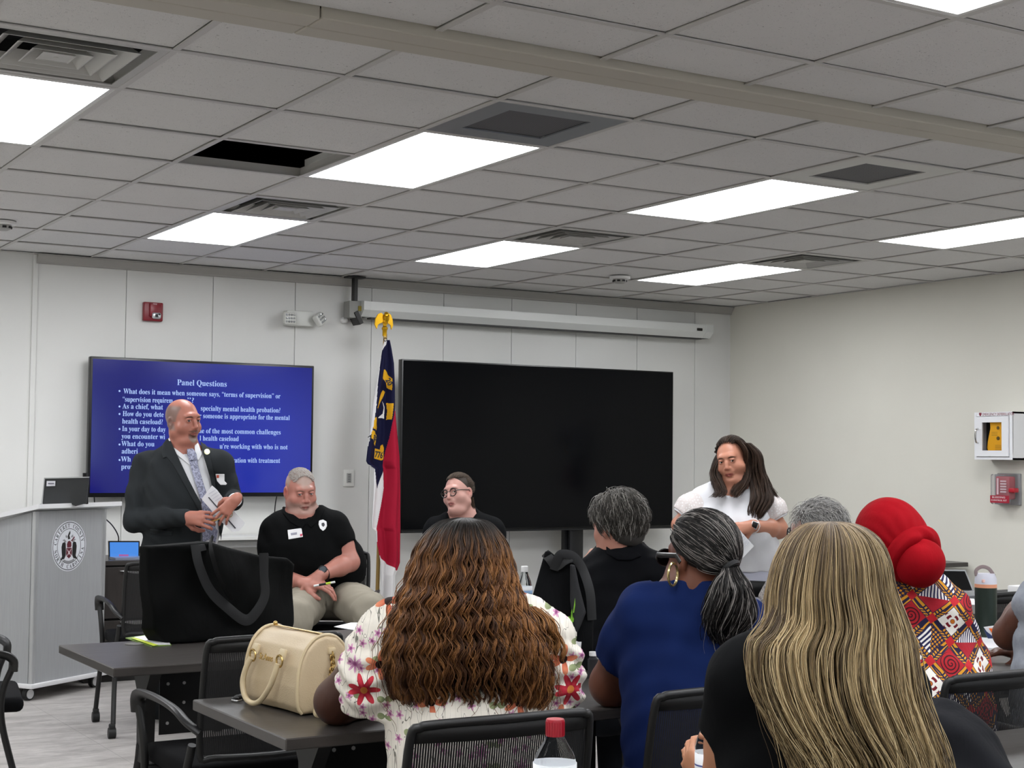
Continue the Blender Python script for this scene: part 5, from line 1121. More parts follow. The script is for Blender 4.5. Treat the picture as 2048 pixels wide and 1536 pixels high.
def hair_loft(name,rings,n,colf,mat,parent,k=36,r=.0009,th=(0,360),thick=.02,wave=(0,0),clump=(60,.5),jit=.004,endmin=.9,seed=1,base='2a1c10',tipr=.4,fly=0,bs=True):
    """rings: (centre xyz, half width, half depth); strands run from ring 0 to the last ring round the loft"""
    rg=np.random.default_rng(seed); Cn=np.array([A3(q[0]) for q in rings]); ab=np.array([[q[1],q[2]] for q in rings]); L=np.r_[0,np.cumsum(np.linalg.norm(np.diff(Cn,axis=0),axis=1)+np.abs(np.diff(ab[:,0]))*.7)]; key=L/L[-1]; Ltot=L[-1]
    fx=nrm([CR[0],CR[1],0]); fy=-nrm([CF[0],CF[1],0])
    def surf(s_,t_,off):
        c=smooth1(s_,key,Cn); q=smooth1(s_,key,ab); a=np.maximum(q[...,0]+off,.001);b=np.maximum(q[...,1]+off,.001)
        return c+(a*np.cos(t_))[...,None]*fx+(b*np.sin(t_))[...,None]*fy
    t0=np.radians(rg.uniform(th[0],th[1],n)); e=rg.uniform(endmin,1,n); s_=np.linspace(0,1,k)[None]*e[:,None]
    nc=clump[0]; tc=np.radians(np.linspace(th[0],th[1],nc+1)); ci=np.clip(np.round((t0-tc[0])/(tc[1]-tc[0])).astype(int),0,nc); cj=rg.normal(0,1,(nc+1,4))
    tt=t0[:,None]+(tc[ci]-t0)[:,None]*clump[1]*np.clip(s_*1.3,0,1)**1.2
    amp,fr=wave; ph=cj[ci,0][:,None]*.9+rg.normal(0,.3,n)[:,None]; 
    off=-thick*rg.random(n)[:,None]**1.5*np.ones_like(s_)+jit*np.sin(s_*7+rg.uniform(0,6,n)[:,None])+.006*cj[ci,1][:,None]*np.clip(s_*1.5,0,1)
    p=surf(s_,tt,off)
    if amp:
        g=np.clip((s_-.10)/.3,0,1); w=amp*g*np.sin(2*PI*s_*Ltot*fr+ph)+amp*.3*np.sin(2*PI*s_*Ltot*fr*.53+ph*2); tan=(-np.sin(tt))[...,None]*fx+np.cos(tt)[...,None]*fy
        p=p+tan*w[...,None]+((np.cos(tt))[...,None]*fx+np.sin(tt)[...,None]*fy)*(amp*.55*g*np.cos(2*PI*s_*Ltot*fr+ph))[...,None]
    p=p+fx*(jit*.6*np.sin(s_*11+cj[ci,2][:,None]*4)*s_)[...,None]
    if fly:
        m=rg.random(n)<fly; dv=rg.normal(0,1,(n,3))*.03; p[m]+=dv[m][:,None,:]*(s_[m]**1.5)[...,None]
    rad=r*(rg.uniform(.7,1.3,n)[:,None])*(1-(1-tipr)*np.clip((s_/e[:,None]-.6)/.4,0,1)); col=colf(s_,rg.random(n)[:,None],cj[ci,3][:,None])
    o=strands(name,p,rad,col,mat,parent)
    if bs:
        ns,nt=40,48; S_=np.linspace(0,.93,ns)[:,None]*np.ones((1,nt)); T_=np.linspace(0,2*PI,nt,endpoint=False)[None]*np.ones((ns,1)); V=surf(S_,T_,-thick*1.0-.004).reshape(-1,3)
        I=np.arange(ns*nt).reshape(ns,nt); F=np.stack([I[:-1],np.roll(I,-1,1)[:-1],np.roll(I,-1,1)[1:],I[1:]],-1).reshape(-1,4)
        bo=raw('hair_underlayer',V,F,P('hair base '+base,base,.8),parent)
    return o
def hair_cap(name,c,R,roots,flow,n,colf,mat,parent,L=.05,lift=.006,r=.0008,k=9,seed=2,rad=(.080,.100,.092),cen=(0,-.013,.034),jit=.15,under=None):
    """short hair over the skull: roots(u) -> mask on unit dirs; flow(dir)->tangent"""
    rg=np.random.default_rng(seed); d=rg.normal(0,1,(n*6,3)); d/=np.linalg.norm(d,axis=1,keepdims=True); d=d[roots(d)][:n]; n=len(d)
    f=flow(d); f=f+rg.normal(0,jit,f.shape); s_=np.linspace(0,1,k); ln=L*rg.uniform(.6,1.2,n); rad=A3(rad);cen=A3(cen); pts=[];cur=d.copy(); 
    cl=rg.normal(0,1,(n,))
    for i in range(k):
        off=lift*math.sin(min(1,s_[i]*1.4)*PI*.5)*(1+.4*cl); pts.append(c+((cur*(rad+off[:,None]))+cen)@R.T)
        f2=f-(f*cur).sum(1,keepdims=True)*cur; f2/=np.linalg.norm(f2,axis=1,keepdims=True)+1e-9; cur=cur+f2*(ln/(k-1)/.09)[:,None]; cur/=np.linalg.norm(cur,axis=1,keepdims=True)
    p=np.stack(pts,1); sl=np.broadcast_to(s_,(n,k)); return strands(name,p,r*(1-.6*sl)*rg.uniform(.7,1.3,n)[:,None],colf(sl,rg.random(n)[:,None],d[:,None,:]*np.ones((1,k,1))),mat,parent)
def hair_pull(name,c,R,roots,tie,n,colf,mat,parent,lift=.006,r=.0008,k=16,seed=2,rad=(.080,.100,.092),cen=(0,-.013,.034)):
    """hair combed over the skull from its roots to one tie point (unit dir)"""
    rg=np.random.default_rng(seed); d=rg.normal(0,1,(n*8,3)); d/=np.linalg.norm(d,axis=1,keepdims=True); d=d[roots(d)][:n]; n=len(d); rad=A3(rad);cen=A3(cen); tie=nrm(tie)
    s_=np.linspace(0,1,k)[None,:,None]; q=d[:,None,:]*(1-s_)+(tie+rg.normal(0,.05,(n,3)))[:,None,:]*s_; q/=np.linalg.norm(q,axis=2,keepdims=True)
    off=(lift*rg.uniform(.2,1,(n,1))*np.sin(np.clip(s_[...,0]*1.15,0,1)*PI)**.5+.003); p=c+((q*(rad+off[...,None]))+cen)@R.T; sl=np.broadcast_to(s_[...,0],(n,k))
    return strands(name,p,r*rg.uniform(.7,1.3,(n,1))*(1-.3*sl),colf(sl,rg.random((n,1)),q),mat,parent)
def L3(c): return np.array(lin(c))
def mixc(a,b,t): t=np.clip(t,0,1)[...,None]; return a*(1-t)+b*t

def smn(a,b,k): h=np.clip(.5+.5*(b-a)/k,0,1); return b*(1-h)+a*h-k*h*(1-h)
def garment(tor,sleeves=(),hole=None,w=None,k=.02):
    """torso sdf + sleeves [(sdf, cut centre, cut normal, inner radius)] with an open neck: hole=(centre, forward, radius, drop, tilt)"""
    def ev(P):
        d=tor.ev(P)
        for z,c,n,ri in sleeves:
            e=z.ev(P); c=A3(c); al=(P-c)@n; rr=np.linalg.norm((P-c)-np.outer(al,n),axis=1); e=np.maximum(e,al); e=np.maximum(e,-np.maximum(rr-ri,-.05-al)); d=smn(d,e,k)
        if w is not None: d=d-w(P)
        if hole is not None:
            c,f,r,dr,ti=hole; q=P-A3(c); n=nrm(np.array([0,0,1.])+f*ti); rr=np.linalg.norm(q-np.outer(q@n,n),axis=1)-r; d=np.maximum(d,-np.maximum(rr,-(q@n)-dr))
        return d
    lo,hi=tor.bounds()
    for z,_,_,_ in sleeves: a,b=z.bounds(); lo=np.minimum(lo,a);hi=np.maximum(hi,b)
    return ev,(lo,hi)
# ================================================================ PEOPLE
def torso(s,J,o=0.,bust=None,k=.04,bottom=True):
    F=J['F']; up=np.array([0,0,1.]); fw=F[:,1]; nk,hp=A3(J['neck']),A3(J['hip']); sl,sr=A3(J['shL']),A3(J['shR']); mid=(sl+sr)/2; rs=J.get('rsh',.062)
    s.cone(sl,sr,rs+o,rs+o,k)
    cr,wr_,hr=J['cr'],J['wr'],J['hr']; fl=J.get('flat',.66); off=J.get('fo',.02)
    a=mid-up*.10+fw*off; b=hp*.45+mid*.55+fw*(off+J.get('belly',0)); b2=hp+up*.15+fw*(off+J.get('belly',0)*.8); hp=hp+up*.07; hr=hr*.92
    s.cone(mid-up*.02+fw*off*.5,a,cr*.80+o,cr+o,k+.02,sq=(fw,fl)); s.cone(a,b,cr+o,wr_+o,k+.02,sq=(fw,fl)); s.cone(b,b2,wr_+o,(wr_+hr)/2+o,k+.02,sq=(fw,fl+.06)); s.cone(b2,hp,(wr_+hr)/2+o,hr+o,k+.02,sq=(fw,fl+.08))
    for q in (sl,sr): s.cone(nk+up*.015,q+(nk-q)*.15+up*.0,.046+o,.048+o*.9,.05)
    if bust:
        x=F[:,0]
        for q in (-1,1): s.ell(mid-up*bust[2]+x*q*bust[1]+fw*(bust[3]),(bust[0]+o,bust[0]*.95+o,bust[0]*1.05+o),F,.05)
def neck(s,J,hc,R,r=.056,o=0): s.cone(A3(J['neck'])-np.array([0,0,.03]),hc+R@np.array([0,-.012,-.045]),r+.012+o,r+o,.03)
def arm(s,a,b,c,r=(.055,.045,.041,.028),o=0.,k=.02):
    a,b,c=A3(a),A3(b),A3(c); m=a*.5+b*.5; s.chain([a,m,b],[r[0]+o,r[0]*.97+o,r[1]+o],k); m2=b*.65+c*.35; s.chain([b,m2,c],[r[1]*.98+o,r[2]*1.04+o,r[3]+o],k)
def leg(s,h,kn,an,r=(.085,.06,.055,.04),o=0.):
    h,kn,an=A3(h),A3(kn),A3(an); s.chain([h,h*.5+kn*.5,kn],[r[0]+o,r[0]*.93+o,r[1]+o],.04); s.chain([kn,kn*.65+an*.35,an],[r[1]+o,r[2]*1.02+o,r[3]+o],.03)
def shoe(bm,an,fw,L=.27):
    an=A3(an)
def person(label,loc,group=None): return thing('person',label,'person',(loc[0],loc[1],0),0,group)
def patch(name,base,off,poly,mat,parent,dmax,h=.002,off0=-.03,k=.002,it=1,label=None,dmin=0):
    """shape cut from an offset of a sculpted surface by an outline"""
    pf=poly_px(poly); ev0=base.ev if hasattr(base,'ev') else base
    def ev(P):
        d=ev0(P); z=(P-CAM)@CF; e=np.maximum(d-off,-(d-off0)); e=np.maximum(e,pf(P)); e=np.maximum(e,z-dmax); return np.maximum(e,dmin-z)
    pts=A3(poly); zz=dmax; c=[atd(u,v,t) for u,v in poly for t in (dmax-.45 if not dmin else dmin,dmax)]; lo=np.min(c,0)-.02;hi=np.max(c,0)+.02
    V,F=sdf_mesh(ev,lo,hi,h); V,F=big(V,F); V=relax(V,F,it,.4); o=raw(name,V,F,mat,parent,attrs={});
    if label: o['label']=label
    return o
HF=.0034     # fine pitch
HB=.0035 if HQ else .007
HS=1.
def arc_mesh(bm,pts,r,n=8,**k): return tube(bm,pts,r,n,**k)
def build_shoes(p,ank,fw,mat):
    for i,an in enumerate(ank):
        s=S(); an=A3(an); f=nrm([fw[0],fw[1],0]); a=np.array([an[0],an[1],.045]); s.cone(a-f*.05,a+f*.15,.04,.034,.02,sq=((0,0,1),.9)); s.cone(a+[0,0,.01],[an[0],an[1],.09],.04,.042,.02); s.plane((0,0,.004),(0,0,-1)); sculpt('shoe',s,.007,mat,p)
# ---------------------------------------------------------------- 1. standing man in the suit
def suit_man():
    D=8.3; p=person('standing bald man in a charcoal suit and grey tie before the lit screen',atd(365,900,D)); 
    F=hframe(32); R=hframe(52,-2,2); hc=atd(366,843.5,D)
    J=dict(F=F,neck=atd(366,907,D+.02),shL=atd(292,935,D+.07),shR=atd(440,932,D-.0),hip=atd(362,1112,D+.02),cr=.185,wr=.185,hr=.185,flat=.72,belly=.03,rsh=.06)
    elL,wrL=atd(271,1042,D-.08),atd(372,1034,D-.30); elR,wrR=atd(476,990,D-.10),atd(466,1003,D-.27)
    elR=atd(464,1000,D+.0); wrR=atd(470,1000,D-.29)
    s=S(); head(s,hc,R,1.03,jaw=1.15,fat=.010,smile=-.001); neck(s,J,hc,R,.064); torso(s,J); arm(s,J['shL'],elL,wrL); arm(s,J['shR'],elR,wrR)
    hl,hr_=J['hip']+F[:,0]*-.09,J['hip']+F[:,0]*.09
    for q in (-1,1):
        h=J['hip']+F[:,0]*q*.09-[0,0,.03]; leg(s,h,h-[0,0,.42],h*[1,1,0]+[0,0,.09],(.1,.065,.06,.042))
    # right hand (image left) holding the glasses, fingers towards image right
    hand(s,wrL,CR*1.+CU*-.06-CF*.25,-CF*-1+CU*-.3,-1,curl=(.62,.66,.66,.62),thumb=(.8,.3),sc_=1.12)
    hand(s,wrR,-CU*.80-CR*.70-CF*.20,CF*.9-CU*.2,-1,curl=(.22,.28,.32,.36),thumb=(.3,.1),sc_=1.0,spread=.3)
    def beard(m,x,y,z,ax,n2,inh):
        gt=(((ax/.030)*(ax/.030)+((z+.078)/.034)*((z+.078)/.034)).sqrt()).step(1.15,.8)*y.gt(.05)
        ms=(((ax/.031)*(ax/.031)+((z+.050)/.0085)*((z+.050)/.0085)).sqrt()).step(1.2,.7)*y.gt(.06)
        lp=(((ax/.024)*(ax/.024)+((z+.0635)/.0085)*((z+.0635)/.0085)).sqrt()).step(1.0,.8)
        msk=(gt.max(ms))*(1-lp)*(n2*.7+.55).min(1.)*inh; gy=(z+.095).step(.02,-.012)
        return [(msk,'4b3a33',.85),(msk*gy,'a59a92',.75)]
    def scalp(m,x,y,z,ax):
        side=(z-.0-(0-y)*.0).lt(.085); b=((y+.005+ (z-.03)*.55)).step(.012,-.012); band=z.step(-.055,-.035)*z.step(.098,.075); b2=((ax-.03).step(0,.02)).max(y.step(-.02,-.06)); ft=(y-.030-(z-.03)*.25).step(.012,-.004)*ax.gt(.05)*z.gt(.0)
        return ((b.max(ft))*band*b2,'6a5f59',.75)
    sk=skin('skin ruddy bald man','A96E5E','94574E',brow='3a2a24',beard=beard,scalp=scalp,blush='A84A42',rough=.38)
    sculpt('body',s,HF*1.0,sk,p,(hc,R)); eyes(hc,R,p,1.03,look=(-12,-2),iris='3a4048')
    JK=fabric('suit charcoal','282B2D',.85,1500,.3,.08)
    # shirt
    nk=A3(J['neck']); t=S(); torso(t,J,.008); t.cone(nk-[0,0,.05],nk+[0,0,.05]+F[:,1]*.004,.088,.074,.02); t.plane(J['hip']+[0,0,-.06],(0,0,-1))
    tev,tlh=garment(t,(),(nk+[0,0,.035]+F[:,1]*.012,F[:,1],.110,-.0,.42)); tor_only=t
    SH=fabric('shirt white','DEDFE2',.8,900,.15,.04)
    sculpt('shirt',t,HB,SH,p,ev=tev,lohi=tlh)
    # collar points
    patch('shirt_collar',t,.012,[(336,868),(345,893),(375,915),(393,924),(384,934),(352,908),(336,885)],SH,p,D-.0,h=.002)
    patch('shirt_collar',t,.012,[(392,878),(398,890),(404,908),(397,922),(390,912),(389,893)],SH,p,D+.02,h=.002)
    # tie
    tm=Mat('tie lilac grey','777889',.5); v=tm.obj(); n=tm.noise(v,38,3,.5,1.5); tm.col(tm.mix(n.step(.42,.5)*n.step(.6,.52),'6E7084','A3A6BE')); 
    patch('tie',t,.020,[(375,899),(386,898),(393,908),(396,930),(408,970),(421,1010),(431,1055),(436,1062),(431,1086),(421,1078),(405,1085),(404,1060),(405,1020),(397,985),(386,950),(379,925),(376,912)],tm.m,p,D+.02,h=.0022)
    patch('tie_knot',t,.030,[(374,898),(386,897),(392,906),(388,920),(379,922),(374,908)],tm.m,p,D+.02,h=.002)
    # trousers
    tr=S(); 
    for q in (-1,1):
        h=J['hip']+F[:,0]*q*.09-[0,0,.03]; tr.chain([h+[0,0,.06],h-[0,0,.40],h*[1,1,0]+[0,0,.05]],[.125,.095,.075],.03)
    tr.cone(J['hip']+F[:,0]*-.05+[0,0,.0],J['hip']+F[:,0]*.05,.165,.165,.04,sq=(F[:,1],.75)); tr.plane(J['hip']+[0,0,.05],(0,0,1)); sculpt('trousers',tr,.007,fabric('suit trousers','1d1f21',.85),p)
    # jacket
    j=S(); J2=dict(J); torso(j,J2,.020); j.chain([J['hip']+[0,0,.1],J['hip']-[0,0,.02],J['hip']-[0,0,.14]],[.20,.205,.215],.05,sq=(F[:,1],.72))
    j.chain([J['shL']+[0,0,.0],(J['shL']+elL)/2,elL],[.078,.073,.062],.03); j.chain([elL,elL*.5+wrL*.5,wrL-nrm(wrL-elL)*.015],[.062,.056,.047],.02)
    j.chain([J['shR'],(J['shR']+elR)/2,elR],[.072,.066,.056],.03); j.chain([elR,elR*.5+wrR*.5,wrR-nrm(wrR-elR)*.034],[.054,.050,.045],.02)
    j.plane(J['hip']-[0,0,.17],(0,0,-1))
    open_=poly_px([(331,840),(337,872),(352,905),(378,960),(403,1008),(401,1130),(446,1130),(441,1075),(433,1010),(420,955),(405,905),(398,868),(396,840)])
    sub=S(); torso(sub,J,.012)
    wf=folds(F[:,1],.0065,seed=5); Cc=(A3(J['shL'])+A3(J['shR']))/2
    def jev(P):
        d=j.ev(P)-wf(P); m=np.abs(d)<.08
        if m.any():
            Q=P[m]; cut=np.maximum(open_(Q),-((Cc-Q)@F[:,1])-.12 if False else ((Cc-Q)@F[:,1])-.02); q=d[m]; q=np.maximum(q,-cut)
            # neck hole
            nk=np.linalg.norm((Q-A3(J['neck']))-np.outer((Q-A3(J['neck']))[:,2],[0,0,1.]),axis=1)-.078; q=np.maximum(q,-np.maximum(nk,A3(J['neck'])[2]-.03-Q[:,2])); d[m]=q
        return d
    lo,hi=j.bounds(); jk=sculpt('suit_jacket',j,HB,JK,p,ev=jev,lohi=(lo,hi))
    LP=fabric('suit lapel','2C2F31',.8,1500,.3,.08)
    patch('lapel',jev,.006,[(337,872),(352,905),(378,960),(403,1010),(401,1028),(388,1004),(366,965),(345,928),(333,914),(326,917),(322,908),(327,880),(333,866)],LP,p,D+.08,h=.0022,off0=-.012)
    patch('lapel',jev,.006,[(398,868),(405,905),(420,955),(432,1008),(436,1030),(434,1000),(430,960),(424,925),(417,905),(414,893),(408,885),(402,870)],LP,p,D+.08,h=.0022,off0=-.012)
    WHT=P('badge white','E8E8EA',.5)
    b=patch('name_badge',jev,.005,[(431,948),(449,948),(449,962),(454,967),(452,970),(441,970),(434,962)],WHT,p,D+.05,h=.0018,off0=-.002)
    patch('badge_dot',jev,.0068,[(433,950),(438,950),(438,956),(433,956)],P('badge red','D0604A',.5),p,D+.05,h=.0015,off0=-.002)
    patch('lapel_pin',jev,.007,[(414+6*math.cos(a),903.5+6*math.sin(a)*1.0) for a in np.linspace(0,2*PI,15)[:-1]],P('pin pale','D8D6A8',.4,.3),p,D+.05,h=.0016,off0=-.002)
    patch('pocket_flap',jev,.005,[(300,1058),(345,1062),(345,1072),(300,1068)],LP,p,D+.1,h=.0025,off0=-.004)
    # shirt cuff
    for a,b,nm in ((elL,wrL,1),(elR,wrR,2)): 
        c=S(); d=nrm(b-a); c.cone(b-d*.03,b+d*.0,.038,.037,.004); c.plane(b+d*.004,d); sculpt('shirt_cuff',c,.003,SH,p) if nm==2 else sculpt('shirt_cuff',c,.003,JK,p)
    build_shoes(p,[J['hip']+F[:,0]*q*.09 for q in (-1,1)],F[:,1],BLK)
    # papers in the left hand (own things)
    def sheet(nm,lb,cat,px,d0,d1,mat,t=.004,grp=None):
        c=[atd(u,v,d0+(d1-d0)*i) for (u,v),i in zip(px,np.linspace(0,1,len(px)))]; bm=B(); n=nrm(np.cross(c[1]-c[0],c[2]-c[0]))*t
        A=[bm.verts.new(q) for q in c];Bq=[bm.verts.new(q+n) for q in c]; bm.faces.new(A);bm.faces.new(Bq[::-1])
        for i in range(len(c)): bm.faces.new((A[i],A[(i+1)%len(c)],Bq[(i+1)%len(c)],Bq[i]))
        o=obj(nm,bm,mat,None,smooth=None)
        if lb: tag(o,lb,cat)
        return o
    dh=D-.262
    paper=Mat('folded paper','DCDCE0',.6); pm=paper
    t1=thing('folded_papers','folded white papers with print held by the standing man in the suit','papers',atd(440,1015,dh))
    def quad(nm,px,ds,mat,par,t=.002):
        c=[atd(u,v,d) for (u,v),d in zip(px,ds)]; bm=B(); n=nrm(np.cross(c[1]-c[0],c[2]-c[0]))*t
        A=[bm.verts.new(q) for q in c];Bq=[bm.verts.new(q+n) for q in c]; bm.faces.new(A);bm.faces.new(Bq[::-1])
        for i in range(len(c)): bm.faces.new((A[i],A[(i+1)%len(c)],Bq[(i+1)%len(c)],Bq[i]))
        return obj(nm,bm,mat,par,smooth=None)
    quad('sheet',[(424,971),(434,980),(449,1000),(489,1045),(488,1050),(478,1062),(464,1064),(440,1041),(403,998)],[dh]*9,pm.m,t1,.004)
    gr=P('print grey','9a9aa6',.6); 
    for i in range(9):
        a=(424+i*4.2,985+i*4.6); quad('print_line',[(a[0]-7,a[1]+3),(a[0]+7,a[1]-6),(a[0]+7.6,a[1]-5.4),(a[0]-6.4,a[1]+3.6)],[dh-.004]*4,P('print pale','B9BAC6',.6),t1,.001) if i!=4 else None
    quad('fold_line',[(416,995),(418,994),(472,1056),(470,1057.5)],[dh-.005]*4,P('fold dark','3c3d44',.6),t1,.001)
    # reading glasses in the hands
    t2=thing('reading_glasses','gold rimmed reading glasses held between the hands of the man in the suit','glasses',atd(428,1036,dh-.03))
    GD=P('glasses gold','B08A3C',.3,.8); dg=dh-.035; bm=B()
    tube(bm,bez([atd(410,1040,dg),atd(425,1042,dg-.01),atd(438,1038,dg-.01),atd(446,1033,dg)],6),.0025,8); obj('temple',bm,GD,t2)
    bm=B(); tube(bm,bez([atd(403,998,dg),atd(402,1010,dg),atd(404,1022,dg)],6),.002,8); obj('temple',bm,P('glasses dark','2c2520',.4),t2)
    for cx_ in (450,460): bm=B(); tube(bm,[atd(cx_+5*math.cos(a),1028+6*math.sin(a),dg) for a in np.linspace(0,2*PI,18)[:-1]],.0018,6,closed=True); obj('rim',bm,GD,t2)
# ---------------------------------------------------------------- chairs for seated people are in furniture
def cropped(dz): pass
# 2. seated man in black polo
def polo_man():
    D=8.3; p=person('seated grey haired man in a black polo shirt and khaki trousers',atd(615,1100,D))
    F=hframe(8); R=hframe(27,-13,3); hc=atd(601,983,D-.02)
    J=dict(F=F,neck=atd(603,1036,D+.03),shL=atd(552,1062,D+.04),shR=atd(668,1056,D+.02),hip=atd(655,1185,D+.10),cr=.19,wr=.175,hr=.19,flat=.68,rsh=.068,belly=.02)
    elL,wrL=atd(540,1150,D-.02),atd(612,1166,D-.22); elR,wrR=atd(700,1124,D-.02),atd(640,1150,D-.20)
    s=S(); head(s,hc,R,1.02,jaw=1.12,fat=.006,lids=.0034); neck(s,J,hc,R,.066); torso(s,J)
    arm(s,J['shL'],elL,wrL,(.062,.050,.046,.031)); arm(s,J['shR'],elR,wrR,(.066,.052,.050,.032))
    hand(s,wrR,-CR*.9-CU*.45-CF*.15,-CU*.8+CF*.2,1,curl=(.45,.5,.5,.5),thumb=(.5,.3),sc_=1.12)
    hand(s,wrL,CR*.9-CU*.1-CF*.1,-CU*.9+CF*.3,-1,curl=(.3,.4,.45,.5),thumb=(.4,.2),sc_=1.12)
    kL,kR=atd(590,1232,D-.45),atd(742,1222,D-.40); aL,aR=A3([kL[0]-.02,kL[1]-.02,.09]),A3([kR[0]+.02,kR[1]+.02,.09])
    hL,hR=J['hip']-CR*.085-[0,0,.03],J['hip']+CR*.085-[0,0,.03]
    leg(s,hL,kL,aL,(.09,.062,.058,.04)); leg(s,hR,kR,aR,(.09,.062,.058,.04))
    def beard(m,x,y,z,ax,n2,inh):
        msk=(z+.045+ax*.35*0).step(.012,-.012)*(y-.0).step(.0,.03)*(n2*.6+.5).min(1.)*z.step(-.115,-.095); lp=(((ax/.023)*(ax/.023)+((z+.0635)/.008)*((z+.0635)/.008)).sqrt()).step(1.0,.8); return [(msk*(1-lp)*inh,'B8A59C',.6)]
    def scalp(m,x,y,z,ax):
        n=m.noise(m.attr('hc'),60,3); hl=(z-.084+(y-.02)*.55+(n-.5)*.012).step(-.004,.010); sd=(y-.012-(z-.03)*.3).step(.006,-.008)*z.gt(.0); return ((hl.max(sd))*z.gt(-.0)*ax.lt(.0765),'A6968C',.75)
    sk=skin('skin flushed man','B2796C','9A5C54',brow='8a6a5c',beard=beard,scalp=scalp,blush='B2524A',rough=.36)
    sculpt('body',s,HF,sk,p,(hc,R)); eyes(hc,R,p,1.02,look=(-14,-14),iris='5a6670')
    hair_cap('hair',hc,R,lambda d:(d[:,2]>.44-.3*d[:,1]+.15*np.abs(d[:,0]))&(d[:,1]<.66),lambda d:np.stack([d[:,0]*.3,np.ones(len(d))*.8,np.ones(len(d))*.2],1),int(2600/HS),lambda s_,u,q:mixc(L3('8f857e'),L3('DAD4CE'),(u*1.0+.0*s_)),hair_mat('hair strands'),p,L=.010,lift=.003,r=.0012,k=4,seed=4)
    BP=fabric('polo black','090A0B',.85,1200,.25,.2,fold=9)
    t=S(); nk=A3(J['neck']); torso(t,J,.021); t.cone(nk-[0,0,.04],nk+[0,0,.05]+F[:,1]*.01,.092,.080,.02); t.plane(J['hip']-[0,0,.05],(0,0,-1))
    sl=[]
    for a_,b_,f_ in ((J['shL'],elL,.60),(J['shR'],elR,.56)): z=S(); c=a_+(b_-a_)*f_; z.chain([a_,a_*.5+c*.5,c+(b_-a_)*.1],[.084,.084,.078],.03); sl.append((z,c,nrm(b_-a_),.066))
    ev,lh=garment(t,sl,(nk+[0,0,.045]+F[:,1]*.02,F[:,1],.110,0,.45),folds(F[:,1],.004,seed=8))
    sculpt('polo_shirt',t,HB,BP,p,ev=ev,lohi=lh)
    patch('shirt_collar',ev,.008,[(567,1004),(575,1020),(598,1037),(612,1047),(604,1058),(580,1044),(566,1026),(564,1012)],BP,p,D+.02,h=.0025,off0=-.01)
    patch('shirt_collar',ev,.008,[(632,1008),(630,1025),(622,1040),(614,1047),(622,1056),(640,1040),(650,1018),(642,1010)],BP,p,D+.06,h=.0025,off0=-.01)
    patch('name_badge',ev,.005,[(575,1060),(603,1056),(606,1074),(577,1079)],P('badge white','E8E8EA',.5),p,D+.05,h=.002,off0=-.002)
    patch('badge_writing',ev,.0062,[(581,1066),(594,1064),(594,1069),(582,1071)],P('badge ink','9A9AA8',.5),p,D+.05,h=.0016,off0=-.002)
    patch('badge_dot',ev,.0062,[(600,1068),(605,1067),(605,1072),(600,1073)],P('badge pink','D0506A',.5),p,D+.05,h=.0016,off0=-.002)
    patch('police_badge',ev,.005,[(638,1041),(646,1039),(653,1043),(654,1052),(651,1058),(646,1062),(640,1057),(637,1049)],P('badge white','E8E8EA',.5),p,D+.08,h=.0018,off0=-.002)
    patch('badge_emblem',ev,.0064,[(643,1046),(648,1045),(650,1050),(647,1054),(643,1051)],P('badge mark','3a3a40',.5),p,D+.08,h=.0015,off0=-.002)
    KH=fabric('khaki twill','8F897C',.85,1100,.25,.06,fold=8)
    tr=S(); tr.chain([hL,hL*.5+kL*.5,kL],[.112,.106,.088],.04); tr.chain([kL,kL*.5+aL*.5,aL-[0,0,.03]],[.085,.08,.07],.04); tr.chain([hR,hR*.5+kR*.5,kR],[.112,.106,.088],.04); tr.chain([kR,kR*.5+aR*.5,aR-[0,0,.03]],[.085,.08,.07],.04)
    tr.cone(hL,hR,.118,.118,.05); tr.cone(J['hip']+[0,0,.12],J['hip']+[0,0,.06],.195,.195,.04,sq=(F[:,1],.78)); tr.plane(J['hip']+[0,0,.07],(0,0,1)); sculpt('trousers',tr,HB,KH,p,wr=folds(F[:,1],.005,seed=12,dirn=kR-hR))
    be=S(); be.cone(J['hip']-CR*.11+[0,0,.06],J['hip']+CR*.11+[0,0,.045],.098,.098,.03); be.plane(J['hip']+[0,0,.078],(0,0,1)); be.plane(J['hip']+[0,0,.035],(0,0,-1)); sculpt('belt',be,.005,P('belt leather','0d0c0b',.45),p)
    build_shoes(p,[aL,aR],-CF,BLK)
    # wrist watch
    d=nrm(wrR-elR); bm=B(); c=wrR-d*.028; x,y,_=frame_of(d); tube(bm,[c+np.array(x)*.037*math.cos(a)+np.array(y)*.037*math.sin(a) for a in np.linspace(0,2*PI,25)[:-1]],.009,8,closed=True,flat=(1,.35)); t2=thing('wrist_watch','black sports watch on the wrist of the seated man in the polo','watch',c)
    t2.parent=None; obj('strap',bm,BLKM,t2); bm=B(); n=nrm(-CF*.8+CU*.6); cc=c+n*.036; cyl(bm,cc-n*.006,cc+n*.008,.023,n=24); obj('case',bm,P('watch case','1a1c1f',.35,.3),t2); bm=B(); cyl(bm,cc+n*.0085,cc+n*.0095,.017,n=24); obj('dial',bm,P('watch dial','4a5056',.2),t2)
    t3=thing('highlighter_pen','white and yellow pen held by the seated man in the polo','pen',wrR); bm=B(); a,b=atd(628,1172,D-.29),atd(670,1164,D-.31); cyl(bm,a,a*.75+b*.25,.006); cyl(bm,a*.3+b*.7,b,.0055); obj('barrel',bm,P('pen white','dcdcdc',.4),t3); bm=B(); cyl(bm,a*.75+b*.25,a*.42+b*.58,.0062,n=12); obj('grip',bm,BLKM,t3); bm=B(); cyl(bm,a*.42+b*.58,a*.2+b*.8,.0063,n=12); obj('cap',bm,P('pen lime','b6d43a',.4),t3)
    # holster pouch with yellow clip at the belt
    t4=thing('belt_holster','black duty holster with a yellow piece on the hip of the seated man','holster',atd(702,1150,D))
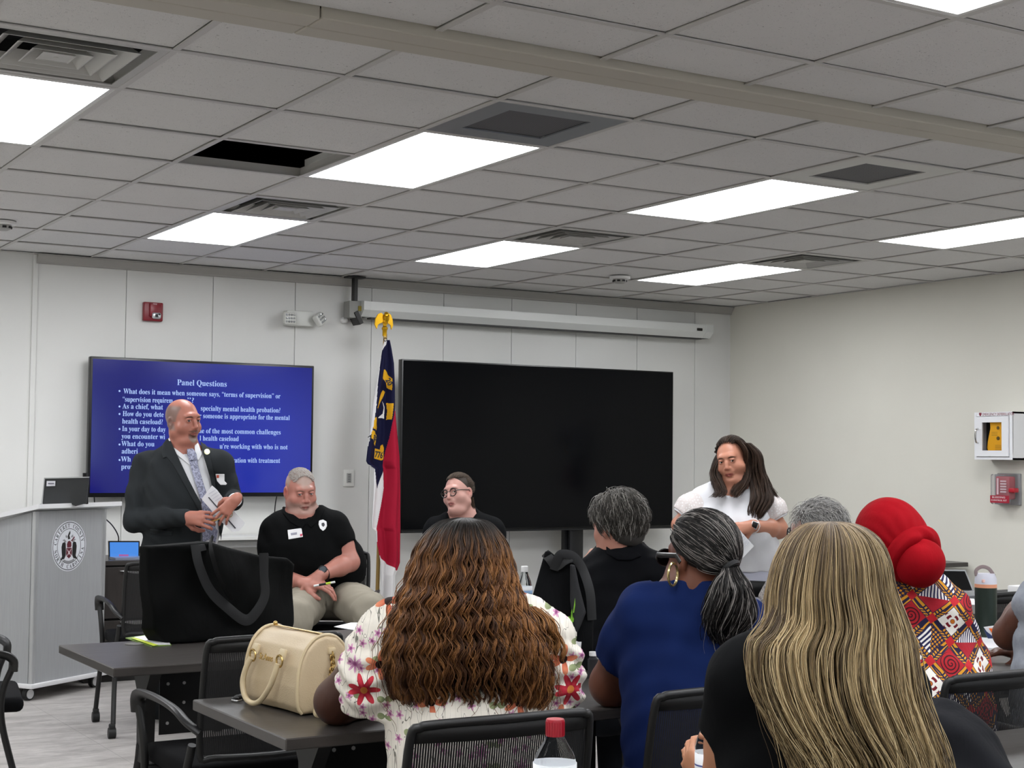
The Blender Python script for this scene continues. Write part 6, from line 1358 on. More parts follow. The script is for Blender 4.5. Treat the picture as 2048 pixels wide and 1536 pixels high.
    bm=B(); R3=Matrix([[*x] for x in np.stack([CR,CF,CU],1)]); box(bm,atd(700,1150,D+.03),(.085,.06,.20),rot=R3@Matrix.Rotation(.15,3,'Y'),bev=.015,seg=3); box(bm,atd(690,1125,D+.01),(.03,.03,.1),rot=R3,bev=.008); obj('pouch',bm,P('holster nylon','0f0f10',.6),t4)
    bm=B(); q=[atd(u,v,D-.01) for u,v in ((696,1163),(704,1160),(706,1172))]; tube(bm,bez([q[2],q[1],q[0],atd(698,1174,D-.01)],5),.0045,6); obj('clip',bm,P('taser yellow','D8B018',.4),t4)
# 3. seated woman with glasses
def glasses_woman():
    D=9.3; p=person('seated woman with round glasses and pulled back hair in a black top',atd(925,1100,D))
    F=hframe(-12); R=hframe(-34,2,11); hc=atd(917,988,D)
    J=dict(F=F,neck=atd(926,1030,D+.04),shL=atd(872,1062,D+.03),shR=atd(985,1062,D+.06),hip=atd(935,1205,D+.1),cr=.165,wr=.16,hr=.18,flat=.68,rsh=.06)
    elL,wrL=atd(860,1140,D-.02),atd(900,1185,D-.25); elR,wrR=atd(1003,1140,D+.0),atd(960,1190,D-.22)
    s=S(); head(s,hc,R,1.0,jaw=1.05,fat=.010,smile=.003,lids=.0056); neck(s,J,hc,R,.055); torso(s,J,bust=(.07,.08,.16,.10)); arm(s,J['shL'],elL,wrL); arm(s,J['shR'],elR,wrR)
    hand(s,wrL,CR-CU*.3,CF,-1,sc_=.95); hand(s,wrR,-CR-CU*.3,CF,1,sc_=.95)
    for q,h in ((-1,J['hip']-CR*.09),(1,J['hip']+CR*.09)):
        kn=h-CF*.42*np.array([1,1,0])-[0,0,.03]+CR*.05*q; leg(s,h,kn,A3([kn[0],kn[1],.09]))
    sk=skin('skin fair woman','C4958A','A0605C',brow='4a3a30',blush='C47A70',rough=.4,freck=.05)
    sculpt('body',s,HF,sk,p,(hc,R)); eyes(hc,R,p,1.0,look=(24,2),iris='3a3028')
    cf=lambda s_,u,q:mixc(L3('2c221b'),L3('6a5848'),u*.9)*(.8+.3*np.cos(q[...,0:1]*14)**2)
    hair_pull('hair',hc,R,lambda d:((d[:,2]>.60)|((d[:,1]<.12)&(d[:,2]>-.35)))&(d[:,1]<.86),(.15,-.9,.25),int(3000/HS),cf,hair_mat('hair strands'),p,lift=.008,r=.0012,seed=9)
    u_=S(); u_.ell(hc+R@np.array([0,-.020,.040]),(.080,.094,.086),R); u_.plane(hc+R@np.array([0,.045,.075]),R@nrm([0,1,-.75])); u_.plane(hc+R@np.array([0,0,-.03]),R@nrm([0,.25,-1])); sculpt('hair_underlayer',u_,.004,P('hair base brown','33281f',.7),p)
    b=S(); c=hc+R@np.array([-.035,-.085,.055]); b.ell(c,(.030,.026,.030)); b.ell(c+R@np.array([.03,.01,.02]),(.02,.02,.02)); sculpt('hair_bun',b,.004,P('hair bun brown','3d3026',.6),p,wr=lambda P:.003*np.sin(P[:,2]*400+P[:,0]*300))
    # lock behind the ear
    hair_loft('hair_lock',[(hc+R@np.array([-.06,-.05,-.03]),.010,.010),(atd(945,1020,D+.02),.012,.012),(atd(950,1045,D+.05),.012,.01)],int(160/HS),lambda s_,u,v:mixc(L3('2c221b'),L3('5a493b'),u+0*s_),hair_mat('hair strands'),p,k=12,r=.0012,bs=False,thick=.01)
    BT=fabric('top black knit','0C0D0F',.85,800,.25,.2)
    t=S(); torso(t,J,.016,bust=(.07,.08,.16,.10)); 
    for a,b_,c in ((J['shL'],elL,wrL),(J['shR'],elR,wrR)): t.chain([a,b_,c],[.076,.062,.045],.03)
    t.plane(J['hip']-[0,0,.08],(0,0,-1)); nk=A3(J['neck']); w=folds(F[:,1],.004,seed=18)
    def ev(P):
        d=t.ev(P)-w(P); m=np.abs(d)<.1; Q=P[m]; q=Q-nk-F[:,1]*.015; rr=np.linalg.norm(q*[1,1,.0],axis=1)-.082; vn=np.abs(q@F[:,0])-.085-(q[:,2])*.55; fr=np.maximum(vn,-(q@F[:,1])); cut=np.minimum(np.maximum(rr,-.035-q[:,2]),np.maximum(fr,-.10-q[:,2])); d[m]=np.maximum(d[m],-cut); return d
    sculpt('black_top',t,HB,BT,p,ev=ev,lohi=t.bounds())
    patch('shirt_collar',ev,.010,[(902,1022),(900,1030),(912,1048),(918,1056),(908,1060),(893,1036),(893,1026)],BT,p,D+.05,h=.0025,off0=-.012); patch('shirt_collar',ev,.010,[(950,1030),(958,1038),(955,1056),(948,1058),(948,1042)],BT,p,D+.1,h=.0025,off0=-.012)
    tr=S()
    for q,h in ((-1,J['hip']-CR*.09),(1,J['hip']+CR*.09)):
        kn=h-CF*.42*np.array([1,1,0])-[0,0,.03]+CR*.05*q; tr.chain([h,kn,A3([kn[0],kn[1],.08])],[.11,.085,.07],.04)
    tr.plane(J['hip']+[0,0,.07],(0,0,1)); sculpt('trousers',tr,.007,fabric('dark trousers','1d1f24',.85),p); build_shoes(p,[A3(J['hip']-CF*.42*np.array([1,1,0])+CR*.14*q) for q in (-1,1)],-CF,BLK)
    spectacles('eyeglasses','round dark framed glasses worn by the seated woman in black',hc,R,p,.0255,'140e0a',1.0)
def spectacles(nm,lb,hc,R,p,rx,colr,sc_,rz=None,lens=False,half=None,tw=.0022):
    t=thing(nm,lb,'glasses',hc); m=P('spectacle frame '+colr,colr,.3); g=lambda x,y,z:hc+R@(np.array([x,y,z])*sc_); rz=rz or rx*.9
    for q in ((-1,1) if half is None else half):
        bm=B(); tube(bm,[g(q*(.0325)+rx*math.cos(a),.101-.003*math.cos(a)*q*q,.004+rz*math.sin(a)*(1 if math.sin(a)>0 else 1.)) for a in np.linspace(0,2*PI,29)[:-1]],.0030*sc_,8,closed=True,flat=(1.,.8)); f=obj('rim',bm,m,t)
        if lens: bm=B(); bm.faces.new([bm.verts.new(g(q*.0325+rx*math.cos(a),.101,.004+rz*math.sin(a))) for a in np.linspace(0,2*PI,25)[:-1]]); o=obj('lens',bm,P('dark lens','050506',.1),t,smooth=None); md=o.modifiers.new('s','SOLIDIFY'); md.thickness=.0015
        bm=B(); tube(bm,[g(q*(.0325+rx),.100,.012),g(q*.078,.075,.012),g(q*.083,.0,.012),g(q*.082,-.015,-.005)],tw*sc_,8,flat=(.6,1.2)); obj('temple',bm,m,t)
    bm=B(); tube(bm,bez([g(-.0325+rx*.97,.1015,.008),g(0,.104,.012),g(.0325-rx*.97,.1015,.008)],5),.0021*sc_,8); obj('bridge',bm,m,t)
    return t
# 4. standing woman in white
def white_woman():
    D=8.2; p=person('standing woman with long dark brown hair in a white blouse',atd(1467,1000,D))
    F=hframe(-8); R=hframe(-26,-7,9); hc=atd(1464,922,D)
    J=dict(F=F,neck=atd(1464,974,D+.03),shL=atd(1404,1003,D+.03),shR=atd(1524,1004,D+.03),hip=atd(1476,1150,D+.05),cr=.18,wr=.185,hr=.20,flat=.72,rsh=.06,belly=.02)
    elL,wrL=atd(1362,1050,D+.02),atd(1435,1078,D-.22); elR,wrR=atd(1556,1058,D+.0),atd(1503,1052,D-.22)
    s=S(); head(s,hc,R,1.0,jaw=1.05,fat=.017,smile=.001,lids=.0040); neck(s,J,hc,R,.055); torso(s,J,bust=(.098,.085,.15,.10)); arm(s,J['shL'],elL,wrL,(.060,.050,.044,.029)); arm(s,J['shR'],elR,wrR,(.060,.052,.047,.029))
    hand(s,wrR,-CR*.95-CU*.2-CF*.1,CF*.9-CU*.3,1,curl=(.5,.55,.6,.6),thumb=(.5,.4),sc_=.98); hand(s,wrL,CR*.95-CU*.1,CF,-1,curl=(.4,.4,.5,.5),sc_=.98)
    for q in (-1,1):
        h=J['hip']+F[:,0]*q*.095-[0,0,.06]; leg(s,h,h*[1,1,0]+[0,0,.46],h*[1,1,0]+[0,0,.09],(.115,.07,.06,.04))
    sk=skin('skin tanned woman','B87F68','A05A50',brow='33241c',blush='BE6A58',rough=.4)
    sculpt('body',s,HF,sk,p,(hc,R)); eyes(hc,R,p,1.0,look=(14,-10),iris='3a2c22')
    cf=lambda s_,u,v:mixc(L3('1b120d'),L3('4a3527'),u*.8+.1*v+.2*s_)
    HM=hair_mat('hair strands')
    side=lambda q,rings,n,sd,**k:hair_loft('hair',[(atd(u,v,d),a,b) for u,v,d,a,b in rings],n,cf,HM,p,r=.0013,seed=sd,wave=(.010,2.6),clump=(26,.75),thick=.022,base='1b120d',**k)
    # crown: combed over the skull with a side parting
    hair_pull('hair_crown',hc,R,lambda d:(d[:,2]>.30)&((d[:,1]<.42)|((d[:,1]<.66)&(d[:,2]>.50+.25*np.abs(d[:,0])))),(.0,-.95,-.3),int(2200/HS),lambda s_,u,q:cf(s_,u,0),HM,p,lift=.014,r=.0013,seed=21)
    u_=S(); u_.ell(hc+R@np.array([0,-.022,.040]),(.083,.096,.087),R); u_.plane(hc+R@np.array([0,.018,.085]),R@nrm([0,1,-.6])); u_.plane(hc+R@np.array([0,0,-.03]),R@nrm([0,.25,-1])); sculpt('hair_underlayer',u_,.004,P('hair base 1b120d','1b120d',.7),p)
    side(1,[(1490,886,D+.01,.028,.05),(1507,905,D+.01,.036,.065),(1513,940,D+.0,.042,.07),(1518,975,D-.04,.050,.06),(1523,1000,D-.10,.055,.04),(1517,1020,D-.14,.045,.035),(1512,1042,D-.16,.018,.02)],int(1500/HS),31,k=30,endmin=.75)
    side(1,[(1510,930,D+.06,.03,.04),(1530,965,D+.05,.03,.04),(1545,985,D+.0,.02,.03),(1558,1000,D-.02,.006,.01)],int(260/HS),32,k=20,endmin=.7)
    side(-1,[(1448,892,D+.02,.012,.04),(1436,920,D+.02,.018,.05),(1431,950,D-.02,.028,.04),(1437,970,D-.08,.030,.03),(1442,985,D-.12,.030,.025),(1432,996,D-.14,.030,.02)],int(700/HS),33,k=26,endmin=.7)
    side(-1,[(1474,880,D-.03,.02,.05),(1489,900,D-.04,.014,.05),(1492,935,D-.03,.018,.045),(1487,965,D-.08,.025,.03),(1474,985,D-.13,.025,.02),(1470,996,D-.15,.012,.012)],int(600/HS),34,k=26,endmin=.75)
    WB=fabric('blouse white','D8D8DC',.75,700,.15,.02,fold=5)
    t=S(); torso(t,J,.014,bust=(.098,.085,.15,.10)); t.chain([J['hip']+[0,0,.12],J['hip']-[0,0,.0]],[.205,.215],.05,sq=(F[:,1],.75)); t.plane(atd(1490,1141,D),(0,0,-1)); nk=A3(J['neck']); w=folds(F[:,1],.003,seed=28)
    def ev(P):
        d=t.ev(P)-w(P); m=np.abs(d)<.1; Q=P[m]; q=Q-nk-F[:,1]*.03; rr=np.linalg.norm(q*[1,1,.0],axis=1)-.095; d[m]=np.maximum(d[m],-np.maximum(rr,-.055-q[:,2])); return d
    sculpt('blouse',t,HB,WB,p,ev=ev,lohi=t.bounds())
    SL=Mat('blouse sheer sleeve','E8E2E2',.8); SL.b.inputs['Transmission Weight'].default_value=.0; v=SL.obj(); SL.col(SL.mix(SL.vor(v,75,rnd=.6)['Distance'].step(.25,.4),'E4E2E2','D2CAC8')); 
    for a,b_,fr in ((J['shL'],elL,.74),(J['shR'],elR,.70)):
        z=S(); n=nrm(b_-a); c=a+(b_-a)*fr; z.chain([a+[0,0,-.005],a*.5+c*.5,c],[.072,.098,.088],.03)
        def ev2(P,z=z,c=c,n=n,a=a):
            d=z.ev(P)-.004*np.sin(np.arctan2((P-c)@CR,(P-c)@CF)*9); al=(P-c)@n; rr=np.linalg.norm((P-c)-np.outer(al,n),axis=1); d=np.maximum(d,al); return np.maximum(d,-np.maximum(rr-.076,-.06-al))
        sculpt('puff_sleeve',z,HB,SL.m,p,ev=ev2,lohi=z.bounds()); z=S(); z.cone(c-n*.008,c+n*.004,.086,.085,.004); ev3=lambda P,z=z,c=c,n=n:np.maximum(np.maximum(z.ev(P),np.abs((P-c)@n)-.007),-(np.linalg.norm((P-c)-np.outer((P-c)@n,n),axis=1)-.074)); sculpt('sleeve_cuff',z,.0035,WB,p,ev=ev3,lohi=z.bounds())
    tr=S()
    tr.cone(J['hip']+[0,0,.10],J['hip']-[0,0,.04],.212,.205,.04,sq=(F[:,1],.78))
    for q in (-1,1):
        h=J['hip']+F[:,0]*q*.095-[0,0,.04]; tr.chain([h+[0,0,.03],h*[1,1,0]+[0,0,.46],h*[1,1,0]+[0,0,.06]],[.128,.09,.07],.04)
    tr.plane(J['hip']+[0,0,.05],(0,0,1)); sculpt('trousers',tr,.006,fabric('pale trousers','B9BAC8',.8),p); build_shoes(p,[J['hip']+F[:,0]*q*.095 for q in (-1,1)],-CF,P('shoe tan','9a7a5c',.5))
    d=nrm(wrR-elR); c=wrR-d*.02; x,y,_=frame_of(d); t2=thing('smart_watch','white strapped square smart watch on the wrist of the woman in white','watch',c); bm=B(); tube(bm,[c+np.array(x)*.033*math.cos(a)+np.array(y)*.033*math.sin(a) for a in np.linspace(0,2*PI,25)[:-1]],.010,8,closed=True,flat=(1,.3)); obj('strap',bm,P('strap white','E4E4E6',.5),t2)
    R3=Matrix([[*q] for q in np.stack([CR,CF,CU],1)]); bm=B(); n=nrm(-CF+CU*.25); box(bm,c+n*.038,(.036,.012,.040),rot=R3@Matrix.Rotation(.35,3,'Y'),bev=.005,seg=3); obj('case',bm,P('watch silver','c8c8cc',.3,.6),t2); bm=B(); box(bm,c+n*.0435,(.029,.006,.032),rot=R3@Matrix.Rotation(.35,3,'Y'),bev=.003); obj('dial',bm,BLK,t2)
    t1=thing('paper_sheets','white printed sheets held low by the woman in white','papers',atd(1475,1090,D-.27)); dh=D-.26
    for px,dd in (([(1437,1028),(1472,1052),(1508,1092),(1468,1134),(1446,1112)],0),([(1428,1034),(1450,1034),(1480,1070),(1462,1108),(1436,1090)],.012)):
        c=[atd(u,v,dh+dd) for u,v in px]; bm=B(); n=-CF*.002; A=[bm.verts.new(q) for q in c];Bq=[bm.verts.new(q+n) for q in c]; bm.faces.new(A);bm.faces.new(Bq[::-1])
        for i in range(len(c)): bm.faces.new((A[i],A[(i+1)%len(c)],Bq[(i+1)%len(c)],Bq[i]))
        obj('sheet',bm,P('paper white','E2E2E6',.6),t1,smooth=None)
    bm=B()
    for i in range(6):
        a=atd(1462+i*3.2,1094-i*0+i*4.5-12,dh-.006); b=atd(1482+i*3.2,1074+i*4.5-12,dh-.006); tube(bm,[a,b],.0012,4)
    obj('print_line',bm,P('print pale','B9BAC6',.6),t1,smooth=None)
# ---------------------------------------------------------------- seated audience, mostly seen from behind
def seated(label,F,pt,arms,hd,sk,head_kw={},tkw={},hr=HB*1.15,rarm=(.05,.042,.038,.027),hands=True,legs=True,eye=None):
    hc,R=hd; p=person(label,pt['hip']); J=dict(F=F,cr=.165,wr=.155,hr=.18,flat=.68,rsh=.058); J.update(pt)
    s=S(); head(s,hc,R,**head_kw); neck(s,J,hc,R,J.get('nr',.054)); torso(s,J,**tkw)
    for a,b,c,hdir,pn,sd,cu in arms:
        arm(s,a,b,c,rarm)
        if hands: hand(s,c,hdir,pn,sd,curl=cu,sc_=.98)
    f=F[:,1]*[1,1,0]
    if legs:
        for q in (-1,1): h=J['hip']+F[:,0]*q*.09-[0,0,.01]; kn=h+f*.42-[0,0,.03]; leg(s,h,kn,A3([kn[0],kn[1],.09])-f*.03)
    sculpt('body',s,hr,sk,p,(hc,R))
    if eye: eyes(hc,R,p,1.,iris=eye)
    return p,J
def lowers(p,J,F,mat,shoes=None):
    tr=S(); f=F[:,1]*[1,1,0]; an=[]
    for q in (-1,1): h=J['hip']+F[:,0]*q*.09-[0,0,.01]; kn=h+f*.42-[0,0,.03]; a=A3([kn[0],kn[1],.07])-f*.03; tr.chain([h,kn,a],[.108,.082,.065],.04); an.append(a)
    tr.cone(J['hip']-F[:,0]*.07,J['hip']+F[:,0]*.07,.125,.125,.04); tr.plane(J['hip']+[0,0,.08],(0,0,1)); sculpt('trousers',tr,.009,mat,p); build_shoes(p,an,f,shoes or BLKM)
CUR=(.4,.45,.5,.5)
def floral():
    m=Mat('floral blouse print','E6E0D4',.8,spec=.2); v=m.attr('hc'); x,y,z=m.xyz(v); w=m.vec(x,y,0.)
    nz=m.noise(w,30,2); base=m.mix(nz,'E9E4DA','D9D2C6'); c=base
    for sc_,thr in ((7.,.012),(12.,.016)):
        n=m.noise(m.scale(m.vec(x*4.2,y*.9,0.),1.),sc_,1,.4,.6); ln=(n-.5).abs().lt(thr*.33); c=m.mix(ln*.85,c,'55544C')
    g=m.vor(w,16,dim='2D'); gp=g['Position']; 
    def fl(c,sc_,seedx,R0,npet,cols,gate,cent,amp=.28):
        ww=m.vec(x+seedx,y+seedx*.7,0.); q=m.vor(ww,sc_,dim='2D',rnd=.85); n=m.t.nodes.new('ShaderNodeVectorMath'); n.operation='SUBTRACT'; m.t.links.new(ww.s,n.inputs[0]); m.t.links.new(q['Position'].s,n.inputs[1]); a,b,_=m.xyz(N(m.t,n.outputs[0]))
        r=(a*a+b*b).sqrt(); an=b.atan2(a); rr=(an*npet).cos()*amp+(1-amp); msk=(r/(rr*R0)).lt(1.); cr,cg,cb=m.xyz(q['Color']); on=cr.gt(gate[0])*cr.lt(gate[1])
        shade=((an*npet).cos()*.5+.5)*(r*(1/R0)); cc=m.mix(shade,cols[0],cols[1]); c=m.mix(msk*on,c,cc); return m.mix(r.lt(R0*cent)*on,c,cols[2])
    c=fl(c,15.,3.1,.019,2.,('6f7a58','9aa37a','4a553c'),(.55,.85),.0,.45)
    c=fl(c,30.,5.2,.011,5.,('B0749A','D9AEC4','8A4A78'),(.35,1.),.3,.3)
    c=fl(c,9.,0.,.036,4.5,('B4503A','D98A66','2a1a18'),(.0,.42),.28,.42)
    c=fl(c,8.,7.7,.040,6.5,('8E1226','C83A48','B06A30'),(.5,.9),.22,.3)
    c=fl(c,10.,1.7,.022,8.,('9A5A88','D6A8C4','8A4A78'),(.3,.6),.2,.35)
    m.col(c); m.bump(m.noise(m.obj(),14,3,.5,1.)*3+m.noise(m.obj(),400,2)*.3,.3,.004); return m.m
def african():
    m=Mat('patchwork wax print','B02028',.7,spec=.2); v=m.attr('hc'); x,y,z=m.xyz(v); x=x+(m.noise(m.obj(),7,2)-.5)*.03
    k=1/.080; a=(x*.80+y*.60)*k+.15; b=(y*.80-x*.60)*k+.35; iu=a.floor(); iv=b.floor(); fu=a-iu; fv=b-iv; idn=(iu+iv*2.).mod(4.)
    cu_=fu-.5;cv=fv-.5; r=(cu_*cu_+cv*cv).sqrt(); an=cv.atan2(cu_)
    c0=m.mix((r/((an*4.).cos()*.14+.24)).lt(1.)*((r*38.).sin().gt(-.2)),'E4E0DA','6E1420'); c0=m.mix(r.lt(.07),c0,'B86A20')
    c1=m.mix(((r*52.+an).sin().gt(.35))*r.lt(.36),'A81C26','3c0c18')
    tri=(fu+fv).lt(1.); st1=((fu-fv)*44.).sin().gt(.1); c2=m.mix(tri,m.mix(st1,'E8E6E4','2a2a55'),'A01C2A')
    st2=((fv*46.).sin()).gt(0.); c3=m.mix((fu-fv).gt(0.),m.mix(st2,'E6E4E2','23234c'),m.mix(m.vor(m.vec(a,b,0.),9,dim='2D',rnd=0.)['Distance'].lt(.35),'1e1e40','C8861C'))
    c=m.mix(idn.lt(.5),m.mix(idn.lt(1.5),m.mix(idn.lt(2.5),c3,c2),c1),c0)
    eu=cu_.abs();ev_=cv.abs(); e=eu.max(ev_); band=e.gt(.36); al=(a+b)*9.; ch=((al*3.)+((eu-ev_).abs()*30.)).sin(); cb=m.mix(ch.gt(-.15),'221c3c','CC8E22'); cb=m.mix((e.gt(.475)).max(e.gt(.36)*e.lt(.385)),cb,'20203E')
    cb=m.mix(eu.gt(.36)*ev_.gt(.36),cb,'B4202A'); c=m.mix(band,c,cb); m.col(c); m.bump(m.noise(m.obj(),12,3,.5,1.)*3,.35,.006); return m.m
RCT=RC.T
def auburn_woman():
    D=3.68; F=hframe(176); R=hframe(178,6,0); hc=atd(928,1140,D+.02)
    pt=dict(neck=atd(930,1205,D+.02),shL=atd(792,1262,D+.04),shR=atd(1062,1262,D+.04),hip=atd(935,1600,D-.05),cr=.17,wr=.165,hr=.19,flat=.7)
    elL,wrL=atd(676,1402,D+.24),atd(790,1395,D+.5); elR,wrR=atd(1112,1385,D+.26),atd(1030,1375,D+.5)
    sk=skin('skin deep brown','4A2C22',None,blush=None,rough=.42,freck=.1)
    p,J=seated('woman with very long wavy auburn hair in a floral blouse, seated from behind',F,pt,[(A3(pt['shL'])+[0,0,-.02],elL,wrL,CR,-CU,-1,CUR),(A3(pt['shR']),elR,wrR,-CR,-CU,1,CUR)],(hc,R),sk,rarm=(.066,.060,.048,.03))
    FM=floral(); t=S(); torso(t,J,.016); t.plane(J['hip']-[0,0,.06],(0,0,-1)); nk=A3(J['neck']); sl=[]
    for px,sgn in (([(796,1256,.070),(778,1275,.076),(762,1320,.084),(752,1365,.088),(752,1395,.080)],-1),([(1060,1256,.072),(1078,1280,.080),(1085,1325,.086),(1092,1368,.084),(1095,1392,.078)],1)):
        z=S(); pts=[atd(u,v,D+.03) for u,v,_ in px]; z.chain(pts,[r for *_,r in px],.03); n=nrm(pts[-1]-pts[1])
        def rf(P,z=z,pts=pts,n=n): 
            al=(P-pts[0])@n; th=np.arctan2((P-pts[2])@CR,(P-pts[2])@CF); return .0065*np.sin(al*120+2.*np.sin(th*3))*np.clip(al*12,0,1)+.004*np.sin(th*14+al*20)
        z2=S(); z2.l=list(z.l); zz=type('Z',(),{'ev':staticmethod(lambda P,z=z,rf=rf:z.ev(P)-rf(P)),'bounds':staticmethod(z.bounds)}); sl.append((zz,pts[-1]+n*.045,n,.05))
    ev,lh=garment(t,sl,(nk+[0,0,.02],F[:,1],.085,.0,.3),folds(F[:,1],.004,seed=31),k=.012)
    sculpt('floral_blouse',t,HB*.9,FM,p,(nk,RCT),ev=ev,lohi=lh)
    lowers(p,J,F,fabric('dark trousers','1d1f24',.85))
    dk,c1,c2,c3=L3('15100d'),L3('432818'),L3('7f522d'),L3('ab7846')
    def cf(s_,u,v):
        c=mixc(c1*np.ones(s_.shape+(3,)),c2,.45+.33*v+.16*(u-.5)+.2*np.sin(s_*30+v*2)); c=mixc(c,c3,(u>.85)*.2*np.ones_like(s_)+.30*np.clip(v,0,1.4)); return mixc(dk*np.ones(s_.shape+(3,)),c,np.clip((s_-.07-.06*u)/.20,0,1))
    A=lambda u,v,d,a,b:(atd(u,v,d),a,b); HM=hair_mat('hair strands')
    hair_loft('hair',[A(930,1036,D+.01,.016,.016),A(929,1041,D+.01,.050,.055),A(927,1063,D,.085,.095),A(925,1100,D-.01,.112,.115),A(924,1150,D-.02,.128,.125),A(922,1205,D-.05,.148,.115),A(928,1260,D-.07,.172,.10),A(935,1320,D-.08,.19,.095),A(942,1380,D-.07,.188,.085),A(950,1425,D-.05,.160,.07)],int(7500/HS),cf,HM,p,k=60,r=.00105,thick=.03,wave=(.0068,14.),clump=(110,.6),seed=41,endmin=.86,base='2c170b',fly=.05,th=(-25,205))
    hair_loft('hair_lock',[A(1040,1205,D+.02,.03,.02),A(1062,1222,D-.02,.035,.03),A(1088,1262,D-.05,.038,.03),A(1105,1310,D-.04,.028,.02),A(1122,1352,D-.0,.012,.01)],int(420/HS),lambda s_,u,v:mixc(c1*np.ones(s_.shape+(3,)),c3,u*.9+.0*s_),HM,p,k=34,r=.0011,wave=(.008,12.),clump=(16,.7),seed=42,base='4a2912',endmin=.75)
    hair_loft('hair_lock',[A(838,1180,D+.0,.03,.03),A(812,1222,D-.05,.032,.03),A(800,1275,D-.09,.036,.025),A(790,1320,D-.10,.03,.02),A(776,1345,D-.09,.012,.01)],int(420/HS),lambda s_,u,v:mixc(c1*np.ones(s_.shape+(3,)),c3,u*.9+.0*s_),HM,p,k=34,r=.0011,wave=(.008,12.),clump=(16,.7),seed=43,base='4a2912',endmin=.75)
def blue_woman():
    D=4.05; F=hframe(170); R=hframe(-146,-2,0); hc=atd(1403,1119,D)
    pt=dict(neck=atd(1398,1192,D+.0),shL=atd(1292,1232,D+.03),shR=atd(1474,1252,D-.02),hip=atd(1392,1575,D-.06),cr=.165,wr=.16,hr=.185,flat=.74)
    elL,wrL=atd(1224,1368,D+.2),atd(1300,1372,D+.45); elR,wrR=atd(1540,1350,D+.16),atd(1480,1365,D+.42)
    sk=skin('skin brown','6A4030',blush=None,rough=.42,freck=.1,lip='5a3028')
    p,J=seated('woman in a royal blue top with a dark grey ponytail and hoop earring',F,pt,[(A3(pt['shL']),elL,wrL,CR,-CU,-1,CUR),(A3(pt['shR']),elR,wrR,-CR,-CU,1,CUR)],(hc,R),sk,rarm=(.068,.062,.05,.03),eye='2c1c14',head_kw=dict(jaw=1.05,fat=.006))
    BM=fabric('blue jersey','122250',.85,900,.2,.12,fold=6)
    t=S(); torso(t,J,.018); nk=A3(J['neck']); t.cone(nk-[0,0,.05],nk+[0,0,.03],.088,.070,.02); t.plane(J['hip']-[0,0,.08],(0,0,-1)); sl=[]
    for a_,b_,f_ in ((J['shL'],elL,.62),(J['shR'],elR,.6)): z=S(); c=a_+(b_-a_)*f_; z.chain([a_,a_*.5+c*.5,c+(b_-a_)*.1],[.084,.086,.080],.03); sl.append((z,c,nrm(b_-a_),.070))
    ev,lh=garment(t,sl,(nk+[0,0,.034],F[:,1],.13,0,.20),folds(F[:,1],.005,seed=51)); sculpt('blue_top',t,HB,BM,p,ev=ev,lohi=lh)
    lowers(p,J,F,fabric('navy trousers','1b2440',.85))
    k0,k1,k2=L3('0e0d0d'),L3('2a2726'),L3('8c8783')
    def cf(s_,u,q): return mixc(mixc(k0*np.ones(s_.shape+(3,)),k1,u*1.+.0*s_),k2,(u>.72)*(.35+.55*u)*np.ones_like(s_))
    HM=hair_mat('hair strands'); tie=R.T@(atd(1462,1132,D-.06)-hc-R@np.array([0,-.013,.034])); tie=nrm(tie/np.array([.08,.1,.092]))
    hair_pull('hair',hc,R,lambda d:(((d[:,2]>.25)&(d[:,1]<.86))|((d[:,1]<.20)&(d[:,2]>-.55)&~((d[:,2]<.05)&(d[:,1]>-.38))))&~((d[:,2]<.55)&(d[:,1]>.55)),tie,int(4200/HS),cf,HM,p,lift=.010,r=.0011,seed=52,rad=(.081,.100,.093))
    u_=S(); u_.ell(hc+R@np.array([0,-.017,.038]),(.082,.098,.090),R); u_.plane(hc+R@np.array([0,.058,.07]),R@nrm([0,1,-.8])); u_.plane(hc+R@np.array([0,.02,-.03]),R@nrm([0,.55,-1])); sculpt('hair_underlayer',u_,.004,P('hair base 151312','151312',.6),p)
    A=lambda u,v,d,a,b:(atd(u,v,d),a,b)
    hair_loft('ponytail',[A(1458,1128,D-.07,.020,.02),A(1462,1143,D-.11,.024,.026),A(1463,1165,D-.13,.045,.05),A(1462,1200,D-.14,.058,.05),A(1458,1235,D-.14,.062,.045),A(1450,1265,D-.13,.045,.035),A(1445,1292,D-.12,.016,.014)],int(1700/HS),lambda s_,u,v:cf(s_,u,0),HM,p,k=34,r=.0011,wave=(.008,5.),clump=(36,.6),seed=53,endmin=.7,base='151312',fly=.08,thick=.025)
    c=atd(1459,1137,D-.085); bm=B(); ax=nrm(CR*.45-CU*.6-CF*.4); x,y,_=frame_of(ax); tube(bm,[c+np.array(x)*.024*math.cos(a)+np.array(y)*.024*math.sin(a) for a in np.linspace(0,2*PI,21)[:-1]],.0085,8,closed=True); obj('hair_tie',bm,BLKM,p)
    t=spectacles('sunglasses','dark wide sunglasses worn by the woman in the royal blue top',hc,R,p,.029,'0c0a0a',1.06,rz=.021,lens=True,tw=.0055)
    e=atd(1346,1126,D-.075); bm=B(); tube(bm,[e+CR*(.014*math.cos(a))+CF*(.018*math.cos(a))+np.array([0,0,-.030+.030*math.sin(a)]) for a in np.linspace(0,2*PI,25)[:-1]],.0036,8,closed=True); o=obj('hoop_earring',bm,P('earring gold','D8C890',.2,.9)); tag(o,'large gold hoop earring on the woman in the royal blue top','earring')
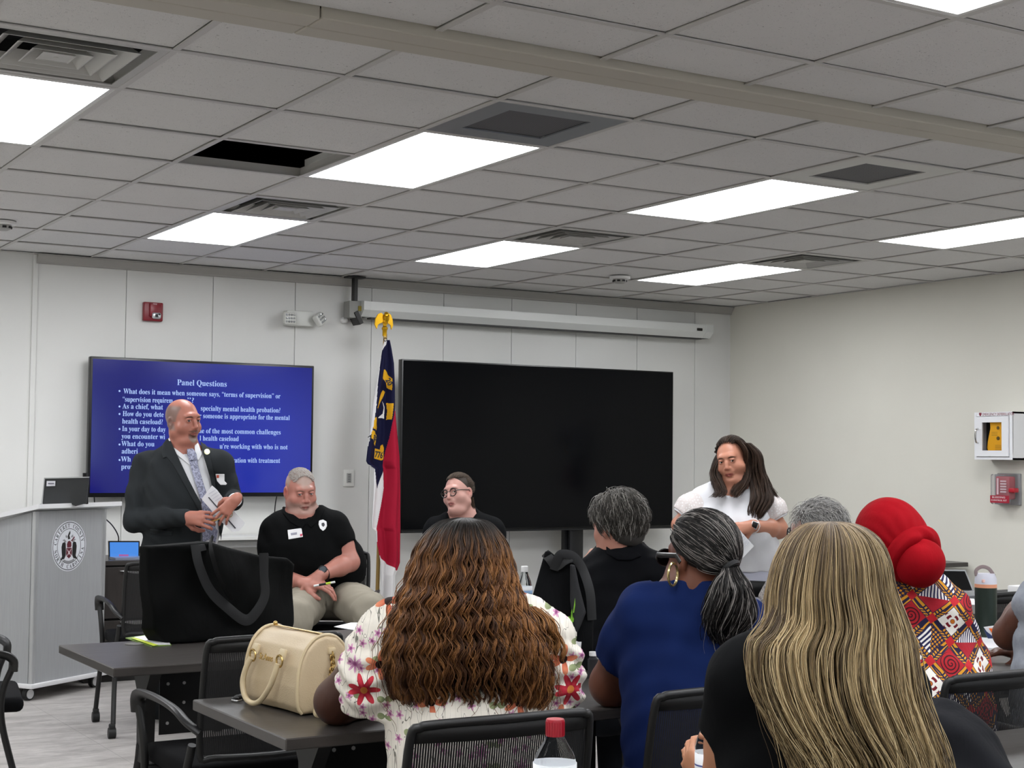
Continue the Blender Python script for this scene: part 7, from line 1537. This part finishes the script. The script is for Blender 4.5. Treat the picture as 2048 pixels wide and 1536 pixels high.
def gray_man():
    D=5.66; F=hframe(-168); R=hframe(-138,-6,-3); hc=atd(1236,1052,D)
    pt=dict(neck=atd(1244,1112,D),shL=atd(1190,1152,D+.06),shR=atd(1306,1150,D-.04),hip=atd(1245,1400,D-.05),cr=.17,wr=.165,hr=.18,flat=.68,nr=.058)
    elL,wrL=atd(1158,1222,D+.2),atd(1165,1140,D+.24); elR,wrR=atd(1340,1236,D+.05),atd(1280,1240,D+.35)
    sk=skin('skin pink man','B07C6C','96605a',brow='5a5048',blush='B8685C',rough=.42)
    p,J=seated('man with thick grey hair in a black shirt seen from behind, hand at chin',F,pt,[(A3(pt['shL']),elL,wrL,CU*.8+CR*.45,CR,1,(.9,1.,1.,1.)),(A3(pt['shR']),elR,wrR,-CR,-CU,1,CUR)],(hc,R),sk,head_kw=dict(sc_=1.02,jaw=1.08),eye='3a3a3a')
    SM=fabric('shirt black','0A0B0F',.8,1200,.25,.2,fold=6); t=S(); nk=A3(J['neck']); torso(t,J,.018); t.cone(nk-[0,0,.05],nk+[0,0,.035],.086,.072,.02); t.plane(J['hip']-[0,0,.06],(0,0,-1)); sl=[]
    for a_,b_,c_ in ((J['shL'],elL,wrL),(J['shR'],elR,wrR)): z=S(); z.chain([a_,b_,b_*.4+c_*.6],[.078,.062,.05],.03); sl.append((z,b_*.45+c_*.55,nrm(c_-b_),.044))
    ev,lh=garment(t,sl,(nk+[0,0,.03],F[:,1],.080,0,.25),folds(F[:,1],.0065,seed=61)); sculpt('black_shirt',t,HB*1.2,SM,p,ev=ev,lohi=lh); lowers(p,J,F,fabric('dark trousers','1d1f24',.85))
    col=S(); col.cone(nk+[0,0,.012],nk+[0,0,.04],.088,.076,.01); patch('shirt_collar',ev,.008,[(1212,1092),(1228,1104),(1250,1108),(1275,1104),(1283,1112),(1262,1121),(1235,1120),(1213,1108)],SM,p,D+.03,h=.003,off0=-.012)
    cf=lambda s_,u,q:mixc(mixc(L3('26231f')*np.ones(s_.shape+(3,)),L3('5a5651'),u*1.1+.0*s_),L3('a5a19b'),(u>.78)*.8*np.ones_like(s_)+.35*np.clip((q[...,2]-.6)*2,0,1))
    hair_cap('hair',hc,R,lambda d:((d[:,2]>.30)&(d[:,1]<.82))|((d[:,1]<.28)&(d[:,2]>-.75)&~((d[:,2]<-.05)&(d[:,1]>-.35)&(np.abs(d[:,0])>.6)))|((d[:,1]<.45)&(d[:,2]>-.1)&(d[:,2]<.35)),lambda d:np.stack([d[:,0]*.5,-.25+.0*d[:,2],-1.0+d[:,2]*.3],1),int(5200/HS),cf,hair_mat('hair strands'),p,L=.055,lift=.015,r=.0016,k=9,seed=62,jit=.16)
    u_=S(); u_.ell(hc+R@np.array([0,-.018,.034]),(.083,.098,.092),R); u_.ell(hc+R@np.array([0,-.05,-.035]),(.066,.052,.055),R,.03); u_.plane(hc+R@np.array([0,.058,.05]),R@nrm([0,1,-.5])); u_.plane(hc+R@np.array([0,-.01,-.03]),R@nrm([0,.8,-1.])); sculpt('hair_underlayer',u_,.005,P('hair base 2b2825','2b2825',.7),p)
def curly_woman():
    D=6.16; F=hframe(-160); R=hframe(-108,0,0); hc=atd(1632,1070,D)
    pt=dict(neck=atd(1632,1128,D),shL=atd(1578,1158,D+.05),shR=atd(1690,1158,D-.04),hip=atd(1632,1380,D),cr=.15,wr=.15,hr=.17,flat=.7)
    elL,wrL=atd(1536,1226,D+.15),atd(1560,1180,D+.32); elR,wrR=atd(1715,1226,D+.1),atd(1660,1230,D+.3)
    sk=skin('skin light older','BE9080','9a645c',blush='C08070',rough=.45)
    p,J=seated('grey short haired woman wearing glasses, mostly hidden behind the blonde woman',F,pt,[(A3(pt['shL']),elL,wrL,CU,CR,1,CUR),(A3(pt['shR']),elR,wrR,-CR,-CU,1,CUR)],(hc,R),sk,eye='4a5a66')
    m=Mat('grey print fabric','8E8A88',.85); v=m.obj(); m.col(m.mix(m.noise(v,34,3,.6,2.).step(.45,.55),'6F6D6E','A9A19C')); t=S(); torso(t,J,.018); t.plane(J['hip']-[0,0,.06],(0,0,-1)); nk=A3(J['neck']); sl=[]
    for a_,b_,f_ in ((J['shL'],elL,.72),(J['shR'],elR,.72)): z=S(); c=a_+(b_-a_)*f_; z.chain([a_,c+(b_-a_)*.1],[.078,.072],.03); sl.append((z,c,nrm(b_-a_),.058))
    ev,lh=garment(t,sl,(nk+[0,0,.02],F[:,1],.075,0,.3),folds(F[:,1],.004,seed=71)); sculpt('patterned_top',t,HB*1.4,m.m,p,ev=ev,lohi=lh); lowers(p,J,F,fabric('dark trousers','1d1f24',.85))
    cf=lambda s_,u,q:mixc(L3('5c5a58')*np.ones(s_.shape+(3,)),L3('cfcdca'),u*1.1+.0*s_)
    hair_cap('hair',hc,R,lambda d:((d[:,2]>.28)&(d[:,1]<.80))|((d[:,1]<.2)&(d[:,2]>-.7)),lambda d:np.stack([d[:,1]*.8,-.8+.0*d[:,2],-.5+d[:,0]*.5],1),int(3600/HS),cf,hair_mat('hair strands'),p,L=.06,lift=.018,r=.0013,k=9,seed=72,jit=.4)
    u_=S(); u_.ell(hc+R@np.array([0,-.018,.036]),(.085,.100,.094),R); u_.plane(hc+R@np.array([0,.055,.05]),R@nrm([0,1,-.5])); u_.plane(hc+R@np.array([0,-.01,-.03]),R@nrm([0,.8,-1.])); sculpt('hair_underlayer',u_,.006,P('hair base 6e6c6a','6e6c6a',.7),p)
    spectacles('eyeglasses','dark framed glasses on the grey haired woman behind the blonde',hc,R,p,.025,'1a1818',1.04)
def blonde_woman():
    D=2.52; F=hframe(172); R=hframe(178,-4,0); hc=atd(1652,1206,D+.02)
    pt=dict(neck=atd(1660,1306,D+.0),shL=atd(1492,1362,D+.05),shR=atd(1778,1392,D+.02),hip=atd(1670,1900,D-.04),cr=.148,wr=.135,hr=.165,flat=.7,rsh=.052)
    elL,wrL=atd(1446,1606,D+.16),atd(1436,1568,D+.40); elR,wrR=atd(1790,1620,D+.2),atd(1700,1600,D+.45)
    sk=skin('skin tan blonde','B98264',None,rough=.42,freck=.06)
    p,J=seated('woman with very long straight blonde hair in a black t-shirt, nearest the camera',F,pt,[(A3(pt['shL']),elL,wrL,CF*.75-CR*.6+CU*.35,CR,1,(.5,.6,.65,.7)),(A3(pt['shR']),elR,wrR,-CR,-CU,1,CUR)],(hc,R),sk,rarm=(.050,.045,.038,.026),hr=HB)
    BM=fabric('tee black','07080A',.85,900,.2,.2,fold=7); t=S(); torso(t,J,.012); nk=A3(J['neck']); t.plane(J['hip']-[0,0,.06],(0,0,-1)); sl=[]
    for a_,b_,f_ in ((J['shL'],elL,.42),(J['shR'],elR,.42)): z=S(); c=a_+(b_-a_)*f_; z.chain([a_,c+(b_-a_)*.12],[.066,.064],.03); sl.append((z,c,nrm(b_-a_),.0545))
    ev,lh=garment(t,sl,(nk+[0,0,.03],F[:,1],.066,0,.2),folds(F[:,1],.003,seed=81)); sculpt('black_tshirt',t,HB*.8,BM,p,ev=ev,lohi=lh); lowers(p,J,F,fabric('jeans','2a3448',.85))
    d0,d1,d2,d3=L3('4a3c2c'),L3('85704f'),L3('b59a6e'),L3('e2cda2')
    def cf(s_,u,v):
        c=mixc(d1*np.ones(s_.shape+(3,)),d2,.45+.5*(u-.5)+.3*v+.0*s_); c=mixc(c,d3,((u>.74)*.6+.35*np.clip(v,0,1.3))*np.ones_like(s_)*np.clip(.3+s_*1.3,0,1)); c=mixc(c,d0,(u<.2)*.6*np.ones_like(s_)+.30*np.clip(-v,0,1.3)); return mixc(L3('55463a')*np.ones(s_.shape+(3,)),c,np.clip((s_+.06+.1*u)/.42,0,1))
    A=lambda u,v,d,a,b:(atd(u,v,d),a,b); HM=hair_mat('hair strands')
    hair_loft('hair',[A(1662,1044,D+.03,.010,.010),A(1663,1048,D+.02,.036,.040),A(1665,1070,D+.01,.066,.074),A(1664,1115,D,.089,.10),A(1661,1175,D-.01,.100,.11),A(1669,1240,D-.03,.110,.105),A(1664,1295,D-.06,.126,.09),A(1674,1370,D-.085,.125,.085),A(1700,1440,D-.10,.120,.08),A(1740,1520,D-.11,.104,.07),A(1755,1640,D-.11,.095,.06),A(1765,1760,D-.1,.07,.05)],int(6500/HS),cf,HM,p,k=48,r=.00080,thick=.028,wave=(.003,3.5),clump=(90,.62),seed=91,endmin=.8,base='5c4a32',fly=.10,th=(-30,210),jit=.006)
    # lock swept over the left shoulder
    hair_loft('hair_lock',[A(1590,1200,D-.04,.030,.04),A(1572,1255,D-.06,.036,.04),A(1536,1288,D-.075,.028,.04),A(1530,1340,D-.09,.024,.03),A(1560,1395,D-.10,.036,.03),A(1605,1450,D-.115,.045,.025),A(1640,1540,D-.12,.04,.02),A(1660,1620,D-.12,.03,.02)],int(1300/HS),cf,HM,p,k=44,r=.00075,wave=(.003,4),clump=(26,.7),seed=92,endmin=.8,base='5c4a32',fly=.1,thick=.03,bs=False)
def wrap_woman():
    D=4.4; F=hframe(178); R=hframe(-162,-12,-14); hc=atd(1783,1092,D)
    pt=dict(neck=atd(1803,1160,D+.02),shL=atd(1748,1222,D+.05),shR=atd(1886,1226,D-.02),hip=atd(1856,1530,D-.08),cr=.150,wr=.155,hr=.185,flat=.74,rsh=.055)
    elL,wrL=atd(1722,1340,D+.15),atd(1760,1350,D+.4); elR,wrR=atd(1926,1332,D+.06),atd(1890,1345,D+.36)
    sk=skin('skin deep brown','4A2C22',None,rough=.42,freck=.1)
    p,J=seated('woman in a red knotted head wrap and colourful patchwork print dress',F,pt,[(A3(pt['shL']),elL,wrL,CR,-CU,-1,CUR),(A3(pt['shR']),elR,wrR,-CR,-CU,1,CUR)],(hc,R),sk,hr=HB*1.3)
    AM=african(); t=S(); torso(t,J,.020); nk=A3(J['neck']); t.plane(J['hip']-[0,0,.1],(0,0,-1)); t.cone(nk-[0,0,.05],nk+[0,0,.03],.085,.075,.02)
    for a_,b_,c_ in ((J['shL'],elL,wrL),(J['shR'],elR,wrR)): t.chain([a_,b_,b_*.5+c_*.5],[.078,.074,.066],.03)
    ev,lh=garment(t,(),(nk+[0,0,.03],F[:,1],.07,0,.2),folds(F[:,1],.0055,seed=101)); sculpt('print_dress',t,HB*.9,AM,p,(nk,RCT),ev=ev,lohi=lh); lowers(p,J,F,fabric('dark trousers','1d1f24',.85))
    m=Mat('wrap red jersey','8E0616',.8,spec=.1); v=m.obj(); m.col(m.mix(m.noise(v,14,3),'84040F','A30A1A')); m.bump(m.noise(m.scale(v,(1,1,.4)),60,3,.6,1.)*2+m.noise(v,900,2)*.3,.35,.002); WM=m.m
    z=S(); c1=atd(1788,1078,D); c2=atd(1836,1117,D-.10); ax=nrm(c2-c1); z.ell(hc+R@np.array([0,-.012,.038]),(.092,.112,.104),R,.02); z.ell(c1,(.100,.118,.094),np.stack([nrm(np.cross(ax,[0,0,1.])),ax,np.cross(nrm(np.cross(ax,[0,0,1.])),ax)],1),.02)
    x=nrm(np.cross(ax,[0,0,1.])); y=np.cross(x,ax)
    wr1=lambda P:.0016*np.sin(np.arctan2((P-c1)@x,(P-c1)@y)*19+5*np.sin((P-c1)@ax*22+(P-c1)@x*9))*np.clip(.35+6*((P-c1)@ax),.1,1)
    cr_=c1+ax*.098
    ring=[cr_+x*.066*math.cos(a)+y*.066*math.sin(a)+ax*.004*math.sin(a*2) for a in np.linspace(0,2*PI,25)]
    z.plane(hc+R@np.array([0,.03,-.05]),R@nrm([0,.6,-1])); sculpt('head_wrap',z,.0042,WM,p,wr=wr1)
    z=S(); z.chain(ring,[.022]*25,.012); sculpt('wrap_twist',z,.0042,WM,p,wr=lambda P:.0022*np.sin(np.arctan2((P-cr_)@x,(P-cr_)@y)*3+((P-cr_)@ax)*170+2*np.sin((P-cr_)@x*40)))
    z=S(); z.ell(c2+ax*.02,(.066,.064,.066),np.stack([x,ax,y],1)); z.ell(c2+ax*.01-y*.02,(.064,.055,.06),np.stack([x,ax,y],1),.02); sculpt('wrap_knot',z,.0042,WM,p,wr=lambda P:.003*np.sin(((P-c2)@x)*110+4*np.sin((P-c2)@ax*25))*np.clip(1-((P-c2)@ax)*12,0,1))
def denim_person():
    D=5.0; F=hframe(165); R=hframe(-160,0,0); hc=atd(2147,1080,D)
    pt=dict(neck=atd(2144,1150,D),shL=atd(2076,1212,D+.02),shR=atd(2220,1212,D),hip=atd(2146,1490,D-.05),cr=.15,wr=.15,hr=.18,flat=.72)
    elL,wrL=atd(2018,1268,D+.16),atd(2072,1165,D+.2); elR,wrR=atd(2120,1318,D+.28),atd(2040,1303,D+.28)
    sk=skin('skin warm brown','5E3A2C',None,rough=.42,freck=.08)
    p,J=seated('person in a light denim vest at the right edge, bare elbow on the table',F,pt,[(A3(pt['shL']),elL,wrL,CU,CR,1,CUR),(A3(pt['shR']),elR,wrR,-CR*1.,-CU,1,(.25,.3,.3,.3))],(hc,R),sk,rarm=(.056,.052,.044,.028))
    m=Mat('light denim','8C929C',.9); v=m.obj(); m.col(m.mix(m.noise(v,30,4,.6),'747A86','A7ACB4')); m.bump(m.noise(v,26,3,.5,1.),.4,.004); t=S(); torso(t,J,.022); nk=A3(J['neck']); t.plane(J['hip']-[0,0,.02],(0,0,-1)); t.chain([J['hip']+[0,0,.1],J['hip']],[.18,.19],.04,sq=(F[:,1],.75))
    def ev(P):
        d=t.ev(P)-.003*np.sin(P[:,2]*60+P[:,0]*40); q=P-A3(J['shL']); r=np.linalg.norm(q-np.outer(q@nrm(elL-A3(J['shL'])),nrm(elL-A3(J['shL']))),axis=1)-.062; return np.maximum(d,-np.maximum(r,-(q@nrm(elL-A3(J['shL'])))+.01))
    sculpt('denim_vest',t,HB*1.2,m.m,p,ev=ev,lohi=t.bounds()); lowers(p,J,F,fabric('jeans','2a3448',.85))
    hair_cap('hair',hc,R,lambda d:((d[:,2]>.3)&(d[:,1]<.82))|((d[:,1]<.28)&(d[:,2]>-.75)),lambda d:np.stack([d[:,0]*.5,-.25+.0*d[:,2],-1.0+.0*d[:,2]],1),int(900/HS),lambda s_,u,q:mixc(L3('0e0b0a')*np.ones(s_.shape+(3,)),L3('2a2420'),u+.0*s_),hair_mat('hair strands'),p,L=.03,lift=.008,r=.002,k=5,seed=112)
PEOPLE=[suit_man,polo_man,glasses_woman,white_woman,auburn_woman,blue_woman,gray_man,curly_woman,blonde_woman,wrap_woman,denim_person]
for f in [furniture_bags,bottles]+PEOPLE:
    f()
w=bpy.data.worlds.new('world'); sc.world=w; w.use_nodes=True; w.node_tree.nodes['Background'].inputs[0].default_value=(.05,.05,.05,1); w.node_tree.nodes['Background'].inputs[1].default_value=.2
vs.exposure=0
sc.cycles.max_bounces=8; sc.cycles.diffuse_bounces=4; sc.cycles.glossy_bounces=3; sc.cycles.transmission_bounces=6; sc.cycles.transparent_max_bounces=6
